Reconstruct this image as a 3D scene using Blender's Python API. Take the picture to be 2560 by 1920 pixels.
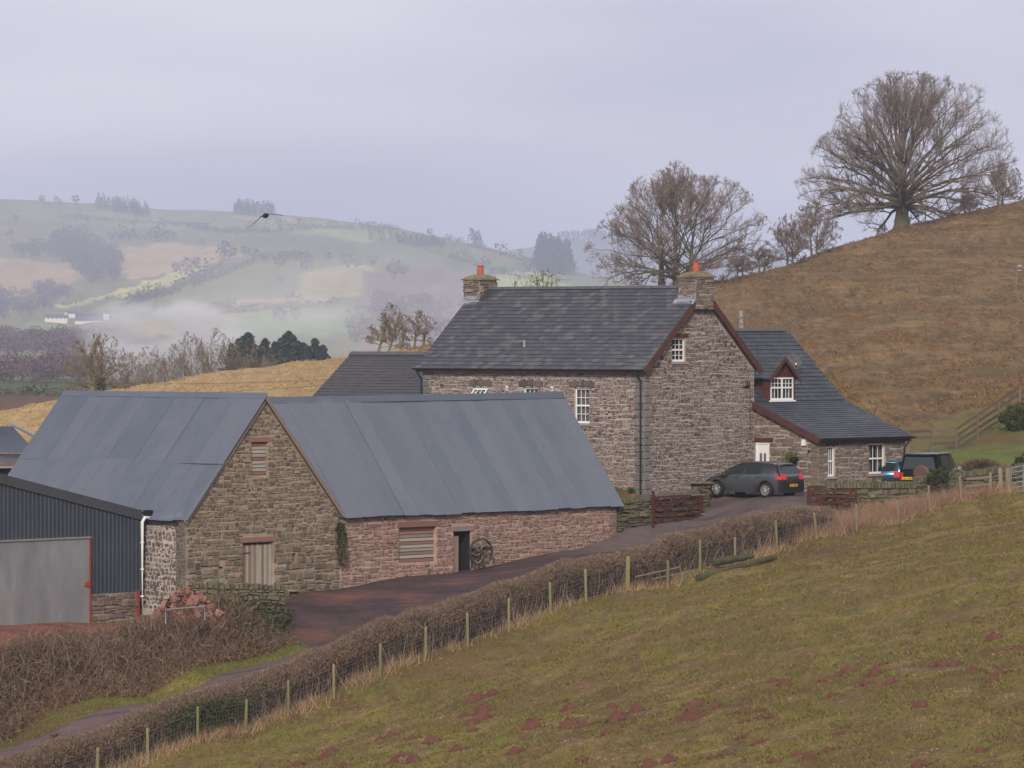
# Stone farmhouse and barns in a Welsh valley, overcast winter day
import bpy, math, random
import numpy as np
from mathutils import Vector, Matrix
for o in list(bpy.data.objects): bpy.data.objects.remove(o)
SC = bpy.context.scene
COL = SC.collection
R = math.radians
# ------------------------------------------------------------------ camera
F, HZ, CX = 12000.0, 830.0, 1280.0            # focal length and horizon measured in photo pixels
cd = bpy.data.cameras.new('camera'); cam = bpy.data.objects.new('camera', cd); COL.objects.link(cam)
cd.sensor_width = 36; cd.lens = 36*F/2560; cd.shift_y = -(960-HZ)/2560
cd.clip_start = 1; cd.clip_end = 30000
cam.location = (0, 0, 0); cam.rotation_euler = (R(90), 0, 0)
SC.camera = cam
# ------------------------------------------------------------------ world
SUN_DIR = Vector((-0.08, -0.84, 0.46)).normalized()      # towards the sun
w = bpy.data.worlds.new('World'); SC.world = w; w.use_nodes = True
nt = w.node_tree; nt.nodes.clear()
N = nt.nodes.new; L = nt.links.new
sky = N('ShaderNodeTexSky'); sky.sky_type = 'NISHITA'; sky.sun_disc = False
sky.sun_elevation = math.asin(SUN_DIR.z); sky.sun_rotation = math.atan2(SUN_DIR.x, SUN_DIR.y)
sky.air_density = 1.2; sky.dust_density = 3
b1 = N('ShaderNodeBackground'); b1.inputs[1].default_value = 0.08; L(sky.outputs[0], b1.inputs[0])
tc = N('ShaderNodeTexCoord'); mp = N('ShaderNodeMapping'); mp.inputs['Scale'].default_value = (5, 5, 26)
mp.inputs['Location'].default_value = (0.4, 0.0, 0.9)
L(tc.outputs['Generated'], mp.inputs[0])
nz = N('ShaderNodeTexNoise'); nz.inputs['Scale'].default_value = 1.3; nz.inputs['Detail'].default_value = 3
nz.inputs['Roughness'].default_value = 0.42; L(mp.outputs[0], nz.inputs[0])
rp = N('ShaderNodeValToRGB'); L(nz.outputs[0], rp.inputs[0])
rp.color_ramp.elements[0].position = 0.28; rp.color_ramp.elements[0].color = (0.445, 0.445, 0.555, 1)
rp.color_ramp.elements[1].position = 0.70; rp.color_ramp.elements[1].color = (0.670, 0.640, 0.715, 1)
b2 = N('ShaderNodeBackground'); b2.inputs[1].default_value = 1.0; L(rp.outputs[0], b2.inputs[0])
mx = N('ShaderNodeMixShader'); mx.inputs[0].default_value = 0.93
L(b1.outputs[0], mx.inputs[1]); L(b2.outputs[0], mx.inputs[2])
wo = N('ShaderNodeOutputWorld'); L(mx.outputs[0], wo.inputs[0])
sl = bpy.data.lights.new('sun', 'SUN'); so = bpy.data.objects.new('sun', sl); COL.objects.link(so)
sl.energy = 2.3; sl.angle = R(7); sl.color = (1.0, 0.90, 0.76)
so.rotation_euler = SUN_DIR.to_track_quat('Z', 'Y').to_euler(); so.location = (0, 60, 60)
vs = SC.view_settings; vs.view_transform = 'Standard'; vs.look = 'None'; vs.exposure = 0.36; vs.gamma = 1
vs.use_curve_mapping = False
SC.cycles.volume_bounces = 1; SC.cycles.max_bounces = 6; SC.cycles.diffuse_bounces = 3
SC.cycles.volume_step_rate = 1.0; SC.cycles.volume_max_steps = 256

# ------------------------------------------------------------------ helpers
rng = np.random.default_rng(7)
WL = {}                                        # world location of the origin of every built object
def A3(*v): return np.array(v, float)
def W(px, py, Y): return A3((px-CX)*Y/F, Y, (HZ-py)*Y/F)
def tag(o, label=None, cat=None, group=None, kind=None):
    if label: o['label'] = label
    if cat: o['category'] = cat
    if group: o['group'] = group
    if kind: o['kind'] = kind
    return o
def thing(name, loc, label, cat, group=None):
    o = bpy.data.objects.new(name, None); COL.objects.link(o); o.location = loc
    o.empty_display_size = 0.3
    WL[o] = A3(*loc); return tag(o, label, cat, group)
def link(name, me, mat, parent=None, loc=None):
    o = bpy.data.objects.new(name, me); COL.objects.link(o)
    if mat is not None and len(me.materials) == 0: me.materials.append(mat)
    base = WL[parent] if parent is not None else A3(0, 0, 0)
    if parent is not None: o.parent = parent
    if loc is not None: o.location = Vector(A3(*loc)-base)
    WL[o] = A3(*loc) if loc is not None else base
    return o
def np_mesh(name, V, polys, smooth=False):
    me = bpy.data.meshes.new(name)
    V = np.asarray(V, np.float32); me.vertices.add(len(V)); me.vertices.foreach_set('co', V.ravel())
    polys = [np.asarray(p, np.int32) for p in polys if len(p)]
    nl = sum(p.size for p in polys); npo = sum(len(p) for p in polys)
    me.loops.add(nl); me.loops.foreach_set('vertex_index', np.concatenate([p.ravel() for p in polys]))
    me.polygons.add(npo)
    tot = np.concatenate([np.full(len(p), p.shape[1], np.int32) for p in polys])
    st = np.concatenate([[0], np.cumsum(tot)[:-1]]).astype(np.int32)
    me.polygons.foreach_set('loop_start', st)
    me.polygons.foreach_set('use_smooth', np.full(npo, smooth, bool))
    me.update(calc_edges=True); return me
class MB:
    def __init__(s): s.V = []; s.P = {}; s.n = 0
    def add(s, V, faces):
        V = np.asarray(V, float).reshape(-1, 3)
        for f in (faces if isinstance(faces, list) else [faces]):
            f = np.asarray(f, int)
            if f.ndim == 1: f = f[None]
            s.P.setdefault(f.shape[1], []).append(f+s.n)
        s.V.append(V); s.n += len(V)
    def hexa(s, c):                            # 8 corners: bottom 4 then top 4, both counter-clockwise
        s.add(c, [[0, 3, 2, 1], [4, 5, 6, 7], [0, 1, 5, 4], [1, 2, 6, 5], [2, 3, 7, 6], [3, 0, 4, 7]])
    def box(s, o, x, y, z):                    # o corner, three edge vectors
        o, x, y, z = map(lambda q: np.asarray(q, float), (o, x, y, z))
        s.hexa([o, o+x, o+x+y, o+y, o+z, o+x+z, o+x+y+z, o+y+z])
    def cbox(s, c, sx, sy, sz, rz=0.0):
        ca, sa = math.cos(rz), math.sin(rz)
        x = A3(ca, sa, 0)*sx; y = A3(-sa, ca, 0)*sy; z = A3(0, 0, sz)
        s.box(np.asarray(c)-x/2-y/2-z/2, x, y, z)
    def tube(s, pts, rad, k=8, cap=True):
        pts = np.asarray(pts, float); n = len(pts)
        rad = np.full(n, rad) if np.isscalar(rad) else np.asarray(rad, float)
        t = np.gradient(pts, axis=0); t /= np.linalg.norm(t, axis=1)[:, None]+1e-9
        ref = A3(0, 0, 1) if abs(t[0, 2]) < 0.9 else A3(1, 0, 0)
        u = np.cross(t, ref); u /= np.linalg.norm(u, axis=1)[:, None]+1e-9; v = np.cross(t, u)
        an = np.arange(k)*2*math.pi/k
        V = pts[:, None]+rad[:, None, None]*(np.cos(an)[None, :, None]*u[:, None]+np.sin(an)[None, :, None]*v[:, None])
        i = np.arange(n-1)[:, None]*k; j = np.arange(k)[None]; j2 = (j+1) % k
        q = np.stack([i+j, i+j2, i+k+j2, i+k+j], -1).reshape(-1, 4)
        fs = [q]
        if cap: fs += [np.arange(k)[None], (np.arange(k)[::-1]+(n-1)*k)[None]]
        s.add(V.reshape(-1, 3), fs)
    def lathe(s, c, prof, k=16, axis=(0, 0, 1)):   # prof: (r, h) pairs
        ax = Vector(axis).normalized(); q = Vector((0, 0, 1)).rotation_difference(ax).to_matrix()
        q = np.array(q); an = np.arange(k)*2*math.pi/k
        V = np.array([[r*math.cos(a), r*math.sin(a), h] for r, h in prof for a in an]) @ q.T+np.asarray(c)
        n = len(prof); i = np.arange(n-1)[:, None]*k; j = np.arange(k)[None]; j2 = (j+1) % k
        s.add(V, np.stack([i+j, i+j2, i+k+j2, i+k+j], -1).reshape(-1, 4))
    def build(s, name, mat, parent=None, smooth=False, kind=None, label=None):
        V = np.concatenate(s.V)
        base = WL[parent] if parent is not None else A3(0, 0, 0)
        me = np_mesh(name, V-base, [np.concatenate(p) for p in s.P.values()], smooth)
        o = link(name, me, mat, parent); return tag(o, label=label, kind=kind)
def top_build(mb, name, mat, loc, label, cat, group=None, smooth=False, kind=None):
    V = np.concatenate(mb.V)-A3(*loc)
    me = np_mesh(name, V, [np.concatenate(p) for p in mb.P.values()], smooth)
    return tag(link(name, me, mat, None, loc), label, cat, group, kind)
def ribbons(P0, P1, wd, rg, bend=0.0):
    """thin two-segment ribbons (4 tris each), random facing"""
    n = len(P0); d = P1-P0
    r = rg.normal(size=(n, 3)); u = np.cross(d, r); u /= np.linalg.norm(u, axis=1)[:, None]+1e-9
    m = (P0+P1)/2+rg.normal(size=(n, 3))*bend*np.linalg.norm(d, axis=1)[:, None]
    wd = np.asarray(wd).reshape(-1, 1)*np.ones((n, 1))
    V = np.stack([P0-u*wd/2, P0+u*wd/2, m+u*wd*.4, m-u*wd*.4, P1+u*wd*.15, P1-u*wd*.15], 1).reshape(-1, 3)
    b = np.arange(n)[:, None]*6
    return V, np.concatenate([b+np.array([[0, 1, 2, 3]]), b+np.array([[3, 2, 4, 5]])])
def blades(P, d, wd, rg):
    """one triangle per grass blade: base P, tip P+d"""
    n = len(P); r = rg.normal(size=(n, 3)); r[:, 2] *= .2; u = np.cross(d, r); u /= np.linalg.norm(u, axis=1)[:, None]+1e-9
    wd = np.asarray(wd).reshape(-1, 1)
    V = np.stack([P-u*wd/2, P+u*wd/2, P+d], 1).reshape(-1, 3)
    return V, np.arange(3*n).reshape(-1, 3)
def vnoise(x, y, seed=0):
    """smooth value noise in -1..1"""
    xi = np.floor(x).astype(np.int64); yi = np.floor(y).astype(np.int64); fx = x-xi; fy = y-yi
    fx = fx*fx*(3-2*fx); fy = fy*fy*(3-2*fy)
    def h(a, b):
        q = (a*374761393+b*668265263+seed*974634777) & 0xffffffff
        q = ((q ^ (q >> 13))*1274126177) & 0xffffffff
        return ((q ^ (q >> 16)) & 0xffff)/32767.5-1
    return (h(xi, yi)*(1-fx)+h(xi+1, yi)*fx)*(1-fy)+(h(xi, yi+1)*(1-fx)+h(xi+1, yi+1)*fx)*fy
def sstep(a, b, x):
    t = np.clip((x-a)/(b-a), 0, 1); return t*t*(3-2*t)

# ------------------------------------------------------------------ materials
class NM:
    def __init__(s, name, rough=0.85, spec=0.25, metal=0.0):
        s.m = bpy.data.materials.new(name); s.m.use_nodes = True; s.t = s.m.node_tree
        s.b = s.t.nodes['Principled BSDF']; s.b.inputs['Roughness'].default_value = rough
        s.b.inputs['Specular IOR Level'].default_value = spec; s.b.inputs['Metallic'].default_value = metal
        s.geo = s.t.nodes.new('ShaderNodeNewGeometry')
    def n(s, t, **k):
        q = s.t.nodes.new(t)
        for a, v in k.items(): setattr(q, a, v)
        return q
    def li(s, a, b): s.t.links.new(a, b)
    def setin(s, sock, v):
        if isinstance(v, bpy.types.NodeSocket): s.li(v, sock)
        elif isinstance(v, (tuple, list)): sock.default_value = (*v, 1) if len(v) == 3 and sock.type == 'RGBA' else v
        else: sock.default_value = v
    def pos(s, sc=(1, 1, 1), obj=False):
        m = s.n('ShaderNodeMapping')
        if obj: s.li(s.n('ShaderNodeTexCoord').outputs['Object'], m.inputs[0])
        else: s.li(s.geo.outputs['Position'], m.inputs[0])
        m.inputs['Scale'].default_value = sc; return m.outputs[0]
    def noise(s, scale, detail=4, rough=0.55, co=None, out=0):
        q = s.n('ShaderNodeTexNoise'); q.inputs['Scale'].default_value = scale
        q.inputs['Detail'].default_value = detail; q.inputs['Roughness'].default_value = rough
        s.li(co if co is not None else s.pos(), q.inputs[0]); return q.outputs[out]
    def voro(s, scale, co=None, feature='F1', out='Distance'):
        q = s.n('ShaderNodeTexVoronoi', feature=feature); q.inputs['Scale'].default_value = scale
        s.li(co if co is not None else s.pos(), q.inputs[0]); return q.outputs[out]
    def ramp(s, fac, *stops, interp='LINEAR'):
        q = s.n('ShaderNodeValToRGB'); q.color_ramp.interpolation = interp; e = q.color_ramp.elements
        while len(e) < len(stops): e.new(0.5)
        for i, (p, c) in enumerate(stops):
            e[i].position = p; e[i].color = (*c, 1) if not np.isscalar(c) else (c, c, c, 1)
        s.li(fac, q.inputs[0]); return q.outputs[0]
    def mix(s, fac, a, b, mode='MIX'):
        q = s.n('ShaderNodeMix', data_type='RGBA', blend_type=mode)
        s.setin(q.inputs[0], fac); s.setin(q.inputs[6], a); s.setin(q.inputs[7], b); return q.outputs[2]
    def math(s, op, a, b=0.0):
        q = s.n('ShaderNodeMath', operation=op); s.setin(q.inputs[0], a); s.setin(q.inputs[1], b); return q.outputs[0]
    def rnd(s):                                # one random number per piece, joined or separate
        o = s.n('ShaderNodeObjectInfo').outputs['Random']
        return s.math('FRACT', s.math('ADD', o, s.geo.outputs['Random Per Island']))
    def col(s, c): s.setin(s.b.inputs['Base Color'], c); return s
    def bump(s, h, st=0.5, dist=0.02):
        q = s.n('ShaderNodeBump'); q.inputs['Strength'].default_value = st; q.inputs['Distance'].default_value = dist
        s.li(h, q.inputs['Height']); s.li(q.outputs[0], s.b.inputs['Normal']); return s
def plain(name, c, rough=0.7, spec=0.3, metal=0.0, var=0.12, sc=6.0, bump=0.0):
    m = NM(name, rough, spec, metal)
    k = m.noise(sc, 5); d = tuple(x*(1-var) for x in c); e = tuple(min(1, x*(1+var)) for x in c)
    m.col(m.ramp(k, (0.3, d), (0.7, e)))
    if bump: m.bump(m.noise(sc*8, 3), bump, 0.01)
    return m.m
def stonemat(name, tones, stain, stain_amt, mortar=False):
    m = NM(name, 0.93, 0.15)
    r = m.rnd(); n = len(tones)
    c = m.ramp(r, *[((i+0.5)/n, t) for i, t in enumerate(tones)])
    c = m.mix(m.ramp(m.noise(9, 5, 0.6), (0.35, 0.0), (0.7, 0.45)), c, tuple(x*0.55 for x in tones[0]))
    c = m.mix(m.ramp(m.noise(0.45, 5, 0.62), (0.42, 0.0), (0.66, stain_amt)), c, stain)
    c = m.mix(m.ramp(m.noise(3.1, 4, 0.7), (0.62, 0.0), (0.72, 0.5)), c, (0.36, 0.34, 0.28))
    m.col(c); m.bump(m.noise(14, 5, 0.7), 0.6, 0.02); return m.m
def mortarmat(name, a, b):
    m = NM(name, 0.95, 0.1); m.col(m.ramp(m.noise(2.2, 6, 0.65), (0.3, a), (0.7, b)))
    m.bump(m.noise(20, 4), 0.6, 0.01); return m.m
M = {}
M['stone_house'] = stonemat('house_rubble', [(.10, .070, .064), (.21, .155, .14), (.28, .22, .195), (.145, .125, .125), (.25, .175, .15), (.065, .057, .062), (.34, .295, .265), (.19, .12, .10), (.225, .195, .185)], (.27, .235, .21), .4)
M['stone_annex'] = stonemat('annex_rubble', [(.16, .12, .10), (.22, .16, .135), (.25, .20, .17), (.14, .12, .11), (.20, .14, .12), (.30, .25, .21)], (.15, .13, .09), .5)
M['stone_barn'] = stonemat('barn_rubble', [(.12, .095, .07), (.23, .18, .13), (.17, .145, .115), (.31, .25, .19), (.10, .085, .07), (.27, .17, .13), (.20, .18, .13), (.36, .30, .24)], (.17, .15, .085), .35)
M['stone_pink'] = stonemat('pink_rubble', [(.29, .175, .145), (.21, .125, .10), (.34, .24, .20), (.17, .125, .11), (.36, .20, .16), (.25, .20, .17), (.14, .09, .08), (.38, .30, .26)], (.20, .165, .12), .4)
M['stone_dark'] = stonemat('garden_wall_stone', [(.12, .10, .075), (.17, .145, .10), (.10, .09, .07), (.20, .165, .12), (.145, .125, .10), (.13, .13, .08)], (.12, .13, .045), .7)
M['stone_lime'] = stonemat('limewashed_stone', [(.13, .105, .10), (.18, .145, .135), (.10, .085, .08), (.22, .18, .165)], (.16, .13, .11), .4)
M['stone_plinth'] = stonemat('plinth_stone', [(.17, .12, .10), (.23, .17, .145), (.13, .105, .09), (.28, .20, .17), (.15, .13, .115)], (.16, .12, .08), .4)
M['quoin'] = stonemat('quoin_stone', [(.16, .165, .145), (.20, .195, .175), (.135, .14, .125), (.22, .20, .18)], (.17, .16, .14), .3)
M['voussoir'] = stonemat('arch_stone', [(.13, .11, .10), (.19, .165, .15), (.09, .08, .08)], (.13, .12, .10), .2)
M['mortar_house'] = mortarmat('house_mortar', (.32, .275, .24), (.46, .40, .35))
M['mortar_barn'] = mortarmat('barn_mortar', (.22, .17, .125), (.42, .34, .26))
M['mortar_pink'] = mortarmat('pink_mortar', (.33, .21, .17), (.50, .35, .29))
M['mortar_dark'] = mortarmat('wall_joint', (.035, .03, .022), (.09, .08, .055))
M['mortar_lime'] = mortarmat('lime_mortar', (.27, .23, .21), (.56, .50, .46))
def slatemat(name, tones, lich, amt, sc=0.5):
    m = NM(name, 0.55, 0.45)
    c = m.ramp(m.rnd(), *[((i+0.5)/len(tones), t) for i, t in enumerate(tones)])
    patch = m.math('MULTIPLY', m.ramp(m.noise(sc, 4, 0.6), (0.40, 0.0), (0.62, 1.0)), m.ramp(m.rnd(), (0.35, 0.0), (0.75, amt)))
    c = m.mix(patch, c, lich)
    c = m.mix(m.ramp(m.noise(7, 4, 0.7), (0.66, 0.0), (0.74, 0.6)), c, (.13, .12, .09))
    m.col(c); m.bump(m.noise(18, 4), 0.35, 0.01); return m.m
M['slate'] = slatemat('house_slate', [(.044, .048, .058), (.058, .060, .070), (.036, .040, .048), (.068, .067, .073)], (.135, .125, .123), .6, 1.1)
M['slate_new'] = slatemat('wing_slate', [(.048, .047, .053), (.054, .052, .058), (.043, .042, .048)], (.09, .08, .08), .25)
M['slate_annex'] = slatemat('annex_slate', [(.036, .043, .052), (.045, .052, .060), (.030, .036, .043)], (.13, .13, .13), .4)
M['ridge'] = plain('ridge_tile_grey', (.085, .085, .09), .7, bump=.3, var=.3)
M['brown'] = plain('brown_painted_timber', (.085, .035, .026), .55, var=.2, sc=4)
M['gutter'] = plain('black_gutter', (.012, .013, .017), .35, .5)
M['white'] = plain('white_frame_paint', (.80, .80, .80), .4, .4, var=.03)
M['white_pipe'] = plain('white_pipe', (.78, .78, .77), .4, .4, var=.05)
M['sill'] = plain('sill_stone', (.30, .27, .24), .85, bump=.3)
M['lead'] = plain('lead_flashing', (.30, .31, .34), .5, .4, metal=.2, var=.25)
M['pot'] = plain('terracotta_pot', (.42, .11, .055), .7, var=.15)
M['flaunch'] = plain('mossy_mortar_cap', (.17, .145, .085), .95, var=.4, sc=3, bump=.5)
M['curtain'] = plain('curtain_cloth', (.62, .58, .53), .9, var=.3, sc=12)
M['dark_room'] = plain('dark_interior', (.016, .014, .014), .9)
m = NM('window_glass', 0.04, 0.5); m.col((.02, .025, .03)); m.b.inputs['Alpha'].default_value = .38; M['glass'] = m.m
m = NM('corrugated_roof', 0.5, 0.35)
k = m.mix(m.ramp(m.noise(0.6, 5, 0.6, m.pos((1, 1, .3))), (0.3, 0.0), (0.75, 1.0)), (.076, .098, .134), (.104, .124, .162))
k = m.mix(m.ramp(m.rnd(), (0.0, 0.0), (1.0, .28)), k, (.165, .175, .21))
k = m.mix(m.ramp(m.noise(2.2, 6, .8, m.pos((1, 1, .35))), (0.50, 0.0), (0.72, 0.55)), k, (.078, .090, .112))
k = m.mix(m.ramp(m.noise(9, 3, .8), (0.62, 0.0), (0.74, 0.5)), k, (.19, .20, .22))
k = m.mix(m.ramp(m.noise(1.3, 6, .8, m.pos((1, 1, .5))), (0.62, 0.0), (0.76, 0.5)), k, (.14, .115, .105))
m.col(k); m.bump(m.noise(30, 3), .25, .01); M['tin'] = m.m
m = NM('old_roof_sheet', 0.6, 0.35); k = m.mix(m.ramp(m.noise(.5, 3), (.5, 0.), (.56, 1.)), (.20, .235, .29), (.26, .15, .095)); m.col(k); M['tin_rust'] = m.m
M['clad'] = plain('blue_grey_cladding', (.040, .050, .066), .45, .45, var=.14, sc=1.2)
M['trim'] = plain('blue_grey_trim', (.055, .060, .068), .45, .45, var=.1, sc=1.5)
m = NM('galvanised_door', 0.55, 0.4, 0.25)
k = m.ramp(m.noise(1.1, 5, .6, m.pos((1, 1, .35))), (.3, (.20, .20, .21)), (.55, (.27, .27, .28)), (.8, (.37, .37, .36)))
k = m.mix(m.ramp(m.noise(40, 2), (.4, 0.), (.7, .25)), k, (.14, .14, .15)); m.col(k); m.bump(m.noise(3, 4), .2, .01); M['galv'] = m.m
M['red_steel'] = plain('red_oxide_steel', (.33, .045, .03), .6, var=.15)
def woodmat(name, tones):
    m = NM(name, .85, .15)
    c = m.ramp(m.rnd(), *[((i+.5)/len(tones), t) for i, t in enumerate(tones)])
    c = m.mix(m.ramp(m.noise(3, 5, .7, m.pos((8, 8, .8))), (.45, 0.), (.75, .5)), c, tuple(x*.5 for x in tones[0]))
    m.col(c); m.bump(m.noise(20, 3), .3, .01); return m.m
M['plank_red'] = woodmat('weathered_red_boards', [(.27, .145, .11), (.24, .13, .095), (.31, .19, .145)])
M['plank_pale'] = woodmat('silvered_boards', [(.36, .34, .29), (.42, .39, .33), (.31, .29, .24)])
M['plank_brown'] = woodmat('bleached_brown_boards', [(.27, .19, .145), (.31, .235, .19), (.24, .165, .125)])
M['beam'] = woodmat('old_lintel_timber', [(.25, .125, .095), (.28, .15, .115)])
M['grey_wood'] = woodmat('grey_verge_board', [(.22, .185, .155), (.25, .21, .175)])
M['post'] = woodmat('algae_green_fence_post', [(.25, .23, .105), (.30, .26, .14), (.20, .20, .08), (.26, .215, .14)])
M['rail'] = woodmat('weathered_rail', [(.24, .19, .145), (.28, .22, .17)])
m = NM('mossy_bark', .95, .1); k = m.mix(m.ramp(m.noise(1.6, 5, .7), (.42, 0.), (.62, 1.)), (.06, .055, .045), (.085, .09, .025)); m.col(k); m.bump(m.noise(9, 5), .7, .03); M['log'] = m.m
M['gate'] = woodmat('red_brown_gate_stain', [(.085, .026, .018), (.10, .032, .022)])
M['iron'] = plain('rusty_mossy_iron', (.07, .062, .045), .7, .3, metal=.3, var=.5, sc=9)
M['iron_worn'] = plain('worn_bright_iron', (.20, .19, .15), .6, .3, metal=.3, var=.3)
M['steel'] = plain('galvanised_steel', (.33, .35, .38), .45, .4, metal=.5, var=.2)
M['wire'] = plain('fence_wire', (.16, .15, .14), .5, .4, metal=.4)
M['black'] = plain('black_plastic', (.012, .012, .013), .5)
# ------------------------------------------------------------------ terrain
F0 = A3(-16.5, 154.8); FD = A3(.646, .763); FD /= np.linalg.norm(FD); FN = A3(-FD[1], FD[0])
def so_xy(s, off): return F0+FD*s+FN*off
def xy_so(x, y):
    dx, dy = x-F0[0], y-F0[1]; return dx*FD[0]+dy*FD[1], dx*FN[0]+dy*FN[1]
def G(px, py, off):                            # point on a line parallel to the wire fence
    k = (px-CX)/F; P = F0+FN*off
    s = (k*P[1]-P[0])/(FD[0]-k*FD[1]); x, y = P+FD*s
    return (x, y, (HZ-py)*y/F)
POSTS = [(242,1885+35),(370,1915),(494,1862),(613,1832),(721,1790),(835,1747),(951,1693),(1063,1650),(1170,1608),(1272,1570),
         (1377,1530),(1466,1503),(1568,1475),(1669,1475),(1750,1425),(1838,1418),(1944,1372),(2043,1345),(2142,1322),(2247,1308),(2325,1275),(2405,1258)]
POSTS[0] = (242, 1955)
AN = [G(a, b, 0) for a, b in POSTS]
AN += [G(-260, 2130, 0), G(60, 2015, 0)]
for x, y in [(-22,148),(-15,140),(-5,130),(5,120),(11,105),(20,120),(30,140),(25,170),(12,150),(0,145),(32,180),(42,160),(40,195),(4,160),(-8,146),(12,168),(18,178),(30,100),(-30,120),(50,130),(60,180)]:
    AN.append((x, y, -13.22+.235*x+.01*y+(.35 if 150 < y < 172 and 0 < x < 15 else 0)))
AN += [(0,0,-2.2),(-25,0,-3),(30,0,-1.5),(0,30,-5),(-25,40,-8),(30,40,-3),(0,60,-8),(0,85,-11),(-30,80,-14),(50,80,-2),(0,-25,-2)]
AN += [G(0,1893,5),G(300,1783,5),G(600,1692,5),G(760,1640,5),G(900,1595,5),G(1000,1568,5),G(1300,1472,5),G(1500,1405,5),G(1640,1370,5)]
AN += [G(0,1850,7.9),G(348,1738,7.9),G(600,1655,7.9),G(690,1622,7.9),G(-300,1960,7.9),G(-300,2000,5)]
AN += [G(0,1790,9.0),G(348,1660,9.0),G(560,1610,9.0)]
AN += [G(0,1680,10.4),G(200,1625,10.6),G(348,1590,10.6),G(500,1575,10.4)]
AN += [W(0,1590,171.5),W(0,1560,174),W(175,1550,176.2),W(335,1546,179),W(300,1575,176),W(430,1535,177.5),W(540,1530,178.5)]
AN += [W(720,1568,178.2),W(760,1560,179),W(850,1470,184.1),W(730,1490,181.5),W(1000,1441,187),W(1150,1424,190.3),W(1300,1392,192.5),W(1450,1362,195),W(1540,1347,196.1)]
AN += [W(1000,1500,181),W(1250,1432,187),W(1450,1385,191.5),W(1640,1345,196.6),W(1700,1340,195.5)]
for wx_, wy_ in ((8.5,201.6),(9.7,203.0),(10.4,199.8),(11.6,201.2),(10.1,201.3),(12.2,200.2)): AN.append((wx_, wy_, -6.90))
for f_ in (0, .2, .4, .6, .8, 1.):
    AN.append((4.3+3.58*f_+.3, 196.35+3.98*f_-.27, -8.48+.74*f_)); AN.append((4.3+3.58*f_-.75, 196.35+3.98*f_+.67, -7.25))
AN += [W(2000,1246,199.3),W(1900,1290,197.0),W(1820,1330,194.8),W(2010,1268,197.8)]
AN += [W(2100,1276,198.8),W(2250,1270,200),W(2400,1258,200.5),W(2540,1240,202)]
AN += [(5.5,200,-6.85),(1,204,-6.9),(-4,208,-6.9),(-10,214,-6.9),(10.4,205.4,-6.75),(12.9,203.1,-6.65),(17,207.5,-6.5),(8,214,-6.3),(16,212,-6.2)]
AN += [W(2300,1232,206),W(2420,1190,207),W(2540,1165,208),W(2390,1122,221),W(2480,1085,226),W(2560,1040,232),W(2280,1140,218),W(2700,1000,235),W(2700,1150,205)]
AN += [(-8,196,-8.2),(-14,192,-8.8),(-24,184,-10),(-5,188,-9.6),(-30,176,-11),(-24,200,-9),(-34,190,-10)]
def line(px, yb, Yb, yc, Yc, n=3):
    for i in range(n+1):
        t = i/n; yield W(px, yb+(yc-yb)*t**0.92, Yb+(Yc-Yb)*t)
CREST = [(-600,1150,270),(-300,1100,280),(0,1043,290),(150,1012,295),(300,982,300),(500,950,308),(700,914,316),(870,892,322),(1060,866,330),(1230,838,340),(1400,806,350),(1600,757,365),(1780,716,380),
         (1900,688,390),(2000,661,398),(2100,629,406),(2200,596,414),(2300,570,422),(2400,543,430),(2560,505,440),(2800,455,452),(3100,400,465)]
for px, yc, Yc in CREST:
    yb, Yb = (1180, 215) if px < 400 else (1120, 228) if px < 1500 else (1060, 240) if px < 2150 else (1000, 245) if px < 2500 else (960, 252)
    AN += list(line(px, yb, Yb, yc, Yc))
    x, y, z = W(px, yc, Yc)
    AN.append((x*1.03, y+14, z-.1)); AN.append((x*1.12, y+60, z-4.0)); AN.append((x*1.3, y+130, z-13))
AN = np.array(AN)
AN = AN[AN[:, 1] < 560]
def tps_fit(A, lam=0.02):
    P = A[:, :2]/50; n = len(P); d2 = ((P[:, None]-P[None])**2).sum(-1)
    K = np.where(d2 > 0, 0.5*d2*np.log(d2+1e-12), 0)+lam*0.01*np.eye(n)
    Q = np.c_[np.ones(n), P]; Mx = np.zeros((n+3, n+3)); Mx[:n, :n] = K; Mx[:n, n:] = Q; Mx[n:, :n] = Q.T
    return np.linalg.solve(Mx, np.r_[A[:, 2], 0, 0, 0])
TW = tps_fit(AN)
def tps(x, y):
    x = np.asarray(x, float); y = np.asarray(y, float); sh = x.shape; q = np.c_[x.ravel(), y.ravel()]/50; out = np.empty(len(q)); P = AN[:, :2]/50
    for i in range(0, len(q), 20000):
        b = q[i:i+20000]; d2 = ((b[:, None]-P[None])**2).sum(-1)
        out[i:i+20000] = np.where(d2 > 0, 0.5*d2*np.log(d2+1e-12), 0) @ TW[:len(P)]+TW[-3]+b @ TW[-2:]
    return out.reshape(sh)
def on_hard(x, y):                             # 1 where the lane, yard or drive lies
    s, o = xy_so(x, y)
    lane = sstep(3.1, 3.6, o)*sstep(6.9, 6.5, o)*sstep(30, 26, s)
    yard = sstep(2.4, 3.0, o)*sstep(14, 13.5, o)*sstep(21.3, 22.6, s)*sstep(60, 59, s)
    shed = sstep(10.2, 10.8, o)*sstep(-12, -11, s)*sstep(24, 22.6, s)*sstep(16, 14.5, o)
    return np.maximum(np.maximum(lane, yard), shed)
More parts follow.
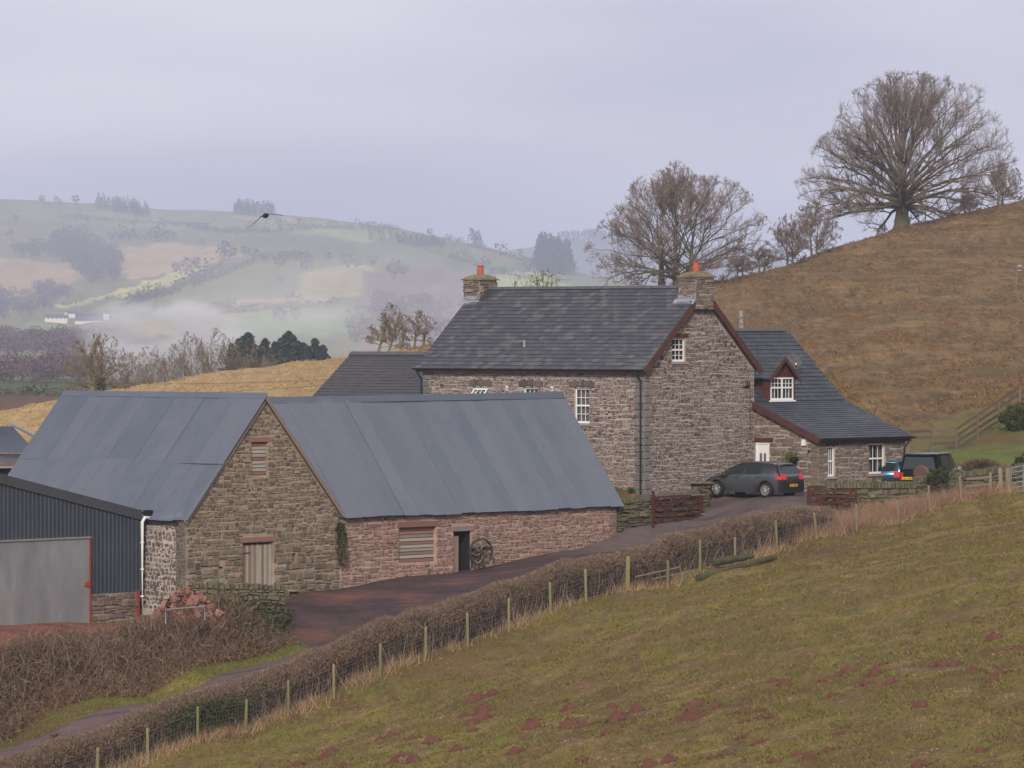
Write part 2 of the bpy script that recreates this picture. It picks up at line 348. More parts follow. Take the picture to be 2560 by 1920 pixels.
def relief(x, y):
    s, o = xy_so(x, y)
    h = 0.11*vnoise(x/5.1, y/7.3, 1)+0.07*vnoise(x/1.7, y/2.3, 2)+0.045*vnoise(x/.75, y/.9, 3)
    hill = sstep(215, 250, y)
    h = h*(1-hill)+hill*(0.35*vnoise(x/9, y/14, 4)+0.20*vnoise(x/2.6, y/4.2, 5)+0.13*vnoise(x/.9, y/1.6, 6))
    bank = sstep(7.8, 8.6, o)*sstep(12, 10.5, o)*sstep(24, 22, s)
    return h*(1+bank*2)
def hgt(x, y, hard=True):
    x = np.asarray(x, float); y = np.asarray(y, float); m = on_hard(x, y)
    return tps(x, y)+relief(x, y)*(1-m*.9)-(0.05*m if hard else 0)
def gz(x, y): return float(hgt(np.array([x]), np.array([y]))[0])
xs = np.unique(np.r_[np.arange(-260, -40, 12), np.arange(-40, -26, 1.2), np.arange(-26, 34, .42), np.arange(34, 60, 1.2), np.arange(60, 300, 12)])
ys = np.unique(np.r_[np.arange(-25, 96, 5), np.arange(96, 216, .42), np.arange(216, 300, 1.0), np.arange(300, 470, 1.4), np.arange(470, 556, 8)])
X, Y = np.meshgrid(xs, ys); Z = hgt(X, Y)
def grid_mesh(name, X, Y, Z, mat, smooth=True, kind=None, parent=None):
    n, k = X.shape; i = np.arange(n-1)[:, None]*k+np.arange(k-1)[None]
    q = np.stack([i, i+1, i+k+1, i+k], -1).reshape(-1, 4)
    me = np_mesh(name, np.stack([X, Y, Z], -1).reshape(-1, 3), [q], smooth)
    return tag(link(name, me, mat, parent), kind=kind)
m = NM('pasture', 0.96, 0.1)
P = m.pos()
sep = m.n('ShaderNodeSeparateXYZ'); m.li(m.geo.outputs['Position'], sep.inputs[0])
base = m.ramp(m.noise(0.16, 6, .62), (.30, (.130, .128, .024)), (.50, (.185, .160, .033)), (.68, (.255, .192, .055)))
base = m.mix(m.ramp(m.noise(1.1, 6, .72, m.pos((1, .4, 1))), (.44, 0.), (.62, .85)), base, (.115, .075, .038))
base = m.mix(m.ramp(m.noise(4.5, 5, .7), (.50, 0.), (.72, .6)), base, (.33, .26, .11))
base = m.mix(m.ramp(m.noise(6.5, 4, .8, m.pos((1, .5, 1))), (.56, 0.), (.66, .85)), base, (.055, .045, .022))
lawn_x = m.n('ShaderNodeMapRange'); m.li(sep.outputs[0], lawn_x.inputs[0]); lawn_x.inputs[1].default_value = 17.8; lawn_x.inputs[2].default_value = 19.6
lawn_y = m.n('ShaderNodeMapRange'); m.li(sep.outputs[1], lawn_y.inputs[0]); lawn_y.inputs[1].default_value = 202; lawn_y.inputs[2].default_value = 205
base = m.mix(m.math('MULTIPLY', m.math('MULTIPLY', lawn_x.outputs[0], lawn_y.outputs[0]), m.ramp(m.noise(.6, 4), (.3, .9), (.7, .45))), base, (.105, .155, .032))
base = m.mix(m.ramp(m.noise(.42, 5, .6), (.58, 0.), (.72, .55)), base, (.085, .125, .030))
base = m.mix(m.ramp(m.noise(.22, 5, .7, m.pos((1, .5, 1))), (.44, 0.), (.62, .75)), base, (.145, .092, .042))
bare = m.ramp(m.math('MULTIPLY', m.noise(.10, 2, .5), m.noise(.75, 5, .7, m.pos((1, .45, 1)))), (.31, 0.), (.37, .6))
base = m.mix(bare, base, (.105, .052, .038))
red_x = m.n('ShaderNodeMapRange'); m.li(sep.outputs[0], red_x.inputs[0]); red_x.inputs[1].default_value = -8; red_x.inputs[2].default_value = 16
red_y = m.n('ShaderNodeMapRange'); m.li(sep.outputs[1], red_y.inputs[0]); red_y.inputs[1].default_value = 160; red_y.inputs[2].default_value = 135
base = m.mix(m.math('MULTIPLY', m.math('MULTIPLY', red_x.outputs[0], red_y.outputs[0]), m.ramp(m.noise(1.0, 6, .75, m.pos((1, .5, 1))), (.50, 0.), (.62, .55))), base, (.125, .060, .034))
brown = m.ramp(m.noise(.30, 6, .7, m.pos((1, .22, 1))), (.30, (.130, .082, .038)), (.5, (.180, .118, .056)), (.7, (.230, .158, .076)))
brown = m.mix(m.ramp(m.noise(1.3, 6, .8, m.pos((1, .17, 1))), (.46, 0.), (.62, .9)), brown, (.075, .056, .024))
brown = m.mix(m.ramp(m.noise(2.2, 5, .8, m.pos((1, .2, 1))), (.52, 0.), (.66, .8)), brown, (.29, .185, .085))
brown = m.mix(m.ramp(m.noise(1.0, 5, .65, m.pos((.11, .05, 1.5))), (.50, 0.), (.66, .5)), brown, (.095, .066, .027))
brown = m.mix(m.ramp(m.noise(1.0, 4, .6, m.pos((.20, .09, 2.2))), (.54, 0.), (.70, .5)), brown, (.33, .215, .10))
brown = m.mix(m.ramp(m.noise(.03, 4, .6), (.52, 0.), (.68, .5)), brown, (.105, .088, .030))
gold = m.ramp(m.noise(1.0, 6, .8, m.pos((1, .25, 1))), (.34, (.27, .18, .085)), (.5, (.40, .28, .135)), (.66, (.50, .37, .19)))
brown = m.mix(m.ramp(m.math('ADD', sep.outputs[0], m.math('MULTIPLY', m.noise(.05), 12.)), (.0, 1.), (1., 0.)), brown, gold)  # hill colour turns paler and more golden towards the west
mr = m.n('ShaderNodeMapRange'); m.li(m.math('ADD', sep.outputs[1], m.math('MULTIPLY', m.noise(.08, 4), 26.0)), mr.inputs[0])
mr.inputs[1].default_value = 240; mr.inputs[2].default_value = 252
mr3 = m.n('ShaderNodeMapRange'); m.li(mr.inputs[0].links[0].from_socket, mr3.inputs[0]); mr3.inputs[1].default_value = 222; mr3.inputs[2].default_value = 232
hill_mask = m.math('MAXIMUM', mr.outputs[0], m.math('MULTIPLY', mr3.outputs[0], m.math('SUBTRACT', 1.0, lawn_x.outputs[0])))
m.col(m.mix(hill_mask, base, brown))
m.bump(m.noise(6, 6, .75), 1.0, .06); M['ground'] = m.m
# the pale western slope: map range on x done properly
for nd in m.t.nodes:
    if nd.type == 'VALTORGB' and len(nd.color_ramp.elements) == 2 and abs(nd.color_ramp.elements[0].color[0]-1) < 1e-6:
        src = nd.inputs[0].links[0].from_socket; r2 = m.n('ShaderNodeMapRange'); m.li(src, r2.inputs[0])
        r2.inputs[1].default_value = -14; r2.inputs[2].default_value = 22; m.li(r2.outputs[0], nd.inputs[0])
grid_mesh('ground', X, Y, Z, M['ground'], kind='structure')

# lane, yard and drive: sheets a little above the soil
def dirt(name, a, b, c, sc=.5, stones=True):
    m = NM(name, .9, .2)
    k = m.ramp(m.noise(sc, 6, .65), (.3, a), (.52, b), (.72, c))
    mp_ = m.n('ShaderNodeMapping'); m.li(m.geo.outputs['Position'], mp_.inputs[0]); mp_.inputs['Rotation'].default_value = (0, 0, -math.atan2(FD[1], FD[0])); mp_.inputs['Scale'].default_value = (.16, 1.5, 1)
    if sc != 3.: k = m.mix(m.ramp(m.noise(1.0, 4, .6, mp_.outputs[0]), (.50, 0.), (.62, .65)), k, tuple(x*.62 for x in a)); k = m.mix(m.ramp(m.noise(1.7, 5, .7, mp_.outputs[0]), (.58, 0.), (.68, .45)), k, tuple(x*1.5 for x in b))
    if stones: k = m.mix(m.ramp(m.voro(5.5), (.0, .8), (.16, 0.)), k, (.20, .16, .15))
    k = m.mix(m.ramp(m.noise(3.5, 5, .7), (.5, 0.), (.75, .5)), k, tuple(x*.6 for x in a))
    m.col(k); m.bump(m.noise(12, 5, .7), .7, .03); return m.m
M['lane'] = dirt('worn_lane', (.105, .072, .068), (.145, .10, .098), (.13, .07, .058), 1.2, False)
M['yard'] = dirt('red_yard_mud', (.050, .036, .037), (.085, .052, .050), (.185, .075, .055), .42)
M['yard_red'] = dirt('red_shale', (.15, .055, .040), (.21, .085, .062), (.13, .05, .04), .7)
M['drive'] = dirt('gravel_drive', (.105, .082, .078), (.135, .102, .096), (.095, .068, .062), .6)
m = NM('verge_grass', .95, .1); m.col(m.mix(m.ramp(m.noise(4, 5, .7), (.4, 0.), (.7, .8)), (.105, .155, .030), (.14, .12, .05))); m.bump(m.noise(20, 4), .8, .03); M['verge'] = m.m
def sheet(name, pts0, pts1, dz, mat, nu=60, nv=12, wob=.15, seed=3):
    """strip between two (s, off) polylines"""
    p0 = np.array(pts0, float); p1 = np.array(pts1, float); t = np.linspace(0, 1, nu)
    a = np.c_[np.interp(t, np.linspace(0, 1, len(p0)), p0[:, 0]), np.interp(t, np.linspace(0, 1, len(p0)), p0[:, 1])]
    b = np.c_[np.interp(t, np.linspace(0, 1, len(p1)), p1[:, 0]), np.interp(t, np.linspace(0, 1, len(p1)), p1[:, 1])]
    a[:, 1] += wob*vnoise(a[:, 0]*1.3, a[:, 0]*0, seed); b[:, 1] += wob*vnoise(b[:, 0]*1.3, b[:, 0]*0, seed+1)
    v = np.linspace(0, 1, nv)[None, :, None]; q = a[:, None]*(1-v)+b[:, None]*v
    XY = F0+q[..., :1]*FD+q[..., 1:]*FN; x, y = XY[..., 0], XY[..., 1]
    z = tps(x, y)+relief(x, y)*.1+dz
    z[:, 0] -= dz+.14; z[:, -1] -= dz+.14; z[0] -= dz+.14; z[-1] -= dz+.14
    return grid_mesh(name, x, y, z, M[mat], kind='structure')
sheet('yard', [(21.8,3.0),(26,2.6),(34,2.4),(41,2.6)], [(21.6,10.4),(25.5,11.2),(34,11.8),(41.5,11.6)], .020, 'yard', 80, 40, .2)
sheet('drive', [(40,2.5),(46,2.4),(52,2.6),(60,3.2)], [(40.4,11.4),(46,11.2),(51,11.0),(60,12.5)], .034, 'drive', 60, 30, .12, 9)
sheet('lane', [(-16,3.6),(0,3.6),(12,3.5),(24,3.1),(30,3.0),(40.5,3.0)], [(-16,6.5),(0,6.5),(12,6.4),(22,6.4),(28,6.2),(33,4.4),(40.6,4.2)], .044, 'lane', 140, 12, .10, 5)
sheet('yard_apron', [(-12,10.8),(0,10.7),(12,10.6),(22.2,10.9)], [(-12,15),(0,14.8),(12,13.9),(22.2,12.2)], .026, 'yard_red', 60, 14, .15, 7)

# ------------------------------------------------------------------ far hills
def crest_y(px): return np.interp(px, [-1800,-600,0,100,200,300,400,560,700,800,900,1000,1100,1200,1300,1380,1480,1600,1800,2200,3600],
                                      [560,520,498,501,506,514,522,529,537,546,558,571,592,616,636,660,688,712,735,760,800])
def far_pt(px, py):
    Yk = np.interp(py, [500,600,700,815,860,900,950,985,1040,1140], [5600,4900,4200,3400,2250,1620,1020,690,460,330])
    Yk = Yk*(1+.05*np.sin(px/260.+py/90.)+.02*np.sin(px/90.-py/40.))
    return np.stack([(px-CX)*Yk/F, Yk, (HZ-py)*Yk/F], -1)
def zf(px, py): return far_pt(np.array([float(px)]), np.array([float(py)]))[0]
pxs = np.arange(-1800, 3601, 12.); ts = np.r_[np.linspace(0, 1, 110)]
PX = np.repeat(pxs[None], len(ts), 0); CY = crest_y(PX); PY = 1110+(CY-1110)*ts[:, None]
FP = far_pt(PX, PY); FP[..., 2] += 1.2*vnoise(PX/33, PY/14, 3)*sstep(950, 820, PY)
back = FP[-1].copy(); rows = [FP]
for dY, dz_ in ((90, -2.5), (600, -45), (1500, -150)):
    bq = back.copy(); bq[:, 0] *= (bq[:, 1]+dY)/bq[:, 1]; bq[:, 1] += dY; bq[:, 2] += dz_; bq[:, 2] = np.maximum(bq[:, 2], -40); rows.append(bq[None])
    PX = np.r_[PX, PX[:1]]; PY = np.r_[PY, PY[-1:]]
FP = np.concatenate(rows)
def inside(px, py, poly):
    p = np.array(poly, float); r = np.zeros(px.shape, bool); j = len(p)-1
    for i in range(len(p)):
        c = ((p[i, 1] > py) != (p[j, 1] > py)) & (px < (p[j, 0]-p[i, 0])*(py-p[i, 1])/(p[j, 1]-p[i, 1]+1e-9)+p[i, 0])
        r ^= c; j = i
    return r
C = np.zeros(PX.shape+(3,)); C[:] = (.185, .175, .085)
wx = PX+14*vnoise(PX/50, PY/30, 8); wy = PY+5*vnoise(PX/40, PY/25, 9)
FIELDS = [([(-1800,640),(0,645),(150,655),(210,690),(130,735),(0,745),(-1800,760)], (.38,.26,.12)),
 ([(290,620),(420,606),(560,618),(600,640),(440,680),(330,700),(285,660)], (.40,.29,.14)),
 ([(130,765),(260,740),(420,688),(520,665),(470,700),(330,735),(180,765)], (.50,.45,.15)),
 ([(200,775),(360,735),(480,700),(620,660),(740,655),(640,735),(480,780),(260,800)], (.20,.20,.06)),
 ([(760,680),(900,660),(1010,700),(880,745),(740,740)], (.36,.30,.12)),
 ([(300,800),(480,778),(640,745),(820,735),(820,800),(520,830),(330,850)], (.40,.33,.13)),
 ([(560,800),(760,765),(1000,770),(1000,830),(700,840),(540,830)], (.20,.30,.08)),
 ([(70,805),(180,808),(160,838),(90,838)], (.20,.26,.07)),
 ([(0,505),(300,520),(520,545),(640,590),(430,575),(200,560),(0,560)], (.19,.21,.09)),
 ([(560,535),(900,565),(1040,600),(900,610),(700,575)], (.30,.30,.12)),
 ([(600,612),(700,590),(860,600),(980,630),(920,665),(760,650),(640,640)], (.145,.16,.065)),
 ([(880,620),(1060,610),(1260,660),(1440,700),(1500,760),(1200,700),(1000,660)], (.15,.19,.075)),
 ([(1200,690),(1330,680),(1500,740),(1500,800),(1250,760)], (.32,.36,.12)),
 ([(-1800,890),(0,888),(105,886),(95,918),(0,924),(-1800,930)], (.17,.22,.10)),
 ([(-1800,952),(0,950),(300,948),(420,960),(400,990),(0,985),(-1800,990)], (.055,.085,.028)),
 ([(-1800,988),(0,986),(420,990),(420,1110),(-1800,1110)], (.11,.06,.035)),
 ([(900,680),(1100,660),(1230,700),(1230,900),(900,900)], (.22,.17,.12))]
for poly, c in FIELDS: C[inside(wx, wy, poly)] = c
C *= 1.2; C *= (1+.16*vnoise(PX/22, PY/7, 11)+.10*vnoise(PX/70, PY/20, 12))[..., None]
far = grid_mesh('far_hillside', FP[..., 0], FP[..., 1], FP[..., 2], None, kind='structure')
ca = far.data.color_attributes.new('field', 'FLOAT_COLOR', 'POINT'); ca.data.foreach_set('color', np.concatenate([C.reshape(-1, 3), np.ones((C.shape[0]*C.shape[1], 1))], 1).astype(np.float32).ravel())
m = NM('valley_fields', .95, .1); at = m.n('ShaderNodeAttribute', attribute_name='field')
m.col(m.mix(m.ramp(m.noise(.02, 6, .7), (.4, 0.), (.7, .35)), at.outputs[0], (.10, .09, .05))); far.data.materials.append(m.m)
# a further ridge behind it
pxs = np.arange(-2500, 4501, 60.)
cy = np.interp(pxs, [-2500,0,900,1100,1300,1400,1480,1600,1800,2000,2600,4500], [640,640,640,642,622,606,600,612,640,655,640,620])
rows = []
for Yk, f_ in ((6600, 0.0), (7400, .65), (8000, 1.0), (8400, .96), (8900, .4)):
    zc = (HZ-cy)*8000/F; rows.append(np.stack([(pxs-CX)*Yk/F, Yk+0*pxs, -25+(zc+25)*f_], -1))
rg_ = np.array(rows)
M['far_ridge'] = plain('distant_moor', (.10, .11, .07), .95, sc=.004)
grid_mesh('distant_ridge', rg_[..., 0], rg_[..., 1], rg_[..., 2], M['far_ridge'], kind='structure')
# ------------------------------------------------------------------ building helpers
UA = A3(-.743, .669, 0); UB = A3(.669, .743, 0); UZ = A3(0, 0, 1)     # the farm's two wall directions
class Fr:                                       # a wall or roof plane: u along, v up, n out of the face
    def __init__(s, o, u, v, n=None):
        s.o, s.u, s.v = map(lambda q: np.asarray(q, float), (o, u, v))
        s.n = np.cross(s.u, s.v) if n is None else np.asarray(n, float)
    def p(s, u, v, n=0.0): return s.o+s.u*u+s.v*v+s.n*n
def prism(mb, fr, poly, n0, n1):               # polygon in (u, v) extruded from n0 to n1
    k = len(poly); V = [fr.p(u, v, n0) for u, v in poly]+[fr.p(u, v, n1) for u, v in poly]
    fs = [[list(range(k))[::-1]], [list(range(k, 2*k))]]+[[[i, (i+1) % k, k+(i+1) % k, k+i]] for i in range(k)]
    mb.add(V, [np.array(f) for f in fs])
def fbox(mb, fr, u0, u1, v0, v1, n0, n1): prism(mb, fr, [(u0, v0), (u1, v0), (u1, v1), (u0, v1)], n0, n1)
def wall_prisms(mb, fr, u0, u1, bot, top, holes, depth, cuts=()):
    us = sorted({u0, u1, *cuts, *[h[0] for h in holes], *[h[1] for h in holes]}); us = [u for u in us if u0-1e-6 <= u <= u1+1e-6]
    for a, b in zip(us[:-1], us[1:]):
        m_ = (a+b)/2; hs = sorted([h for h in holes if h[0] < m_ < h[1]], key=lambda h: h[2]); lo = (bot(a), bot(b))
        for h in hs+[None]:
            hi = (h[2], h[2]) if h else (top(a+1e-4), top(b-1e-4))
            if min(hi) > max(lo)+1e-3 or h is None: prism(mb, fr, [(a, lo[0]), (b, lo[1]), (b, hi[1]), (a, hi[0])], -depth, 0)
            if h: lo = (h[3], h[3])
UST = []
for k in range(8):
    r_ = np.random.default_rng(100+k); j = lambda a: r_.uniform(-a, a)
    c = [(-.5, -.5), (.5, -.5), (.5, .5), (-.5, .5)]; mid = [(x*(1+j(.05))-np.sign(x)*.0+j(.02), z*(1+j(.1))) for x, z in c]
    ins = r_.uniform(.80, .9); fr_ = [(x*ins+j(.03), z*(ins-.08)+j(.05)) for x, z in c]
    V = [(x*.96, -.6, z*.96) for x, z in c]+[(x, .35+j(.08), z) for x, z in mid]+[(x, 1+j(.25), z) for x, z in fr_]
    q = [[i, (i+1) % 4, 4+(i+1) % 4, 4+i] for i in range(4)]+[[4+i, 4+(i+1) % 4, 8+(i+1) % 4, 8+i] for i in range(4)]+[[8, 9, 10, 11]]
    V = np.array(V); V[:, [0]] *= -1
    UST.append((V, np.array(q)))
USL = (np.array([(-.5, 0, -.5), (.5, 0, -.5), (.5, 1, -.5), (-.5, 1, -.5), (-.5, -.8, .5), (.5, -.8, .5), (.5, -.2, .5), (-.5, -.2, .5)]),
       np.array([[0, 1, 2, 3][::-1], [4, 5, 6, 7], [0, 4, 5, 1][::-1], [3, 2, 6, 7][::-1], [0, 3, 7, 4][::-1], [1, 5, 6, 2][::-1]]))
def pieces(parent, name, unit, fr, items, mat, nmax=300, many=None, smooth=False, pick=None):
    """items: (u, v, w, h, depth, rot[, variant]); the largest nmax become objects, the rest one joined part.
    unit space: x along the wall (mirrored), y out, z up"""
    if not len(items): return
    items = sorted(items, key=(pick or (lambda q: -q[2]*q[3])))
    base = WL[parent]; B = np.stack([-fr.u, fr.n, fr.v], 1); ms = {}
    mb = MB()
    for i, it in enumerate(items):
        u, v, w_, h_, d_, ro = it[:6]; k = (it[6] if len(it) > 6 else int(abs(u*37.7+v*91.3)*7)) % len(unit)
        c, s_ = math.cos(ro), math.sin(ro); Rm = B @ np.array([[c, 0, s_], [0, 1, 0], [-s_, 0, c]])
        n0 = it[7] if len(it) > 7 else 0.0
        o_ = fr.p(u, v, n0)
        if i < nmax:
            if k not in ms: ms[k] = np_mesh(name, unit[k][0], [unit[k][1]]); ms[k].materials.append(mat)
            o = bpy.data.objects.new(name, ms[k]); COL.objects.link(o); o.parent = parent
            Mx = np.eye(4); Mx[:3, :3] = Rm*np.array([w_, d_, h_]); Mx[:3, 3] = o_-base
            o.matrix_local = Matrix(Mx.tolist())
        else: mb.add((unit[k][0]*np.array([w_, d_, h_])) @ Rm.T+o_, unit[k][1])
    if mb.n: mb.build(many or name+'_rest', mat, parent, kind='stuff')
def rubble(rg, u0, u1, v0, v1, bot, top, holes, hr, wr, dep=(.012, .032), gap=.018, big=0.0, skip=None, rj=.09):
    out = []; v = v0
    while v < v1:
        h_ = rg.uniform(*hr); u = u0-rg.uniform(0, .2); ph = rg.uniform(0, 6.28)
        while u < u1:
            w_ = rg.uniform(*wr)*(1.0 if rg.random() > big else 1.5); a, b = max(u, u0), min(u+w_, u1); u += w_
            hh = h_; vv = v
            if rg.random() < .22: hh = h_*.5; parts_ = [(v, hh), (v+hh, hh)]
            else: parts_ = [(v, hh)]
            for vv, hh in parts_:
                aa, bb = a, b
                for H_ in holes:
                    if vv < H_[3]-.01 and vv+hh > H_[2]+.01:
                        if aa < H_[0] < bb: bb = H_[0] if H_[0]-aa > bb-H_[1] else bb
                        if aa < H_[1] < bb: aa = H_[1]
                        if aa >= H_[0]-1e-4 and bb <= H_[1]+1e-4: aa = bb
                if bb-aa < .07: continue
                tp = min(top(aa), top(bb)); bt = max(bot(aa), bot(bb))-.02
                v2, h2 = vv, hh
                if v2+h2 > tp: h2 = tp-v2
                if v2 < bt: h2 -= bt-v2; v2 = bt
                if h2 < .05: continue
                if skip and skip((aa+bb)/2, v2+h2/2): continue
                wv = .14*h_*math.sin(aa*2.1+ph)+rg.uniform(-.14, .14)*h_; wv = min(wv, tp-(v2+h2)); wv = max(wv, bt-v2)
                if any(v2+wv < H_[3] and v2+wv+h2 > H_[2] and aa < H_[1] and bb > H_[0] for H_ in holes): wv = 0
                f_ = 1.0 if rg.random() < .85 else rg.uniform(1.15, 1.5); f_ = f_ if (v2+wv+h2*f_ < tp and not holes) else 1.0
                out.append(((aa+bb)/2+rg.uniform(-.01, .01), v2+h2/2+wv, bb-aa-gap*rg.uniform(.5, 2.2), h2*f_*rg.uniform(.82, 1.02)-gap*rg.uniform(.5, 1.6), rg.uniform(*dep)*(1+.5*(f_ > 1)), rg.uniform(-rj, rj)))
        v += h_
    return out
def slates(rg, u0, u1, v0, v1, w_, ex, left=None, right=None, th=.016, jit=.006):
    out = []; v = v0; row = 0
    while v < v1-.04:
        u = u0-(w_/2 if row % 2 else 0); L_ = ex*1.35
        if v+L_ > v1+.03: L_ = v1+.03-v
        lo = left(v+ex/2) if left else u0; hi = right(v+ex/2) if right else u1
        while u < hi:
            a, b = max(u, lo), min(u+w_, hi); u += w_
            if b-a < .05: continue
            out.append(((a+b)/2, v+L_/2+rg.uniform(-jit, jit), b-a-.008, L_, th*rg.uniform(.8, 1.5), rg.uniform(-.012, .012)))
        v += ex; row += 1
    return out
def window(parent, fr, u0, u1, v0, v1, rec=.07, cols=3, rows=(2, 2), split=(.5,), mull=False, curtain=.6, open_top=False, sill=True, dark=False):
    """white frame with sashes; panes and curtains are its sub-parts"""
    W_ = u1-u0; H_ = v1-v0; t = .065; mb = MB(); n0, n1 = -rec-.06, -rec
    fbox(mb, fr, u0, u0+t, v0, v1, n0, n1); fbox(mb, fr, u1-t, u1, v0, v1, n0, n1)
    fbox(mb, fr, u0+t, u1-t, v1-t, v1, n0, n1); fbox(mb, fr, u0+t, u1-t, v0, v0+t*1.25, n0, n1+.01)
    zs = [v0+t]+[v0+H_*s_ for s_ in split]+[v1-t]
    for z in zs[1:-1]: fbox(mb, fr, u0+t, u1-t, z-.035, z+.035, n0+.01, n1+.012)
    if mull: fbox(mb, fr, (u0+u1)/2-.045, (u0+u1)/2+.045, v0+t, v1-t, n0+.004, n1+.006)
    cl = [(u0+t, (u0+u1)/2-.045), ((u0+u1)/2+.045, u1-t)] if mull else [(u0+t, u1-t)]
    for i in range(len(zs)-1):
        a, b = zs[i]+(.035 if i else 0), zs[i+1]-.035
        for c0, c1 in cl:
            nC = cols
            for j in range(1, nC): x = c0+(c1-c0)*j/nC; fbox(mb, fr, x-.011, x+.011, a, b, n0+.02, n1-.012)
            for j in range(1, rows[i % len(rows)]): z = a+(b-a)*j/rows[i % len(rows)]; fbox(mb, fr, c0, c1, z-.011, z+.011, n0+.022, n1-.014)
    o = mb.build('window', M['white'], parent)
    for i in range(len(zs)-1):
        for c0, c1 in cl:
            g = MB(); fbox(g, fr, c0, c1, zs[i], zs[i+1], n0+.024, n0+.032); g.build('pane', M['glass'], o)
    if curtain:
        q = MB(); 
        for a, b in ((u0+t, u0+t+(W_-2*t)*curtain*.5), (u1-t-(W_-2*t)*curtain*.5, u1-t)):
            n = 9; us = np.linspace(a, b, n)
            for k in range(n-1):
                z = -rec-.13-.03*(k % 2); z2 = -rec-.13-.03*((k+1) % 2)
                q.add([fr.p(us[k], v0+t, z), fr.p(us[k+1], v0+t, z2), fr.p(us[k+1], v1-t, z2), fr.p(us[k], v1-t, z)], [[0, 1, 2, 3]])
        q.build('curtain', M['curtain'], o)
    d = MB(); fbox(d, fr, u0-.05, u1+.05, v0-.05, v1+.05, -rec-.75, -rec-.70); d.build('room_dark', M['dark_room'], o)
    if sill: s_ = MB(); fbox(s_, fr, u0-.09, u1+.09, v0-.11, v0-.002, -rec-.05, .07); s_.build('sill', M['sill'], o)
    return o
def gutter(mb, p, q, r=.055, k=10):
    p, q = np.asarray(p, float), np.asarray(q, float); d = (q-p)/np.linalg.norm(q-p); s_ = np.cross(d, UZ)
    prof = [(math.cos(a), math.sin(a)) for a in np.linspace(math.pi, 2*math.pi, k)]
    V = [p+s_*x*r+UZ*y*r for x, y in prof]+[q+s_*x*r+UZ*y*r for x, y in prof]
    V += [p+s_*x*r*.8+UZ*y*r*.8 for x, y in prof]+[q+s_*x*r*.8+UZ*y*r*.8 for x, y in prof]
    f = []
    for i in range(k-1): f += [[i, i+1, k+i+1, k+i], [2*k+i, 3*k+i, 3*k+i+1, 2*k+i+1]]
    f += [[0, k, 3*k, 2*k], [k-1, 3*k-1, 4*k-1, 2*k-1]]
    mb.add(V, f)
def band(mb, p, q, up, out, th, h_):            # board from p to q
    p, q, up, out = map(lambda z: np.asarray(z, float), (p, q, up, out)); mb.box(p, q-p, out*th, up*h_)

# ------------------------------------------------------------------ farmhouse
A = A3(5.5, 200, -6.9); rg = np.random.default_rng(21)
HL, HW, EV, RI = 12.6, 7.26, 5.50, 3.22          # length, width, eaves height, roof rise
house = thing('farmhouse', A, 'long grey stone farmhouse with patchy slate roof, two red-potted chimneys and a lower side wing', 'house')
fF = Fr(A, -UA, UZ, -UB); fF = Fr(A+UA*HL, -UA, UZ, -UB)          # u runs left to right along the front
fG = Fr(A, UB, UZ, -UA)
tF = lambda u: EV; zero = lambda u: 0.0; tG = lambda u: EV+RI*(1-abs(u-HW/2)/(HW/2))
fw = [(HL-t-.42, HL-t+.42, A_, B_) for t, A_, B_ in ((3.43, 3.06, 4.54), (6.32, 3.06, 4.54), (9.23, 3.06, 4.54))]
lowin = [(HL-3.43-.42, HL-3.43+.42, 1.0, 2.3)]
gw = [(2.25-.43, 2.25+.43, 5.66, 6.64)]
mb = MB(); wall_prisms(mb, fF, 0, HL, zero, tF, fw, .5); wF = mb.build('front_wall', M['mortar_house'], house)
mb = MB(); wall_prisms(mb, fG, .5, HW, zero, tG, gw, .5, cuts=(HW/2,)); prism(mb, fG, [(0, 0), (.5, 0), (.5, tG(.5)), (0, EV)], -.5, -.004)
wG = mb.build('gable_wall', M['mortar_house'], house)
mb = MB(); fL = Fr(A+UA*HL+UB*HW, -UB, UZ, UA); wall_prisms(mb, fL, 0, HW-.5, zero, tG, [], .5, cuts=(HW/2,)); mb.build('far_gable_wall', M['mortar_house'], house)
mb = MB(); fB = Fr(A+UB*HW, UA, UZ, UB); wall_prisms(mb, fB, .5, HL-.5, zero, tF, [], .5); mb.build('back_wall', M['mortar_house'], house)
vou = [(h[0]-.3, h[1]+.3, h[3]+.03, h[3]+.33) for h in fw]
q = (HL-.34, HL, -1, 99); ql = (0, .34, -1, 99)
st = rubble(rg, .02, HL-.02, 0, EV, zero, lambda u: EV-.05, fw+vou+[q, ql], (.08, .17), (.11, .30), gap=.022)
pieces(wF, 'stone', UST, fF, st, M['stone_house'], 170, 'stone_rubble', pick=lambda q: -q[2]*q[3]*(2.5 if q[1] > 2.2+.0*q[0] else .1))
st = rubble(rg, .02, HW-.02, 0, EV+RI, zero, lambda u: tG(u)-.22, gw+[(1.6, 2.9, 6.66, 6.86), (0, .34, -1, EV-.1)], (.085, .18), (.11, .31), gap=.022, big=.08)
pieces(wG, 'stone', UST, fG, st, M['stone_house'], 300-170, 'stone_rubble')
qs = []; v = 0; k = 0
while v < EV-.2:
    h_ = rg.uniform(.24, .38); qs.append((HL-(.17 if k % 2 else .25), v+h_/2, .34 if k % 2 else .50, h_-.02, .045, 0)); v += h_; k += 1
pieces(wF, 'quoin', UST, fF, [a for a in qs], M['quoin'])
pieces(wF, 'quoin', UST, fF, [(HL-a[0], a[1], a[2], a[3], .045, 0) for a in qs], M['quoin'])
pieces(wG, 'quoin', UST, fG, [(.25 if a[2] < .4 else .17, a[1], .50 if a[2] < .4 else .34, a[3], .045, 0) for a in qs], M['quoin'])
va = []
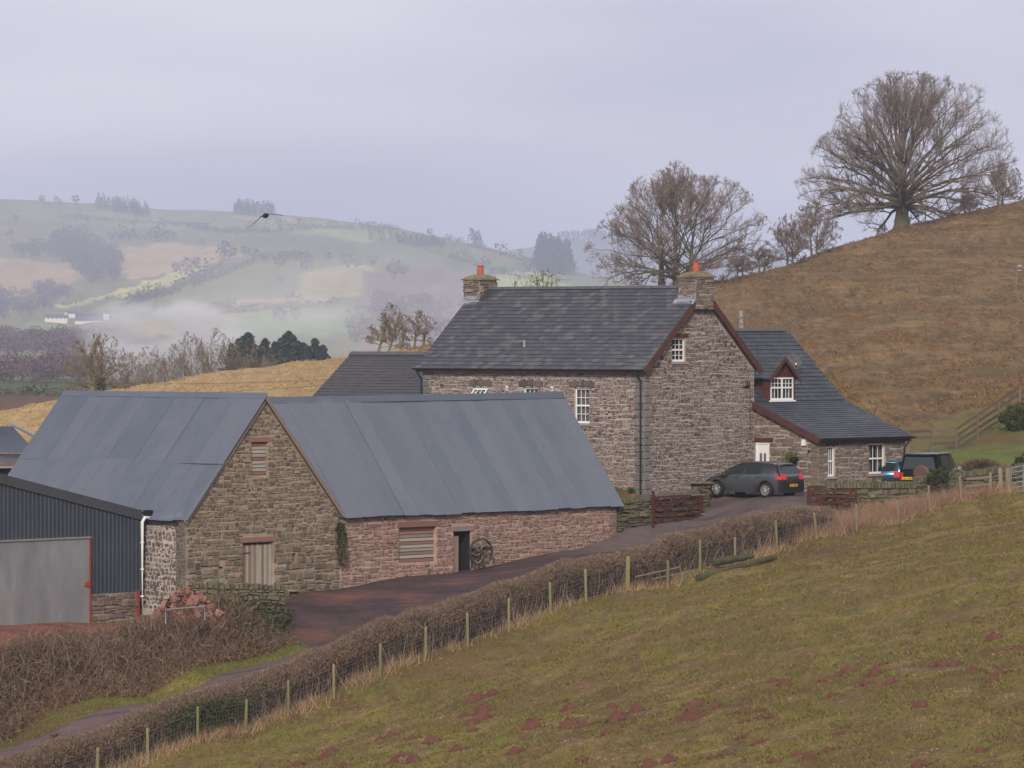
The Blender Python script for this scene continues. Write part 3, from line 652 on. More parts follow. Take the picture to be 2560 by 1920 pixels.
for h in fw:
    n = 10; cx_ = (h[0]+h[1])/2
    for i in range(n):
        f_ = (i+.5)/n-.5; va.append((cx_+f_*1.42, h[3]+.19-.10*abs(f_)*abs(f_)*4*.5, .115+.02*(i % 2), .30+.05*((i*7) % 3-1), .055, -f_*.34))
pieces(wF, 'arch_stone', UST, fF, va, M['voussoir'])
for i, h in enumerate(fw):
    window(house, fF, h[0], h[1], h[2], h[3], cols=3, rows=(2, 2), curtain=.95)
mb = MB(); hL = fw[2]                                             # top sash of the far window tilted open
frT = Fr(fF.p(hL[0]+.02, hL[3]-.08, -.02), fF.u, -(UZ*math.cos(R(38))-fF.n*math.sin(R(38))), None)
for a in ((0, .8, 0, .06), (0, .8, .52, .58), (0, .06, .06, .52), (.74, .8, .06, .52), (.26, .28, .06, .52), (.5, .52, .06, .52)): fbox(mb, frT, a[0], a[1], a[2], a[3], -.02, .02)
mb.build('open_window_sash', M['white'], house, label='white top sash tilted open')
wn = window(house, fG, gw[0][0], gw[0][1], gw[0][2], gw[0][3], cols=3, rows=(2, 2), curtain=.25)
mb = MB(); fbox(mb, fG, 1.62, 2.88, 6.665, 6.85, -.2, .03); mb.build('lintel', M['brown'], house)
# roof
pit = math.atan2(RI, HW/2); SL = HW/2/math.cos(pit)
def roof_frame(o, u, down, pitch):               # v runs up the slope
    v = -down*math.cos(pitch)+UZ*math.sin(pitch); return Fr(o, u, v, down*math.sin(pitch)+UZ*math.cos(pitch))
OV = .30; e0 = A+UZ*EV+UZ*.10
fR = roof_frame(e0-UB*OV+UA*(HL+.22)-UZ*OV*math.tan(pit), -UA, -UB, pit); RL = HL+.44; RS = SL+OV/math.cos(pit)
mb = MB(); fbox(mb, fR, 0, RL, 0, RS, -.10, 0); fR2 = roof_frame(e0+UB*(HW+OV)-UA*.22-UZ*OV*math.tan(pit), UA, UB, pit); fbox(mb, fR2, 0, RL, 0, RS, -.10, 0)
rf = mb.build('roof', M['slate'], house)
chR = (RL-.22-1.00, RL-.05); 
sl_ = slates(rg, 0, RL, -.02, RS-.08, .33, .235, th=.022)
pieces(rf, 'slate', [USL], fR, sl_, M['slate'], 210, 'slate_courses', pick=lambda q: -q[2]*q[3]+rg.random()*.02)
rt = []
for i in range(28): rt.append((.23+i*RL/28, RS-.03, RL/28-.012, .24, .05, 0, 0, .01))
pieces(rf, 'ridge_tile', [USL], fR, rt, M['ridge'])
mb = MB()                                                          # fascia, bargeboards
band(mb, A+UA*(HL+.2)-UB*(OV-.03)+UZ*(EV-.32), A-UA*.2-UB*(OV-.03)+UZ*(EV-.32), UZ, UB, .03, .19)
mb.build('fascia', M['brown'], house)
def barge(fr_, uu, v0_, v1_, out, parent, h_=.24, th=.05, drop=0.0, name='bargeboard'):
    mb = MB(); p, q = fr_.p(uu, v0_, -.02-h_), fr_.p(uu, v1_, -.02-h_); mb.box(p, q-p, out*th, fr_.n*h_); return mb.build(name, M['brown'], parent)
barge(fR, RL, -.02, RS-.9, -UA, house, .26); barge(fR2, 0, -.02, RS-.9, -UA, house, .26)
barge(fR, 0, -.02, RS-.1, UA, house, .22)
mb = MB(); g0 = A-UB*(OV+.06)+UZ*(EV-.16); gutter(mb, g0+UA*(HL+.3), g0-UA*.25, .065); mb.build('gutter', M['gutter'], house)
def downpipe(parent, top, foot, off, mat='gutter', r=.038):
    mb = MB(); t_, f_ = np.asarray(top, float), np.asarray(foot, float); mb.tube([t_, t_-UZ*.08, f_+UZ*(t_[2]-f_[2]-.42), f_+UZ*.1, f_-off*.0], r, 8)
    for z in np.arange(.6, t_[2]-f_[2]-.6, 1.6): mb.tube([f_+UZ*z, f_+UZ*(z+.07)], r*1.35, 8)
    return mb.build('downpipe', M[mat], parent)
downpipe(house, g0-UA*-.12-UZ*.05, A+UA*.12-UB*.09, UB); downpipe(house, g0+UA*(HL+.05)-UZ*.05, A+UA*(HL-.02)-UB*.09+UA*.05, UB)
# chimneys
def chimney(c, w_u, w_g, zb, zt, steps, pot_h, nm='chimney'):
    """c centre on plan; w_u along the ridge, w_g across it"""
    mb = MB(); ux, uy = -UA, UB
    def blk(a, b, z0, z1): mb.box(c-ux*a/2-uy*b/2+UZ*(z0-c[2]), ux*a, uy*b, UZ*(z1-z0))
    blk(w_u, w_g, zb, zt); 
    ch = mb.build(nm, M['mortar_house'], house)
    rg3 = np.random.default_rng(int(c[0]*10)+50)
    for fr_, wd in ((Fr(c-uy*w_g/2-ux*w_u/2+UZ*(zb-c[2]), ux, UZ, -uy), w_u), (Fr(c+ux*w_u/2-uy*w_g/2+UZ*(zb-c[2]), uy, UZ, ux), w_g), (Fr(c-ux*w_u/2+uy*w_g/2+UZ*(zb-c[2]), -uy, UZ, -ux), w_g)):
        hh = zt-zb
        it = rubble(rg3, 0, wd, 0, hh, zero, lambda u: hh, [], (.12, .2), (.18, .4), (.02, .04), .014)
        it = [i_[:4]+((i_[4]+(.05 if i_[1] > steps else 0)),)+i_[5:] for i_ in it]
        pieces(ch, 'stone', UST, fr_, it, M['stone_annex'])
    cap = MB(); cap.box(c-ux*(w_u/2+.1)-uy*(w_g/2+.1)+UZ*(zt-c[2]), ux*(w_u+.2), uy*(w_g+.2), UZ*.05); cap.build('cap_slab', M['flaunch'], ch)
    d = MB(); z0 = zt+.05-c[2]
    for (a, b, z) in ((.5, .5, 0), (.40, .40, .09), (.26, .26, .17), (.12, .12, .22)):
        pass
    rings = [(1.0, 0), (.82, .08), (.56, .16), (.30, .21)]; V = []
    for f_, z in rings:
        for sx, sy in ((-1, -1), (1, -1), (1, 1), (-1, 1)): V.append(c+ux*sx*f_*(w_u/2+.06)+uy*sy*f_*(w_g/2+.06)+UZ*(z0+z))
    f = [[0, 3, 2, 1]]
    for i in range(3):
        for j in range(4): f.append([4*i+j, 4*i+(j+1) % 4, 4*i+4+(j+1) % 4, 4*i+4+j])
    f.append([12, 13, 14, 15]); d.add(V, f); d.build('flaunching', M['flaunch'], ch)
    p = MB(); z0 += .15; p.lathe(c+UZ*z0, [(.0, 0), (.15, 0), (.145, pot_h*.45), (.155, pot_h*.47), (.155, pot_h*.53), (.14, pot_h*.55), (.135, pot_h*.9), (.16, pot_h*.92), (.16, pot_h), (.11, pot_h), (.10, pot_h-.15), (0, pot_h-.15)], 18)
    p.build('chimney_pot', M['pot'], ch, smooth=False)
    le = MB()
    for s_ in (-1, 1):
        k_ = w_g/2*math.tan(pit)
        zr = A[2]+EV+.10+RI
        P0 = c+uy*s_*(w_g/2+.015)+UZ*(zr-k_-c[2]); le.box(P0-ux*(w_u/2+.16)-uy*s_*.0-UZ*.04, ux*(w_u+.2), uy*s_*.22-UZ*.22*math.tan(pit), UZ*.05)
        le.box(P0-ux*(w_u/2+.02)-UZ*.03, ux*(w_u+.04), uy*s_*.012, UZ*.20)
    le.build('lead_flashing', M['lead'], ch)
rc = A+UB*(HW/2)
chimney(rc+UA*.20, .95, 1.16, A[2]+EV+RI-.85, 2.30, 1.15, .46)
chimney(rc+UA*(HL-.05), .92, 1.12, A[2]+EV+RI-1.25, 2.27, 1.2, .46)
mb = MB(); cst = rc-UA*.0; fbox(mb, fG, HW/2-.56, HW/2+.56, EV+RI-.80, EV+RI+.4, -.02, .25); wc = mb.build('chimney_breast', M['mortar_house'], house)
pieces(wc, 'stone', UST, Fr(fG.p(HW/2-.56, EV+RI-.80, .25), fG.u, fG.v, fG.n), rubble(rg, 0, 1.12, 0, 1.2, zero, lambda u: 1.2, [], (.1, .18), (.16, .36)), M['stone_house'])
for i, px in enumerate((1268, 1381)):                              # small white wall vents
    k_ = (px-CX)/F; t = (5.5-k_*200)/(.743+k_*.669); uu = HL-t; mb = MB(); fbox(mb, fF, uu-.06, uu+.06, 4.40, 4.60, -.02, .04)
    vt = mb.build('wall_vent', M['white'], house); mb = MB(); fbox(mb, fF, uu-.04, uu+.04, 4.43, 4.53, .04, .05); mb.build('vent_grille', M['sill'], vt)
mb = MB(); p = fR.p(RL-.22-7.35, 1.38, .0); mb.lathe(p, [(.07, 0), (.06, .08), (.05, .2), (.075, .21), (.07, .29), (0, .31)], 12); mb.build('roof_vent', M['lead'], house)
mb = MB(); p = A+UA*(HL+1.0)+UB*4.1+UZ*(5.3); mb.tube([p, p+UZ*2.55], .085, 12); fl_ = mb.build('flue', plain('flue_metal', (.50, .42, .30), .5, .4, metal=.3), house)
mb = MB(); mb.lathe(p+UZ*2.55, [(.11, 0), (.11, .05), (.04, .06), (.04, .12), (.12, .13), (.10, .2), (0, .21)], 12); mb.build('cowl', M['steel'], fl_)
mb = MB(); p = A+UA*(HL+1.55)+UB*2.4+UZ*4.9; mb.tube([p, p+UZ*1.3], .06, 10); mb.build('soil_pipe', M['white_pipe'], house)
mb = MB()
for k_ in range(2): mb.tube([fG.p(HW-.5-k_*.14, 4.55, .02), fG.p(HW-.5-k_*.14, 4.6, .14), fG.p(HW-.5-k_*.14, 4.8, .16)], .03, 8)
mb.box(fG.p(HW-.75, 4.5, 0), fG.u*.34, fG.n*.04, UZ*.05); mb.tube([fG.p(HW-.3, 4.6, .02), fG.p(HW-.28, 3, .02), fG.p(HW-.3, 2.1, .02)], .012, 6); mb.build('cable_bracket', M['black'], house)

# left wing of the house
wl0 = A+UA*HL; WLn, wz = 7.9, 4.45; wgr = 3.95
tw = lambda u: 5.97-.16-abs(u-wgr)*math.tan(R(37.5))
frw = Fr(wl0+UA*WLn, -UA, UZ, -UB); mb = MB(); wall_prisms(mb, Fr(frw.o+UB*.15, -UA, UZ, -UB), 0, WLn, zero, lambda u: 2.72, [], .4)
mb2 = Fr(wl0+UA*WLn+UB*(7.9), -UB, UZ, UA); wall_prisms(mb, mb2, 0, 7.75, zero, tw, [], .4, cuts=(3.95,)); mb.build('wing_wall', M['mortar_house'], house)
pw = R(37.5); zr = -0.93
fW = roof_frame(A3(*(wl0+UA*(WLn+.2)-UB*.15))*A3(1, 1, 0)+UZ*(zr-(wgr+.15-.0)*math.tan(pw)), -UA, -UB, pw); WS = (wgr+.15)/math.cos(pw); WLL = WLn+.2
mb = MB(); fbox(mb, fW, 0, WLL, 0, WS, -.1, 0); fW2 = roof_frame(A3(*(wl0+UB*(2*wgr+.15)))*A3(1, 1, 0)+UZ*(zr-(wgr+.15)*math.tan(pw)), UA, UB, pw); fbox(mb, fW2, 0, WLL, 0, WS, -.1, 0)
rw = mb.build('wing_roof', M['slate_new'], house)
pieces(rw, 'slate', [USL], fW, slates(rg, 0, WLL, 0, WS-.06, .30, .21, th=.014, jit=.003), M['slate_new'], 40, 'slate_courses')
mb = MB(); fbox(mb, fW, 0, WLL, WS-.22, WS+.02, .005, .06); mb.build('ridge_capping', M['ridge'], house)
mb = MB(); su, sv = WLL-.85, 1.72; fbox(mb, fW, su-.0, su+.75, sv, sv+.08, 0, .14); fbox(mb, fW, su, su+.07, sv+.08, sv+1.05, 0, .12); fbox(mb, fW, su+.68, su+.75, sv+.08, sv+1.05, 0, .12); fbox(mb, fW, su+.07, su+.68, sv+.97, sv+1.05, 0, .12)
skl = mb.build('skylight', M['black'], house); mb = MB(); fbox(mb, fW, su+.07, su+.68, sv+.08, sv+.97, .05, .07); mb.build('pane', M['glass'], skl)
mb = MB(); fbox(mb, fW, su-.2, su+.85, sv-.28, sv-.002, .03, .045); mb.build('flashing', M['lead'], skl)

# annex: steep roof running into a shallow catslide on the right
mA, nA = 3.48, 6.03; Ca = A+UB*HW
dZ = -6.72-A[2]; zB = -4.40-.0; zC = -2.98; zT = .10             # roof heights at eaves, kink and ridge
dwf = Fr(Ca+UB*.03, -UA, UZ, -UB); ewf = Fr(Ca-UA*mA+UB*.03, UB, UZ, -UA)
topd = lambda u: (zC-A[2])-(zC-zB)*(u/mA)-.12
door = (.02, .82, -.0, 2.20)
mb = MB(); wall_prisms(mb, dwf, 0, mA, zero, topd, [door], .4, cuts=(1.8,)); wD = mb.build('porch_side_wall', M['mortar_house'], house)
ew = [(.62, 1.12, .77, 2.05), (3.47, 4.60, .82, 2.12)]
ht = zB-A[2]-.22
mb = MB(); wall_prisms(mb, ewf, .4, nA, zero, lambda u: ht, ew, .4); prism(mb, ewf, [(0, 0), (.4, 0), (.4, ht), (0, ht)], -.396, 0); wE = mb.build('annex_front_wall', M['mortar_house'], house)
mb = MB(); far_ = Fr(ewf.p(nA, 0, 0), UA, UZ, UB)
wall_prisms(mb, far_, .4, mA+6.3, zero, lambda u: (zB-A[2]+(zC-zB)*u/mA if u < mA else zC-A[2]+(zT-zC)*(1-abs(u-mA-3.25)/3.25))-.15, [], .4, cuts=(mA, mA+3.25)); mb.build('annex_end_wall', M['mortar_house'], house)
pieces(wD, 'stone', UST, dwf, rubble(rg, .02, mA-.02, 0, 3.9, zero, lambda u: topd(u)-.08, [door, (0, 1.1, 2.20, 2.40)], (.11, .24), (.16, .5), big=.15), M['stone_annex'], 80, 'stone_rubble')
pieces(wE, 'stone', UST, ewf, rubble(rg, .02, nA-.02, 0, ht, zero, lambda u: ht-.02, ew+[(.45, 1.3, 2.05, 2.3), (3.3, 4.8, 2.12, 2.3)], (.11, .24), (.16, .5), big=.15), M['stone_annex'], 120, 'stone_rubble')
mb = MB(); fbox(mb, dwf, -.04, 1.05, 2.205, 2.39, -.2, .03); mb.build('lintel', M['brown'], house)
for a, b in ((.45, 1.32), (3.3, 4.85)): mb = MB(); fbox(mb, ewf, a, b, 2.125 if a > 2 else 2.06, ht+.0, -.2, .025); mb.build('lintel', M['brown'], house)
for i, h in enumerate(ew): window(house, ewf, *h, cols=3, rows=(1, 1), split=(.5,), curtain=.7)
mb = MB(); u0, u1 = door[0]+.02, door[1]-.02; fbox(mb, dwf, u0, u1, .02, 2.18, -.12, -.06)
fbox(mb, dwf, u0, u0+.07, .02, 2.18, -.06, -.03); fbox(mb, dwf, u1-.07, u1, .02, 2.18, -.06, -.03); fbox(mb, dwf, u0+.07, u1-.07, 2.11, 2.18, -.06, -.03)
dr = mb.build('door', M['white'], house)
for c_ in (.31, .53):
    mb = MB(); prism(mb, dwf, [(c_-.065, .75), (c_+.065, .75), (c_+.065, 1.68), (c_, 1.75), (c_-.065, 1.68)], -.058, -.052); mb.build('door_glass', M['glass'], dr)
mb = MB(); mb.tube([dwf.p(.74, 1.0, -.06), dwf.p(.74, 1.0, 0), dwf.p(.64, 1.0, 0)], .012, 6); mb.build('door_handle', M['steel'], dr)
mb = MB(); fbox(mb, dwf, 2.62, 2.82, 2.08, 2.34, 0, .08); lt = mb.build('outside_light', M['white'], house); mb = MB(); mb.lathe(dwf.p(3.02, 1.85, .0), [(0, 0), (.05, 0), (.06, .06), (.0, .09)], 12, -UB); mb.build('door_bell', M['black'], house)
# annex roofs
plo = math.atan2(zC-zB, mA); pst = math.atan2(zT-zC, 3.25)
flo = roof_frame(A3(*(Ca-UA*(mA+.25)-UB*.12))*A3(1, 1, 0)+UZ*(zB-.25*math.tan(plo)), UB, -UA, plo); Llo = (mA+.25)/math.cos(plo); Wlo = nA+.40
fst = roof_frame(A3(*(Ca-UB*.0))*A3(1, 1, 0)+UZ*zC, UB, -UA, pst); Lst = 3.25/math.cos(pst); Wst = nA+.28
mb = MB(); fbox(mb, flo, 0, Wlo, 0, Llo-.02, -.09, 0); fbox(mb, fst, .05, Wst, 0, Lst, -.09, 0)
fbk = roof_frame(A3(*(Ca+UA*6.5+UB*Wst))*A3(1, 1, 0)+UZ*zC, -UB, UA, pst); fbox(mb, fbk, 0, Wst-.05, 0, Lst, -.09, 0)
ra = mb.build('annex_roof', M['slate_annex'], house)
pieces(ra, 'slate', [USL], flo, slates(rg, 0, Wlo, -.02, Llo-.12, .33, .225, th=.02), M['slate_annex'], 45, 'lower_slate_courses')
pieces(ra, 'slate', [USL], fst, slates(rg, .05, Wst, .02, Lst-.06, .36, .245, th=.024), M['slate_annex'], 45, 'upper_slate_courses')
pieces(ra, 'ridge_tile', [USL], fst, [(.3+i*.5, Lst-.02, .49, .24, .05, 0, 0, .01) for i in range(12)], M['ridge'])
mb = MB(); p, q = flo.p(-.05, 0, -.26), flo.p(-.05, Llo, -.26); mb.box(p, q-p, UB*.05, flo.n*.25); mb.build('bargeboard', M['brown'], house)
mb = MB(); p = flo.p(-.05, 0, -.24); band(mb, p, p+UB*(Wlo+.05), UZ, UA, .03, .2); mb.build('fascia', M['brown'], house)
mb = MB(); g0 = flo.p(0, 0, 0)-UA*.07-UZ*.02; gutter(mb, g0, g0+UB*(Wlo+.05), .065); mb.build('gutter', M['gutter'], house)
downpipe(house, g0+UB*(nA+.1)-UZ*.05, ewf.p(nA-.15, 0, .08), UB)
# dormer
dn0, dn1 = .93, 2.80; dzE = -1.95; dzA = -1.17; dcn = (dn0+dn1)/2
fD = Fr(A3(*(Ca))*A3(1, 1, 0)-UA*.02+UZ*0, UB, UZ, -UA)
mb = MB()
def dpt(n_, m_, z): return A3(*(Ca-UA*m_+UB*n_))*A3(1, 1, 0)+UZ*z
mt = lambda z: -(z-zC)/math.tan(pst)
zl = zC-.0
for n_ in (dn0, dn1-.06):                                           # cheeks
    a, b, c = dpt(n_, 0, zl), dpt(n_, 0, dzE), dpt(n_, mt(dzE), dzE); o_ = UB*.06
    mb.add([a, b, c, a+o_, b+o_, c+o_], [[[0, 1, 2]], [[3, 5, 4]]]); mb.add([a, b, c, a+o_, b+o_, c+o_], [[0, 3, 4, 1], [1, 4, 5, 2], [2, 5, 3, 0]])
fbox(mb, fD, dn0+.06, dn0+.16, zl, dzE, -.08, .0); fbox(mb, fD, dn1-.16, dn1-.06, zl, dzE, -.08, 0)
prism(mb, fD, [(dn0-.05, dzE), (dn1+.05, dzE), (dcn, dzA+.02)], -.08, -.0); dm = mb.build('dormer', M['brown'], house)
wz0 = zl+.0
window(dm, fD, dn0+.16, dn1-.16, zl+.04, dzE-.02, rec=.02, cols=3, rows=(1, 2), split=(.5,), mull=True, curtain=.4, sill=False) if False else None
wdo = window(house, fD, dn0+.16, dn1-.16, zl+.05, dzE-.01, rec=-.02, cols=3, rows=(1, 2), split=(.55,), mull=True, curtain=.5, sill=False)
mb = MB(); fbox(mb, fD, dn0+.08, dn1-.08, zl-.02, zl+.045, -.05, .10); mb.build('sill', M['white'], wdo)
dp = math.atan2(dzA+.12-dzE, (dn1-dn0)/2+.12)
for sg in (-1, 1):
    mb = MB(); e = dcn+sg*((dn1-dn0)/2+.14); zz = dzE-.10; zt_ = dzA+.08; f0, f1 = .22, lambda z: mt(z)-.15
    a, b = dpt(e, f0, zz), dpt(dcn, f0, zt_); c, d = dpt(dcn, f1(zt_), zt_), dpt(e, f1(zz), zz)
    up = UZ*.05; V = [a, b, c, d, a+up, b+up, c+up, d+up]; mb.hexa(V if sg < 0 else [V[i] for i in (1, 0, 3, 2, 5, 4, 7, 6)]); dr_ = mb.build('dormer_roof', M['slate_annex'], house)
    if sg < 0:
        fd = Fr(a+up, -(a-d)/np.linalg.norm(a-d)*-1, (b-a)/np.linalg.norm(b-a))
        L1 = np.linalg.norm(b-a); fd = Fr(d+up, (a-d)/np.linalg.norm(a-d), (b-a)/np.linalg.norm(b-a)); Ld = np.linalg.norm(a-d)
        pieces(dr_, 'slate', [USL], fd, slates(rg, 0, Ld, 0, L1, .34, .22, left=lambda v: -.0+(-np.linalg.norm(c-d)*0), th=.018), M['slate_annex'])
    mb = MB(); dn = -UZ*.20; a2, b2 = dpt(e, f0+.03, zz+.03), dpt(dcn, f0+.03, zt_+.04); mb.box(a2, b2-a2, UA*.04, dn); mb.build('bargeboard', M['brown'], house)
# satellite dish behind the dormer
dl = dpt(3.95, -1.0, -1.30); dish = thing('satellite_dish', dl, 'grey satellite dish on the slate roof behind the dormer', 'satellite dish')
mb = MB(); ax = Vector((.25, -.9, .35)).normalized(); mb.lathe(dl, [(0, .0), (.12, .006), (.26, .03), (.38, .07), (.37, .08), (.25, .042), (.12, .018), (0, .012)], 24, ax); mb.build('dish', M['ridge'], dish, smooth=True)
mb = MB(); axv = A3(*ax); mb.tube([dl-axv*.0, dl-axv*.15, dl-axv*.2-UZ*.5], .02, 6); mb.tube([dl-UZ*.34+axv*.07, dl+axv*.34-UZ*.22], .012, 6); mb.build('arm', M['steel'], dish)
mb = MB(); mb.cbox(dl+axv*.36-UZ*.21, .07, .1, .07); mb.build('receiver', M['white'], dish)
# ------------------------------------------------------------------ gable barn and long barn
D0 = A3(-12.09, 178, -10.35); bw, bL = 8.21, 11.0; zEv = -6.86; zAp = -2.40
barn = thing('gable_barn', D0, 'rubble stone barn with blue-grey tin roof, tall pointed gable and boarded plank door', 'barn')
fb = Fr(D0, UB, UZ, -UA); rg = np.random.default_rng(33)
E_ = zEv-D0[2]; AP = zAp-D0[2]-.1
tb = lambda u: E_+(AP-E_)*(1-abs(u-bw/2)/(bw/2))
hatch = (3.42, 4.30, 5.0-.05, 6.20); bdoor = (2.95, 4.62, .55, 2.42)
slits = [(1.72, 1.86, 2.62, 2.86), (5.6, 5.75, 2.75, 3.02), (1.7, 1.95, 1.50, 1.58), (5.62, 5.82, 1.6, 1.95)]
gb = lambda u: -.3+.09*u*0
mb = MB(); wall_prisms(mb, fb, .0, bw, gb, tb, [hatch, bdoor]+slits, .55, cuts=(bw/2,)); wB = mb.build('gable_wall', M['mortar_barn'], barn)
mb = MB()
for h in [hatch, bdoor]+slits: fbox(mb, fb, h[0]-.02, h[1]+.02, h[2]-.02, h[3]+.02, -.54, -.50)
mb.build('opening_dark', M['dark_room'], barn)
H_ = [hatch, bdoor, (3.3, 4.45, 6.2, 6.40), (2.8, 4.75, 2.42, 2.66)]+slits
st = rubble(rg, .02, bw-.02, 2.2, E_+5, gb, lambda u: tb(u)-.10, H_, (.09, .19), (.12, .35), (.012, .04), .026)
st2 = rubble(rg, .02, bw-.02, 0, 2.2, gb, lambda u: 2.2, H_, (.12, .30), (.18, .55), (.02, .06), .03, big=.12)
pieces(wB, 'stone', UST, fb, st+st2, M['stone_barn'], 230, 'stone_rubble')
fs = Fr(D0+UA*bL, -UA, UZ, -UB)
mb = MB(); wall_prisms(mb, fs, 0, bL-.552, gb, lambda u: E_, [], .5); prism(mb, fs, [(bL-.552, -.3), (bL, -.3), (bL, E_), (bL-.552, E_)], -.01, .0); wS = mb.build('side_wall', M['mortar_lime'], barn)
st = rubble(rg, bL-3.4, bL-.02, 0, E_, gb, lambda u: E_-.05, [], (.10, .24), (.10, .30), (.01, .03), .045, rj=.45)
pieces(wS, 'stone', UST, fs, st, M['stone_lime'], 70, 'stone_rubble')
mb = MB(); fk = Fr(D0+UA*bL+UB*bw, -UB, UZ, UA); wall_prisms(mb, fk, 0, bw, gb, tb, [], .5, cuts=(bw/2,)); fk2 = Fr(D0+UB*bw+UA*.6, UA, UZ, UB); wall_prisms(mb, fk2, 0, bL-1.2, gb, lambda u: E_, [], .5); mb.build('back_wall', M['mortar_barn'], barn)
def boards_h(parent, fr, u0, u1, v0, v1, n, tones, rg_, gap=.012, nn=(-.12, -.085), broken=()):
    h_ = (v1-v0)/n
    for i in range(n):
        a = rg_.uniform(-.01, .02); mb = MB(); e = u1 if i not in broken else u0+(u1-u0)*.55
        x0, x1 = u0+.0, e; t = rg_.uniform(-.008, .008)
        prism(mb, fr, [(x0, v0+i*h_+gap), (x1, v0+i*h_+gap+t), (x1, v0+(i+1)*h_-gap+t), (x0, v0+(i+1)*h_-gap)], nn[0]+a, nn[1]+a); mb.build('board', M[tones[i % len(tones)]], parent)
hb = MB(); fbox(hb, fb, hatch[0]+.01, hatch[1]-.01, hatch[2], hatch[3]-.0, -.17, -.13); ho = hb.build('hatch', M['dark_room'], barn)
boards_h(ho, fb, hatch[0]+.02, hatch[1]-.02, hatch[2]+.01, hatch[3]-.02, 9, ['plank_red', 'plank_pale', 'plank_pale', 'plank_pale', 'plank_red', 'plank_pale', 'plank_pale', 'plank_pale', 'plank_red'], rg)
mb = MB(); fbox(mb, fb, 3.32, 4.42, 6.21, 6.38, -.3, .03); mb.build('lintel', M['beam'], barn)
mb = MB(); prism(mb, fb, [(2.82, 2.44), (4.74, 2.46), (4.76, 2.64), (2.84, 2.62)], -.3, .035); mb.build('lintel', M['beam'], barn)
mb = MB(); fbox(mb, fb, bdoor[0]+.01, bdoor[1]-.01, bdoor[2], bdoor[3]-.08, -.2, -.16); do = mb.build('plank_door', M['dark_room'], barn)
n = 12
for i in range(n):
    a = bdoor[0]+.02+(bdoor[1]-bdoor[0]-.04)*i/n; b = bdoor[0]+.02+(bdoor[1]-bdoor[0]-.04)*(i+1)/n
    mb = MB(); fbox(mb, fb, a+.007, b-.007, bdoor[2]-.2, bdoor[3]-.05-rg.uniform(0, .05), -.15+rg.uniform(-.01, .01), -.11); mb.build('board', M['plank_red' if i < 2 else ['plank_brown', 'plank_pale', 'plank_pale', 'plank_brown', 'plank_pale'][i % 5]], do)
mb = MB(); fbox(mb, fb, bdoor[0]+.03, bdoor[0]+.5, 2.02, 2.06, -.10, -.085); mb.build('hinge', M['iron'], do)
def corrugated(parent, fr, wtot, L_, sheetw, lap, mat, left=None, name='roof_sheet', pitch=.0762, amp=.013, rows=((0, 1),), jit=.004):
    n = max(1, round(wtot/sheetw)); sw = wtot/n
    for r0, r1 in rows:
        for i in range(n):
            u = np.arange(i*sw-.03, (i+1)*sw+.03, pitch/4); v0_, v1_ = L_*r0-(.12 if r0 > 0 else 0), L_*r1
            z = amp*np.cos(u/pitch*2*math.pi)+.004+(i % 2)*.006+(.014 if r0 > 0 else 0)+rg.uniform(-jit, jit)
            lo = np.full(len(u), v0_); hi = np.full(len(u), v1_)
            if left is not None:
                lim = left(u); hi = np.minimum(hi, lim[1]); lo = np.maximum(lo, lim[0]); ok = hi > lo+.02
                if ok.sum() < 2: continue
                u, z, lo, hi = u[ok], z[ok], lo[ok], hi[ok]
            z = z+.035*vnoise(u/2.6, u*0+r0*5, 77)+.012*vnoise(u/.8, u*0, 78)
            lo = lo+(rg.uniform(-.03, .03) if r0 == 0 else 0)
            V = np.concatenate([fr.o+fr.u*u[:, None]+fr.v*x[:, None]+fr.n*zz[:, None] for x, zz in ((lo, z), (hi, z), (lo, z-.006), (hi, z-.006))])
            k = len(u); j = np.arange(k-1); q = np.concatenate([np.stack([j, j+1, k+j+1, k+j], 1), np.stack([2*k+j, 3*k+j, 3*k+j+1, 2*k+j+1], 1), np.stack([j, 2*k+j, 2*k+j+1, j+1], 1)])
            mb = MB(); mb.add(V, q); mb.build(name, mat, parent, smooth=False)
pb = math.atan2(zAp-zEv, bw/2); Lb = (bw/2+.15)/math.cos(pb)
frL = roof_frame(D0*A3(1, 1, 0)+UA*(bL+.1)-UB*.15+UZ*(zEv-.15*math.tan(pb)+.04), -UA, -UB, pb)
mb = MB(); fbox(mb, frL, .1, bL+.08, .1, Lb, -.14, -.05); 
frR = roof_frame(D0*A3(1, 1, 0)+UB*(bw+.15)-UA*.08+UZ*(zEv-.15*math.tan(pb)+.04), UA, UB, pb); fbox(mb, frR, .0, bL+.1, .1, Lb, -.06, -.01)
rB = mb.build('roof', M['tin'], barn)
corrugated(rB, frL, bL+.28, Lb, .8, .1, M['tin'], rows=((0, .46), (.46, 1)))
mb = MB(); p = frL.p(0, Lb-.20, .03); ridge_end = frL.p(bL+.28, Lb-.20, .03)
mb.add([frL.p(0, Lb-.22, .03), frL.p(bL+.28, Lb-.22, .03), frL.p(bL+.28, Lb+.05, .05), frL.p(0, Lb+.05, .05), frL.p(0, Lb-.22, .018), frL.p(bL+.28, Lb-.22, .018), frL.p(bL+.28, Lb+.04, .03), frL.p(0, Lb+.04, .03)], [[0, 1, 2, 3], [4, 7, 6, 5], [0, 4, 5, 1], [2, 6, 7, 3], [1, 5, 6, 2], [0, 3, 7, 4]]); mb.build('ridge_capping', M['tin'], barn)
mb = MB(); p, q = frL.p(bL+.16, -.05, -.20), frL.p(bL+.16, Lb, -.20); mb.box(p, q-p, -UA*.04, frL.n*.19); p, q = frR.p(-.04, -.02, -.18), frR.p(-.04, Lb, -.18); mb.box(p, q-p, -UA*.04, frR.n*.15); mb.build('bargeboard', M['grey_wood'], barn)
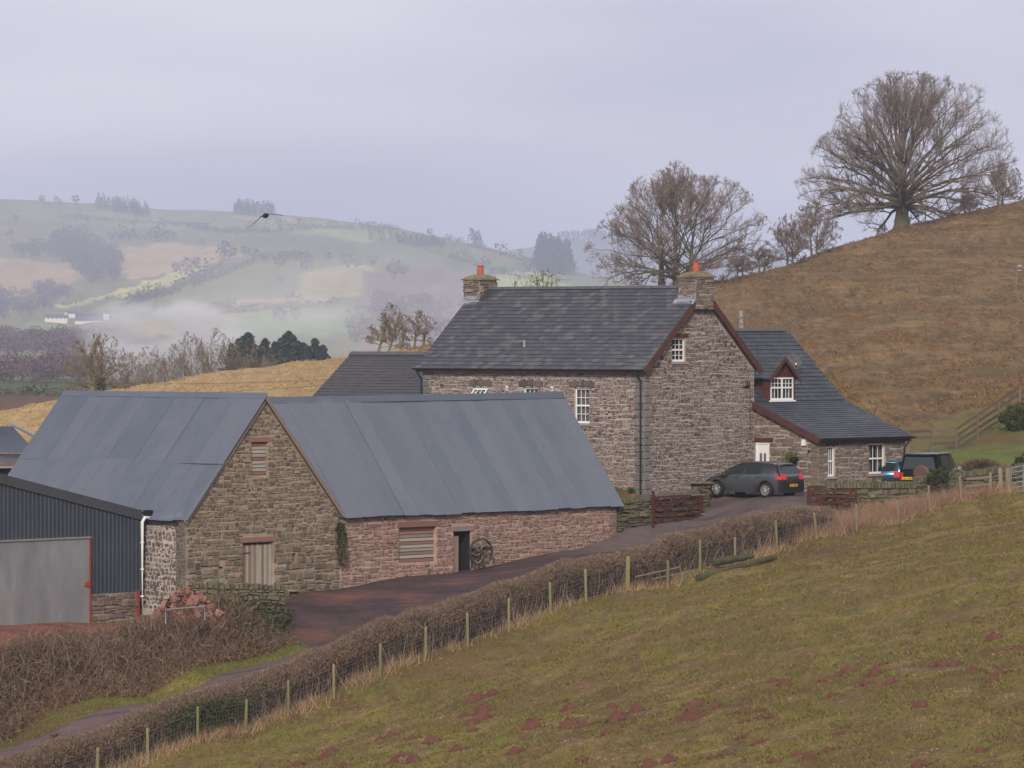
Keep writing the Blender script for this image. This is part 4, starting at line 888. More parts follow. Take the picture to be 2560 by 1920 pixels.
mb = MB(); gutter(mb, frL.p(bL-.2, -.02, -.06)-UB*.04, frL.p(bL-3.3, -.02, -.06)-UB*.04, .06); mb.build('gutter', M['gutter'], barn)

E0 = D0+UB*bw; E0 = A3(E0[0], E0[1], -9.9); nL = 16.25
lbarn = thing('long_barn', E0, 'long low pinkish stone barn with wide blue-grey corrugated roof and a dark doorway', 'barn')
fl = Fr(E0, UB, UZ, -UA); zl_, zr_ = -6.90, -6.86; rk = 3.15
topl = lambda u: zl_-E0[2]+(zr_-zl_)*u/nL-.05
gl = lambda u: -.25+1.42*u/nL-.10
shut = (3.30, 5.42, .92, 2.28)
dw = (6.42, 7.45, .15, 2.05)
mb = MB(); wall_prisms(mb, fl, 0.004, nL, gl, topl, [shut, dw, (2.45, 2.7, 2.62, 2.72), (1.98, 2.1, .92, 1.0)], .5); wL = mb.build('front_wall', M['mortar_pink'], lbarn)
st = rubble(rg, .02, nL-.02, 0, 4, gl, lambda u: topl(u)-.05, [shut, dw, (3.15, 5.55, 2.28, 2.55), (6.3, 7.62, 2.05, 2.27), (2.45, 2.7, 2.62, 2.72)], (.09, .20), (.12, .36), (.012, .04), .028, big=.08)
pieces(wL, 'stone', UST, fl, st, M['stone_pink'], 300, 'stone_rubble')
mb = MB(); fr_ = Fr(E0+UB*nL, UA, UZ, UB); wall_prisms(mb, fr_, 0, 2*rk, lambda u: .9, lambda u: 3.04+(rk-abs(u-rk))*1.33, [], .45, cuts=(rk,)); wall_prisms(mb, Fr(E0+UA*2*rk+UB*nL, -UB, UZ, UA), 0, nL-3, gl, lambda u: 3.0, [], .4); mb.build('end_wall', M['mortar_pink'], lbarn)
mb = MB(); prism(mb, fl, [(3.18, 2.30), (5.52, 2.30), (5.54, 2.50), (3.2, 2.52)], -.3, .035); mb.build('lintel', M['beam'], lbarn)
mb = MB(); fbox(mb, fl, 6.32, 7.60, 2.055, 2.24, -.3, .04); mb.build('lintel', M['grey_wood'], lbarn)
mb = MB(); fbox(mb, fl, dw[0], dw[1], dw[2], dw[3], -1.9, -1.85); fbox(mb, fl, shut[0], shut[1], shut[2], shut[3], -.3, -.26); fbox(mb, fl, dw[1]-.03, dw[1]-.003, dw[2], dw[3], -1.85, -.07); fbox(mb, fl, dw[0]+.003, dw[0]+.02, dw[2], dw[3], -1.85, -.24); mb.build('opening_dark', M['dark_room'], lbarn)  # near-black backing and added jamb linings paint in the shade inside the openings
mb = MB(); fbox(mb, fl, shut[0], shut[1], shut[2], shut[3], -.24, -.20); so_ = mb.build('shutter', M['dark_room'], lbarn)
boards_h(so_, fl, shut[0]+.02, shut[1]-.02, shut[2]+.01, shut[3]-.01, 10, ['plank_red', 'plank_pale', 'plank_brown', 'plank_pale', 'plank_pale', 'plank_red', 'plank_pale', 'plank_brown', 'plank_brown', 'plank_red'], rg, .012, (-.17, -.13))
mb = MB(); fbox(mb, fl, dw[0]+.01, dw[0]+.48, dw[2]-.1, dw[3]-.20, -.22, -.17); half = mb.build('half_door', M['plank_brown'], lbarn)
pl = math.atan2(-2.61+6.86, rk); Ll = (rk+.22)/math.cos(pl)
oL = E0*A3(1, 1, 0)-UA*.22+UZ*(zl_-.22*math.tan(pl)+.05); sag = UZ*(zr_-zl_)/nL
frl = Fr(oL, (UB+sag), UA*math.cos(pl)+UZ*math.sin(pl), -UA*math.sin(pl)+UZ*math.cos(pl))
def valley(u):                                   # the long roof dies into the gable barn's back slope
    k = np.clip((-u)/1.26, 0, None); lo = k/math.cos(pl)+.25*(u < -.02); return lo, np.full(len(u), 99.)
fr_ext = Fr(frl.o-frl.u*3.97, frl.u, frl.v, frl.n)
wt = nL+.22+3.97
def lim(u): return valley(u-3.97)
mb = MB(); prism(mb, frl, [(-.1, .1), (nL+.1, .1), (nL+.1, Ll-.02), (-3.9, Ll-.02)], -.16, -.05)
frb = Fr(oL+UA*(2*rk+.44), UB+sag, -UA*math.cos(pl)+UZ*math.sin(pl), UA*math.sin(pl)+UZ*math.cos(pl)); prism(mb, frb, [(-3.5, 0), (nL+.22, 0), (nL+.22, Ll), (-3.5, Ll)], -.1, -.02)
rL = mb.build('roof', M['tin'], lbarn)
corrugated(rL, fr_ext, wt, Ll, .82, .1, M['tin'], left=lim, rows=((0, 1),), jit=.006)
mb = MB()
mb.add([frl.p(-3.9, Ll-.24, .035), frl.p(nL+.22, Ll-.24, .035), frl.p(nL+.22, Ll+.06, .06), frl.p(-3.9, Ll+.06, .06), frl.p(-3.9, Ll-.24, .02), frl.p(nL+.22, Ll-.24, .02), frl.p(nL+.22, Ll+.05, .03), frl.p(-3.9, Ll+.05, .03)], [[0, 1, 2, 3], [4, 7, 6, 5], [0, 4, 5, 1], [2, 6, 7, 3], [1, 5, 6, 2], [0, 3, 7, 4]]); mb.build('ridge_capping', M['tin'], lbarn)

# old flywheel machine in the doorway
fm = fl.p(7.48, .0, .50); fm[2] = gz(fm[0], fm[1]); mach = thing('old_farm_machine', fm, 'rusty old farm machine with big spoked flywheel outside the barn doorway', 'farm machine')
wc_ = fm+UZ*.78; wdir = Vector((.55, -.83, 0)).normalized(); wx_ = A3(-wdir.y, wdir.x, 0)*-1; wn_ = A3(*wdir)
mb = MB(); a = np.linspace(0, 2*math.pi, 37)
for (r, dn, tr) in ((.52, 0, .035),): mb.tube([wc_+wx_*r*math.cos(t)+UZ*r*math.sin(t)+wn_*dn for t in a], tr, 8, cap=False)
V = [];
for t in a[:-1]:
    for r, d in ((.50, -.07), (.54, -.07), (.54, .07), (.50, .07)): V.append(wc_+wx_*r*math.cos(t)+UZ*r*math.sin(t)+wn_*d)
f = []
for i in range(36):
    for j in range(4): f.append([i*4+j, i*4+(j+1) % 4, ((i+1) % 36)*4+(j+1) % 4, ((i+1) % 36)*4+j])
mb.add(V, f); fy = mb.build('flywheel', M['iron'], mach)
mb = MB()
for k in range(5):
    a0 = k*2*math.pi/5+.3; mb.tube([wc_+wx_*r*math.cos(a0+bb)+UZ*r*math.sin(a0+bb) for r, bb in ((.04, 0), (.16, .15), (.30, .5), (.42, .9), (.51, 1.15))], [.03, .028, .025, .025, .03], 6)
mb.build('spokes', M['iron_worn'], fy) if False else None
for k in range(5):
    mb = MB(); a0 = k*2*math.pi/5+.3; mb.tube([wc_+wx_*r*math.cos(a0+bb)+UZ*r*math.sin(a0+bb) for r, bb in ((.04, 0), (.16, .15), (.30, .5), (.42, .9), (.51, 1.15))], [.03, .028, .025, .025, .03], 6); mb.build('spoke', M['iron_worn'], fy)
mb = MB(); mb.tube([wc_-wn_*.5, wc_+wn_*.12], .045, 8); mb.tube([wc_-wn_*.02, wc_+wn_*.08], .085, 10); mb.build('axle', M['iron'], mach)
for s_ in (-.42, -.12):
    for x_ in (-.28, .28):
        mb = MB(); p = wc_+wn_*s_; ft = p+wx_*x_; ft = A3(ft[0], ft[1], fm[2]-.03); mb.tube([p, ft], .028, 6); mb.build('leg', M['iron'], mach)
mb = MB(); mb.cbox(wc_-wn_*.3+UZ*.02, .40, .34, .22, .9); mb.cbox(wc_-wn_*.3-wx_*.35+UZ*.12, .5, .22, .12, .9); mb.build('feed_box', M['iron'], mach)
mb = MB(); mb.tube([wc_-wx_*.3-wn_*.25+UZ*.25, wc_-wx_*.42-wn_*.25+UZ*.55, wc_-wx_*.28-wn_*.2+UZ*.72], .022, 6); mb.build('lever', M['iron_worn'], mach)

# ------------------------------------------------------------------ machinery shed, near left
S0 = A3(-13.9, 179, -10.78)
shed = thing('machinery_shed', S0, 'dark blue-grey ribbed metal shed with large galvanised sliding door', 'shed')
fsx = Fr(S0-UB*9.5, UB, UZ, -UA); SW = 9.5
ts_ = lambda u: (-6.71-S0[2])+(SW-u)*1.51/6.94
zd = 2.05-.3
mb = MB(); plt = lambda u: 1.05
wall_prisms(mb, fsx, SW-2.45, SW-.16, lambda u: -.25, lambda u: 1.12, [], .3); wp = mb.build('plinth_wall', M['mortar_barn'], shed)
pieces(wp, 'stone', UST, fsx, rubble(rg, SW-2.43, SW-.18, 0, 1.12, lambda u: -.25, lambda u: 1.1, [], (.1, .30), (.14, .48), (.03, .08), .03, big=.2), M['stone_plinth'])
pitch = .20; u = 0.0
us, ns = [], []
while u < SW-.05:
    for a, n_ in ((0, 0), (.115, 0), (.135, .032), (.18, .032)): us.append(u+a); ns.append(n_)
    u += pitch
us = np.array(us+[SW]); ns = np.array(ns+[0.])
dl_, dr_e = 0.2, SW-2.62; dtop = 3.18
sp = [(us < dr_e)]
bot = np.where(us < dr_e, dtop-.1, 1.10)
topv = np.array([ts_(x) for x in us])-.05
mb = MB(); V = np.concatenate([[fsx.p(x, b, n_-.03+.03) for x, b, n_ in zip(us, bot, ns)], [fsx.p(x, t, n_) for x, t, n_ in zip(us, topv, ns)]])
k = len(us); j = np.arange(k-1); mb.add(V, np.stack([j, j+1, k+j+1, k+j], 1)); 
clad = mb.build('cladding', M['clad'], shed)
mb = MB(); prism(mb, fsx, [(0, ts_(0)-.30), (SW+.05, ts_(SW)-.30), (SW+.05, ts_(SW)+.06), (0, ts_(0)+.06)], .0, .09); tr = mb.build('verge_trim', M['trim'], shed)
for i in range(22):
    mb = MB(); uu = .4+i*.42; mb.cbox(fsx.p(uu, ts_(uu)-.25, .094), .022, .022, .022, math.atan2(UB[1], UB[0])); mb.build('bolt', M['steel'], tr)
sb = roof_frame(A3(*fsx.p(SW, ts_(SW), 0)), UA, UB, math.atan2(1.51, 6.94))
mb = MB(); prism(mb, Fr(fsx.p(0, 0, 0), UB, UZ, -UA), [(0, ts_(0)-.0), (SW, ts_(SW)-.0), (SW, ts_(SW)+.04), (0, ts_(0)+.04)], -2.25, -.01); mb.build('roof', M['clad'], shed)
mb = MB(); prism(mb, Fr(S0, UA, UZ, UB), [(0.05, -.2), (2.2, -.2), (2.2, ts_(SW)), (.05, ts_(SW))], -.1, -.04); mb.build('side_cladding', M['clad'], shed)
mb = MB(); fbox(mb, fsx, -.3, dr_e-.05, -.04, dtop, .10, .14); sd = mb.build('sliding_door', M['galv'], shed)
mb = MB(); fbox(mb, fsx, -.3, dr_e+.02, dtop+.0, dtop+.06, .02, .19); mb.build('door_rail', M['steel'], sd)
for i in range(1, 4): mb = MB(); uu = dr_e-.05-i*1.9; fbox(mb, fsx, uu-.006, uu+.006, -.03, dtop-.01, .14, .145); mb.build('door_seam', M['steel'], sd)
mb = MB(); fbox(mb, fsx, dr_e-.05, dr_e+.03, -.08, dtop, .03, .15); mb.build('door_post', M['red_steel'], shed)
mb = MB(); fbox(mb, fsx, SW-.16, SW-.02, -.2, 1.14, -.1, .05); mb.build('corner_post', M['red_steel'], shed)
mb = MB(); fbox(mb, fsx, dr_e-.28, dr_e-.02, 1.42, 1.56, .14, .2); fbox(mb, fsx, dr_e-.2, dr_e-.08, 1.56, 1.6, .14, .18); mb.build('latch', M['red_steel'], sd)
mb = MB(); prism(mb, fsx, [(.30, .02), (.95, .0), (1.0, .16), (.85, .30), (.62, .24), (.42, .29), (.28, .15)], .141, .146); mb.build('patch', M['curtain'], sd)
mb = MB(); p = fsx.p(SW+.06, 0, .1); tz = ts_(SW)-.38; mb.tube([p+UZ*(tz+.18)+UB*.35, p+UZ*(tz+.16)+UB*.12, p+UZ*tz, p+UZ*.3, p+UZ*.02], .062, 12)
for z in (.9, 1.9, 2.9): mb.tube([p+UZ*z, p+UZ*(z+.06)], .072, 12)
mb.build('downpipe', M['white_pipe'], shed)
mb = MB(); mb.cbox(p+UZ*(tz+.35)+UB*.30, .3, .22, .18, .83); gutter(mb, p+UZ*(tz+.36)+UB*.42, p+UZ*(tz+.36)+UB*.42+UA*2.2, .07); mb.build('gutter_end', M['gutter'], shed)

# two low sheds beyond, far left
for i, (pxl, pyr, pxr, pye, yl, mt_, Y_, lab) in enumerate(((-60, 1065, 88, 1098, 1068, 'tin', 212, 'low shed with corrugated roof at the left edge behind the barn'),)):
    o0 = W(92, 1150, 206); fsd = thing('open_shed', o0, lab, 'shed')
    a_, b_, c_, d_ = W(-90, 1062, 214), W(30, 1066, 213), W(95, 1100, 207.5), W(-90, 1136, 207.0)
    e_ = W(66, 1168, 203.5); f_ = W(-90, 1176, 202.5); g_ = W(88, 1138, 207)
    for nm, quad, mt2, n in (('roof_sheet', (W(-90, 1064, 214), W(30, 1066, 213), W(95, 1136, 207.2), W(-90, 1128, 207.0)), 'tin', 34), ('lower_roof', (W(-90, 1134, 206.8), W(88, 1140, 206.8), W(60, 1169, 203.5), W(-90, 1170, 202.6)), 'tin_rust', 34)):
        P0, P1, P2, P3 = quad; nn = np.cross(P1-P0, P3-P0); nn /= -np.linalg.norm(nn) if nn[2] < 0 else np.linalg.norm(nn); mb = MB(); V = []
        for j in range(n*4+1):
            t = j/(n*4); z = nn*.03*math.cos(j*math.pi/2); V += [P0+(P1-P0)*t+z, P3+(P2-P3)*t+z]
        j = np.arange(n*4)*2; mb.add(V, np.stack([j, j+1, j+3, j+2], 1)); mb.build(nm, M[mt2], fsd)
    mb = MB(); p, q = W(26, 1064, 212.9), W(96, 1100, 208.2); mb.box(p, q-p, A3(.05, -.05, 0), UZ*.12); mb.build('verge_flashing', M['steel'], fsd)
    mb = MB(); p, q = W(-90, 1171, 202.5), W(64, 1170, 203.3); mb.box(p, q-p, A3(0, .06, 0), UZ*.07); mb.build('gutter', M['steel'], fsd)
    mb = MB(); mb.hexa([W(-88, 1290, 203), W(62, 1290, 203.6), W(95, 1290, 212), W(-88, 1290, 212), W(-88, 1172, 203), W(62, 1172, 203.6), W(90, 1136, 207), W(-88, 1132, 207)]); mb.build('wall', M['dark_room'], fsd)
# ------------------------------------------------------------------ helpers for placing on the ground
def hit(px, py, Y0=98, Y1=235):
    Ys = np.linspace(Y0, Y1, 1400); x = (px-CX)*Ys/F; z = (HZ-py)*Ys/F; g = hgt(x, Ys)
    i = np.argmax(z < g); i = i if z[i] < g[i] else len(Ys)-1
    return A3(x[i], Ys[i], g[i])
def s_of(px, off=0.0): x, y, _ = G(px, 1000, off); return xy_so(x, y)[0]
def so3(s, off, dz=0.0):
    s = np.asarray(s, float); off = np.asarray(off, float)*np.ones_like(s); x = F0[0]+FD[0]*s+FN[0]*off; y = F0[1]+FD[1]*s+FN[1]*off
    return np.stack([x, y, hgt(x, y)+dz], -1)

# ------------------------------------------------------------------ dry stone walls with upright coping
def stone_wall(root, rgx, p0, p1, zt0, zt1, zb0, zb1, thick, nrm, nstone=150, cope=True, cw=(.09, .17), ch=.26, wr=(.16, .5), hr=(.08, .24), mat='stone_dark', moss=False):
    p0, p1 = A3(p0[0], p0[1], 0), A3(p1[0], p1[1], 0); Lw = np.linalg.norm(p1-p0); u = (p1-p0)/Lw; n = A3(*nrm); n -= u*n.dot(u); n[2] = 0; n /= np.linalg.norm(n)
    fr = Fr(p0, u, UZ, n); tp = lambda q: zt0+(zt1-zt0)*q/Lw; bt = lambda q: zb0+(zb1-zb0)*q/Lw
    mb = MB(); prism(mb, fr, [(0, zb0-.3), (Lw, zb1-.3), (Lw, zt1), (0, zt0)], -thick, 0); wl = mb.build('wall_core', M['mortar_dark'], root)
    v0_, v1_ = min(zb0, zb1), max(zt0, zt1)
    pieces(wl, 'stone', UST, fr, rubble(rgx, 0, Lw, v0_-.1, v1_, lambda q: bt(q)-.1, tp, [], hr, wr, (.03, .10), .03, big=.2, rj=.16), M[mat], nstone, 'stone_rubble')
    eL = Fr(p0-n*thick, n, UZ, -u); eR = Fr(p1, -n, UZ, u)
    for fe, za, zb in ((eL, zt0, zb0), (eR, zt1, zb1)):
        pieces(wl, 'stone', UST, fe, rubble(rgx, 0, thick, zb, za, lambda q: zb, lambda q: za, [], (.1, .2), (.15, .35), (.02, .06), .02), M[mat])
    if cope:
        it = []; q = 0.0
        while q < Lw-.03:
            w_ = min(rgx.uniform(*cw), Lw-q); h_ = ch*rgx.uniform(.75, 1.2); it.append((q+w_/2, tp(q)+h_/2-.02, h_*1.0, w_*.0+w_-.015, thick*.5, 0)); q += w_
        its = [(a, b, d_, c, t_/1.0, rgx.uniform(-.13, .13)) for a, b, c, d_, t_, _ in it]
        pieces(wl, 'coping_stone', UST, Fr(p0-n*thick*.36, u, UZ, n), [(a[0], a[1], a[2], a[3], thick*.46, a[5]) for a in its], M[mat])
    return wl
rgw = np.random.default_rng(44)
P = W(1543, 1250, 196.35); Q = A3(P[0]+.669*5.35, P[1]+.743*5.35, 0)
rw_ = thing('retaining_wall', A3(P[0], P[1], -8.5), 'mossy dry stone wall between the long barn end and the open brown gate', 'stone wall')
stone_wall(rw_, rgw, P, Q, -7.04, -6.86, -8.46, -7.72, .5, -UA, 190)
pl_ = thing('gate_pillar', A3(Q[0], Q[1], -7.7), 'square stone gate pillar with flat slab cap beside the grey car', 'gate pillar')
stone_wall(pl_, rgw, Q+UB*.02, Q+UB*.56, -6.34, -6.34, -7.72, -7.66, .55, -UA, 80, False, wr=(.15, .4))
mb = MB(); mb.box(A3(Q[0], Q[1], -6.335)-UB*.14+UA*.66, UB*.84, -UA*.80, UZ*.07); mb.build('cap_slab', M['flaunch'], pl_)
P2, Q2, R2 = W(2066, 1204, 198.9), W(2290, 1204, 200.2), W(2700, 1150, 204)
yw = thing('garden_wall', A3(P2[0], P2[1], -7.3), 'mossy dry stone wall with upright coping stones in front of the house extension and cars', 'stone wall')
stone_wall(yw, rgw, P2, Q2, -6.49, -6.52, -7.55, -7.4, .5, (0, -1, 0), 150, cw=(.10, .19), ch=.28)
w2 = thing('garden_wall', A3(Q2[0], Q2[1], -7.2), 'coped dry stone wall behind the metal field gate at the right edge', 'stone wall')
stone_wall(w2, rgw, Q2+A3(.02, 0, 0), R2, -6.30, -5.58, -7.4, -6.7, .5, (0, -1, 0), 110, cw=(.10, .2), ch=.28)
P3 = W(2022, 1210, 199.3)
ws_ = thing('wall_end_pier', A3(P3[0], P3[1], -7.3), 'low stone wall end with flat slab by the right-hand brown gate', 'gate pillar')
stone_wall(ws_, rgw, P3, P2+A3(-.02, 0, 0), -6.37, -6.37, -7.5, -7.45, .5, (0, -1, 0), 60, False)
mb = MB(); mb.box(A3(P3[0]-.06, P3[1]-.06, -6.365), A3(P2[0]-P3[0]+.04, P2[1]-P3[1], 0), A3(0, .62, 0), UZ*.06); mb.build('cap_slab', M['flaunch'], ws_)
p, q = W(482, 1450, 176.6), W(712, 1455, 177.6)
bw_ = thing('yard_wall', A3(p[0], p[1], -10.9), 'low mossy stone wall with rounded coping in front of the gable barn door', 'stone wall')
stone_wall(bw_, rgw, p, q, -9.42, -9.55, -10.7, -10.98, .45, (0, -1, 0), 130, cw=(.13, .24), ch=.22)
# rubble heap beside it
hp = W(470, 1560, 175.3); heap = thing('rubble_heap', A3(hp[0], hp[1], gz(hp[0], hp[1])), 'heap of broken red stones and earth against the barn corner', 'rubble heap')
n = 26; th = np.linspace(0, 2*math.pi, n, endpoint=False); V = []
cx_, cy_, cz_ = hp[0], hp[1], gz(hp[0], hp[1])
for r in (0, .25, .5, .75, 1.):
    for t in th:
        rr = r*(1+.12*math.sin(3*t)+.08*math.sin(5*t)); V.append((cx_+rr*1.85*math.cos(t), cy_+rr*.95*math.sin(t), cz_-.15+1.75*(1-r**1.3)+.08*math.sin(7*t+9*r)))
mb = MB(); mb.add(V, [[i*n+j, (i+1)*n+j, (i+1)*n+(j+1) % n, i*n+(j+1) % n] for i in range(4) for j in range(n)]); mb.build('earth', M['yard_red'], heap)
M['red_stone'] = stonemat('broken_red_stone', [(.30, .14, .11), (.24, .11, .085), (.36, .19, .155), (.28, .155, .13), (.20, .10, .08)], (.20, .10, .08), .3)
for i in range(190):
    t = rgw.uniform(math.pi*.95, 2.05*math.pi); r = rgw.uniform(.0, 1.05)**.7; s_ = rgw.uniform(.08, .24)*(1.15-.4*r)
    U_, Fq = UST[i % 8]; Vv = (U_-A3(0, .2, 0))*A3(s_*rgw.uniform(.8, 1.6), s_*.8, s_*rgw.uniform(.6, 1)); e = Matrix.Rotation(rgw.uniform(0, 6.28), 3, Vector(rgw.normal(size=3)).normalized()); Vv = Vv @ np.array(e).T
    mb = MB(); mb.add(Vv+A3(cx_+r*1.85*math.cos(t), cy_+r*.95*math.sin(t), cz_-.1+1.75*(1-r**1.3)+.05), Fq); mb.build('stone', M['red_stone'], heap)
for px, py in ((700, 1572), (718, 1560), (735, 1492), (760, 1478)):
    g_ = hit(px, py, 160, 190); b_ = top_build((lambda m_: (m_.add(UST[px % 8][0]*A3(.34, .12, .24)+g_+UZ*.08, UST[px % 8][1]), m_)[1])(MB()), 'loose_stone', M['red_stone' if px != 735 else 'stone_barn'], tuple(g_), {700: 'pale red loose stone at the foot of the yard wall end', 718: 'small loose stone just right of the yard wall end', 735: 'grey boulder lying against the foot of the gable barn', 760: 'low flat boulder at the corner where the two barns meet'}[px], 'stone')
mb = MB(); a, b = W(414, 1524, 172.6), W(512, 1516, 173.4); mb.tube([a-UZ*.5, a, b, b-UZ*.5], .028, 8); top_build(mb, 'metal_rail', M['steel'], tuple(a-UZ*.5), 'pale bent metal rail in front of the red rubble heap', 'metal rail')

# ------------------------------------------------------------------ wooden field gates
def bar_gate(loc, u, Lg, hg, label, flip=False, brace=True):
    loc = A3(*loc); u = A3(*u); n = A3(u[1], -u[0], 0); g = thing('field_gate', loc, label, 'gate'); fr = Fr(loc, u, UZ, n)
    def part(nm, polys, n0, n1):
        for p_ in polys: mb = MB(); prism(mb, fr, p_, n0, n1); mb.build(nm, M['gate'], g)
    H, h_ = (0, .12), hg
    r = lambda a, b, c, d: [(a, c), (b, c), (b, d), (a, d)]
    part('hanging_stile', [r(Lg-.13, Lg, -.05, h_+.12)], -.04, .04); part('closing_stile', [r(0, .09, .02, h_+.02)], -.035, .035)
    part('bar', [[(.09, h_-.11), (Lg-.13, h_-.13), (Lg-.13, h_-.0), (.09, h_-.04)]]+[r(.09, Lg-.13, z, z+.075) for z in (h_*.08, h_*.27, h_*.48, h_*.70)], -.015, .015)
    d = .045
    def dia(a, b, c, e): return [(a-d, b), (a+d, b), (c+d, e), (c-d, e)]
    part('brace', [dia(.2, h_-.1, Lg*.48, .1), dia(Lg*.48, h_-.1, .2+.12, .1), dia(Lg-.25, h_-.1, Lg*.56, .1), dia(Lg*.58, h_-.1, Lg-.3, .1)], .017, .04)
    mb = MB(); fbox(mb, fr, Lg-.75, Lg+.1, h_-.06, h_-.01, .042, .055); fbox(mb, fr, Lg-.16, Lg+.1, h_*.22, h_*.22+.05, .042, .055); mb.build('hinge_strap', M['steel'], g)
    return g
bar_gate(A3(P[0], P[1], 0)+UB*2.0-UA*.22+UZ*-7.86, UB, 3.18, 1.12, 'red-brown five-bar gate folded open against the wall left of the car')
mb = MB(); pp = A3(P[0], P[1], -8.15)+UB*1.93-UA*.2; mb.box(pp, UB*.09, -UA*.09, UZ*1.6); gp = top_build(mb, 'gate_post', M['gate'], tuple(pp), 'slim brown post at the free end of the open left gate', 'gate post')
g0_ = W(2018, 1285, 198.2); g1_ = W(2142, 1285, 198.5); dd = g1_-g0_; dd[2] = 0; Lg = np.linalg.norm(dd)
gt = bar_gate(A3(g1_[0], g1_[1], -7.62), -dd/Lg, Lg, 1.12, 'red-brown gate standing in dead grass right of the drive')

# ------------------------------------------------------------------ post and wire fence along the hedge
fence = thing('wire_fence', tuple(so3(np.array([4.]), 0)[0]), 'stock fence of green-stained posts and wire along the hedge', 'fence')
rgf = np.random.default_rng(5); tops = []
for i, (px, py) in enumerate([(60, 2015)]+POSTS):
    x, y, z = G(px, py, 0); z = gz(x, y); big = px in (1568,); h_ = 1.16*rgf.uniform(.94, 1.06)+(.12 if big else 0); r = .085 if big else .05
    if px > 2000: h_ = 1.02
    lx = rgf.normal()*.03-(.10 if px > 1900 else 0); ly = rgf.normal()*.03
    mb = MB(); b = A3(x, y, z-.2); t = A3(x+lx, y+ly, z+h_); k = 8
    mb.tube([b, b*.6+t*.4, t*.97+b*.03, t], [r, r*1.03, r*.95, r*.72], k); mb.build('post', M['post'], fence); tops.append((A3(x, y, z), t))
for hz_ in (1.02, .90, .74, .60, .46, .33, .22, .12):
    mb = MB()
    for (a, ta), (b, tb_) in zip(tops[:-1], tops[1:]):
        pa = a+(ta-a)*(hz_/1.16); pb_ = b+(tb_-b)*(hz_/1.16); mid = (pa+pb_)/2-UZ*.015; o_ = -A3(FN[0], FN[1], 0)*.055; mb.tube([pa+o_, mid+o_, pb_+o_], .0035 if hz_ < 1 else .005, 3, False)
    mb.build('line_wire', M['wire'], fence)
Vs = []
for (a, ta), (b, tb_) in zip(tops[:-1], tops[1:]):
    n = 15
    for i in range(n):
        f_ = (i+.5)/n; c = a*(1-f_)+b*f_; o_ = -A3(FN[0], FN[1], 0)*.055; zc = gz(c[0], c[1]); Vs.append((A3(c[0], c[1], zc+.1)+o_, A3(c[0], c[1], zc+.88)+o_))
mb = MB()
for a, b in Vs: mb.tube([a, b], .0028, 3, False)
mb.build('netting_wires', M['wire'], fence, kind='stuff')
# leaning rails in the hedge gap
for (a, b, lab) in (((1630, 1448), (1742, 1426), 'grey fallen rail leaning through the hedge gap behind the posts'), ((1590, 1442), (1700, 1418), 'second thin rail caught in the hedge gap above the fallen one')):
    p_, q_ = A3(*G(a[0], a[1], .25)), A3(*G(b[0], b[1], .25)); mb = MB(); mb.tube([p_, q_], .035, 6); top_build(mb, 'fallen_rail', M['rail'], tuple(p_), lab, 'rail')
# right: strainer posts, boards and steel gate
for k, (x0, x1, yt, yb_, r_, lab) in enumerate(((2497, 2503, 1190, 1245, .10, 'stout grey strainer post left of the steel gate'), (2519, 2522, 1184, 1245, .13, 'thickest grey gate post that the steel gate hangs on'))):
    b = A3(*G(x1, yb_, .3)); b[2] = gz(b[0], b[1]); t = b+A3(-.05, 0, 1.16); mb = MB(); mb.tube([b-UZ*.1, b*.3+t*.7, t], [r_, r_, r_*.9], 8); top_build(mb, 'strainer_post', M['rail'], tuple(b), lab, 'post')
mb = MB(); b = A3(*G(2483, 1250, .25)); b[2] = gz(b[0], b[1]); t = A3(*G(2502, 1215, .3)); mb.tube([b, A3(t[0], t[1], b[2]+.62)], .05, 6); top_build(mb, 'strut', M['rail'], tuple(b), 'slanting timber strut propping the strainer post', 'strut')
rb = A3(*G(2416, 1255, .35)); re = A3(*G(2476, 1250, .35)); bf = thing('board_rail_fence', (rb[0], rb[1], gz(rb[0], rb[1])), 'two weathered horizontal boards fixed left of the strainer post', 'fence')
for z in (.25, .55, .85):
    mb = MB(); mb.box(A3(rb[0], rb[1], gz(rb[0], rb[1])+z), A3(re[0]-rb[0], re[1]-rb[1], .05), A3(0, .04, 0), UZ*.11); mb.build('board', M['rail'], bf)
mb = MB(); mb.tube([A3(re[0], re[1], gz(re[0], re[1])-.1), A3(re[0], re[1], gz(re[0], re[1])+1.0)], .06, 8); mb.build('post', M['rail'], bf)
sg0 = A3(*G(2528, 1245, .3)); sg0[2] = gz(sg0[0], sg0[1])+.1; sg = thing('steel_gate', tuple(sg0), 'galvanised tubular steel field gate at the right edge', 'gate')
for z in (0, .2, .4, .62, .85, 1.05): mb = MB(); mb.tube([sg0+UZ*z, sg0+UZ*z+A3(2.9, 1.2, .5)], .02, 6); mb.build('bar', M['steel'], sg)
for f_ in (0, .18, .5, 1.): mb = MB(); q_ = sg0+A3(2.9, 1.2, .5)*f_; mb.tube([q_-UZ*.02, q_+UZ*1.07], .025, 6); mb.build('upright', M['steel'], sg)
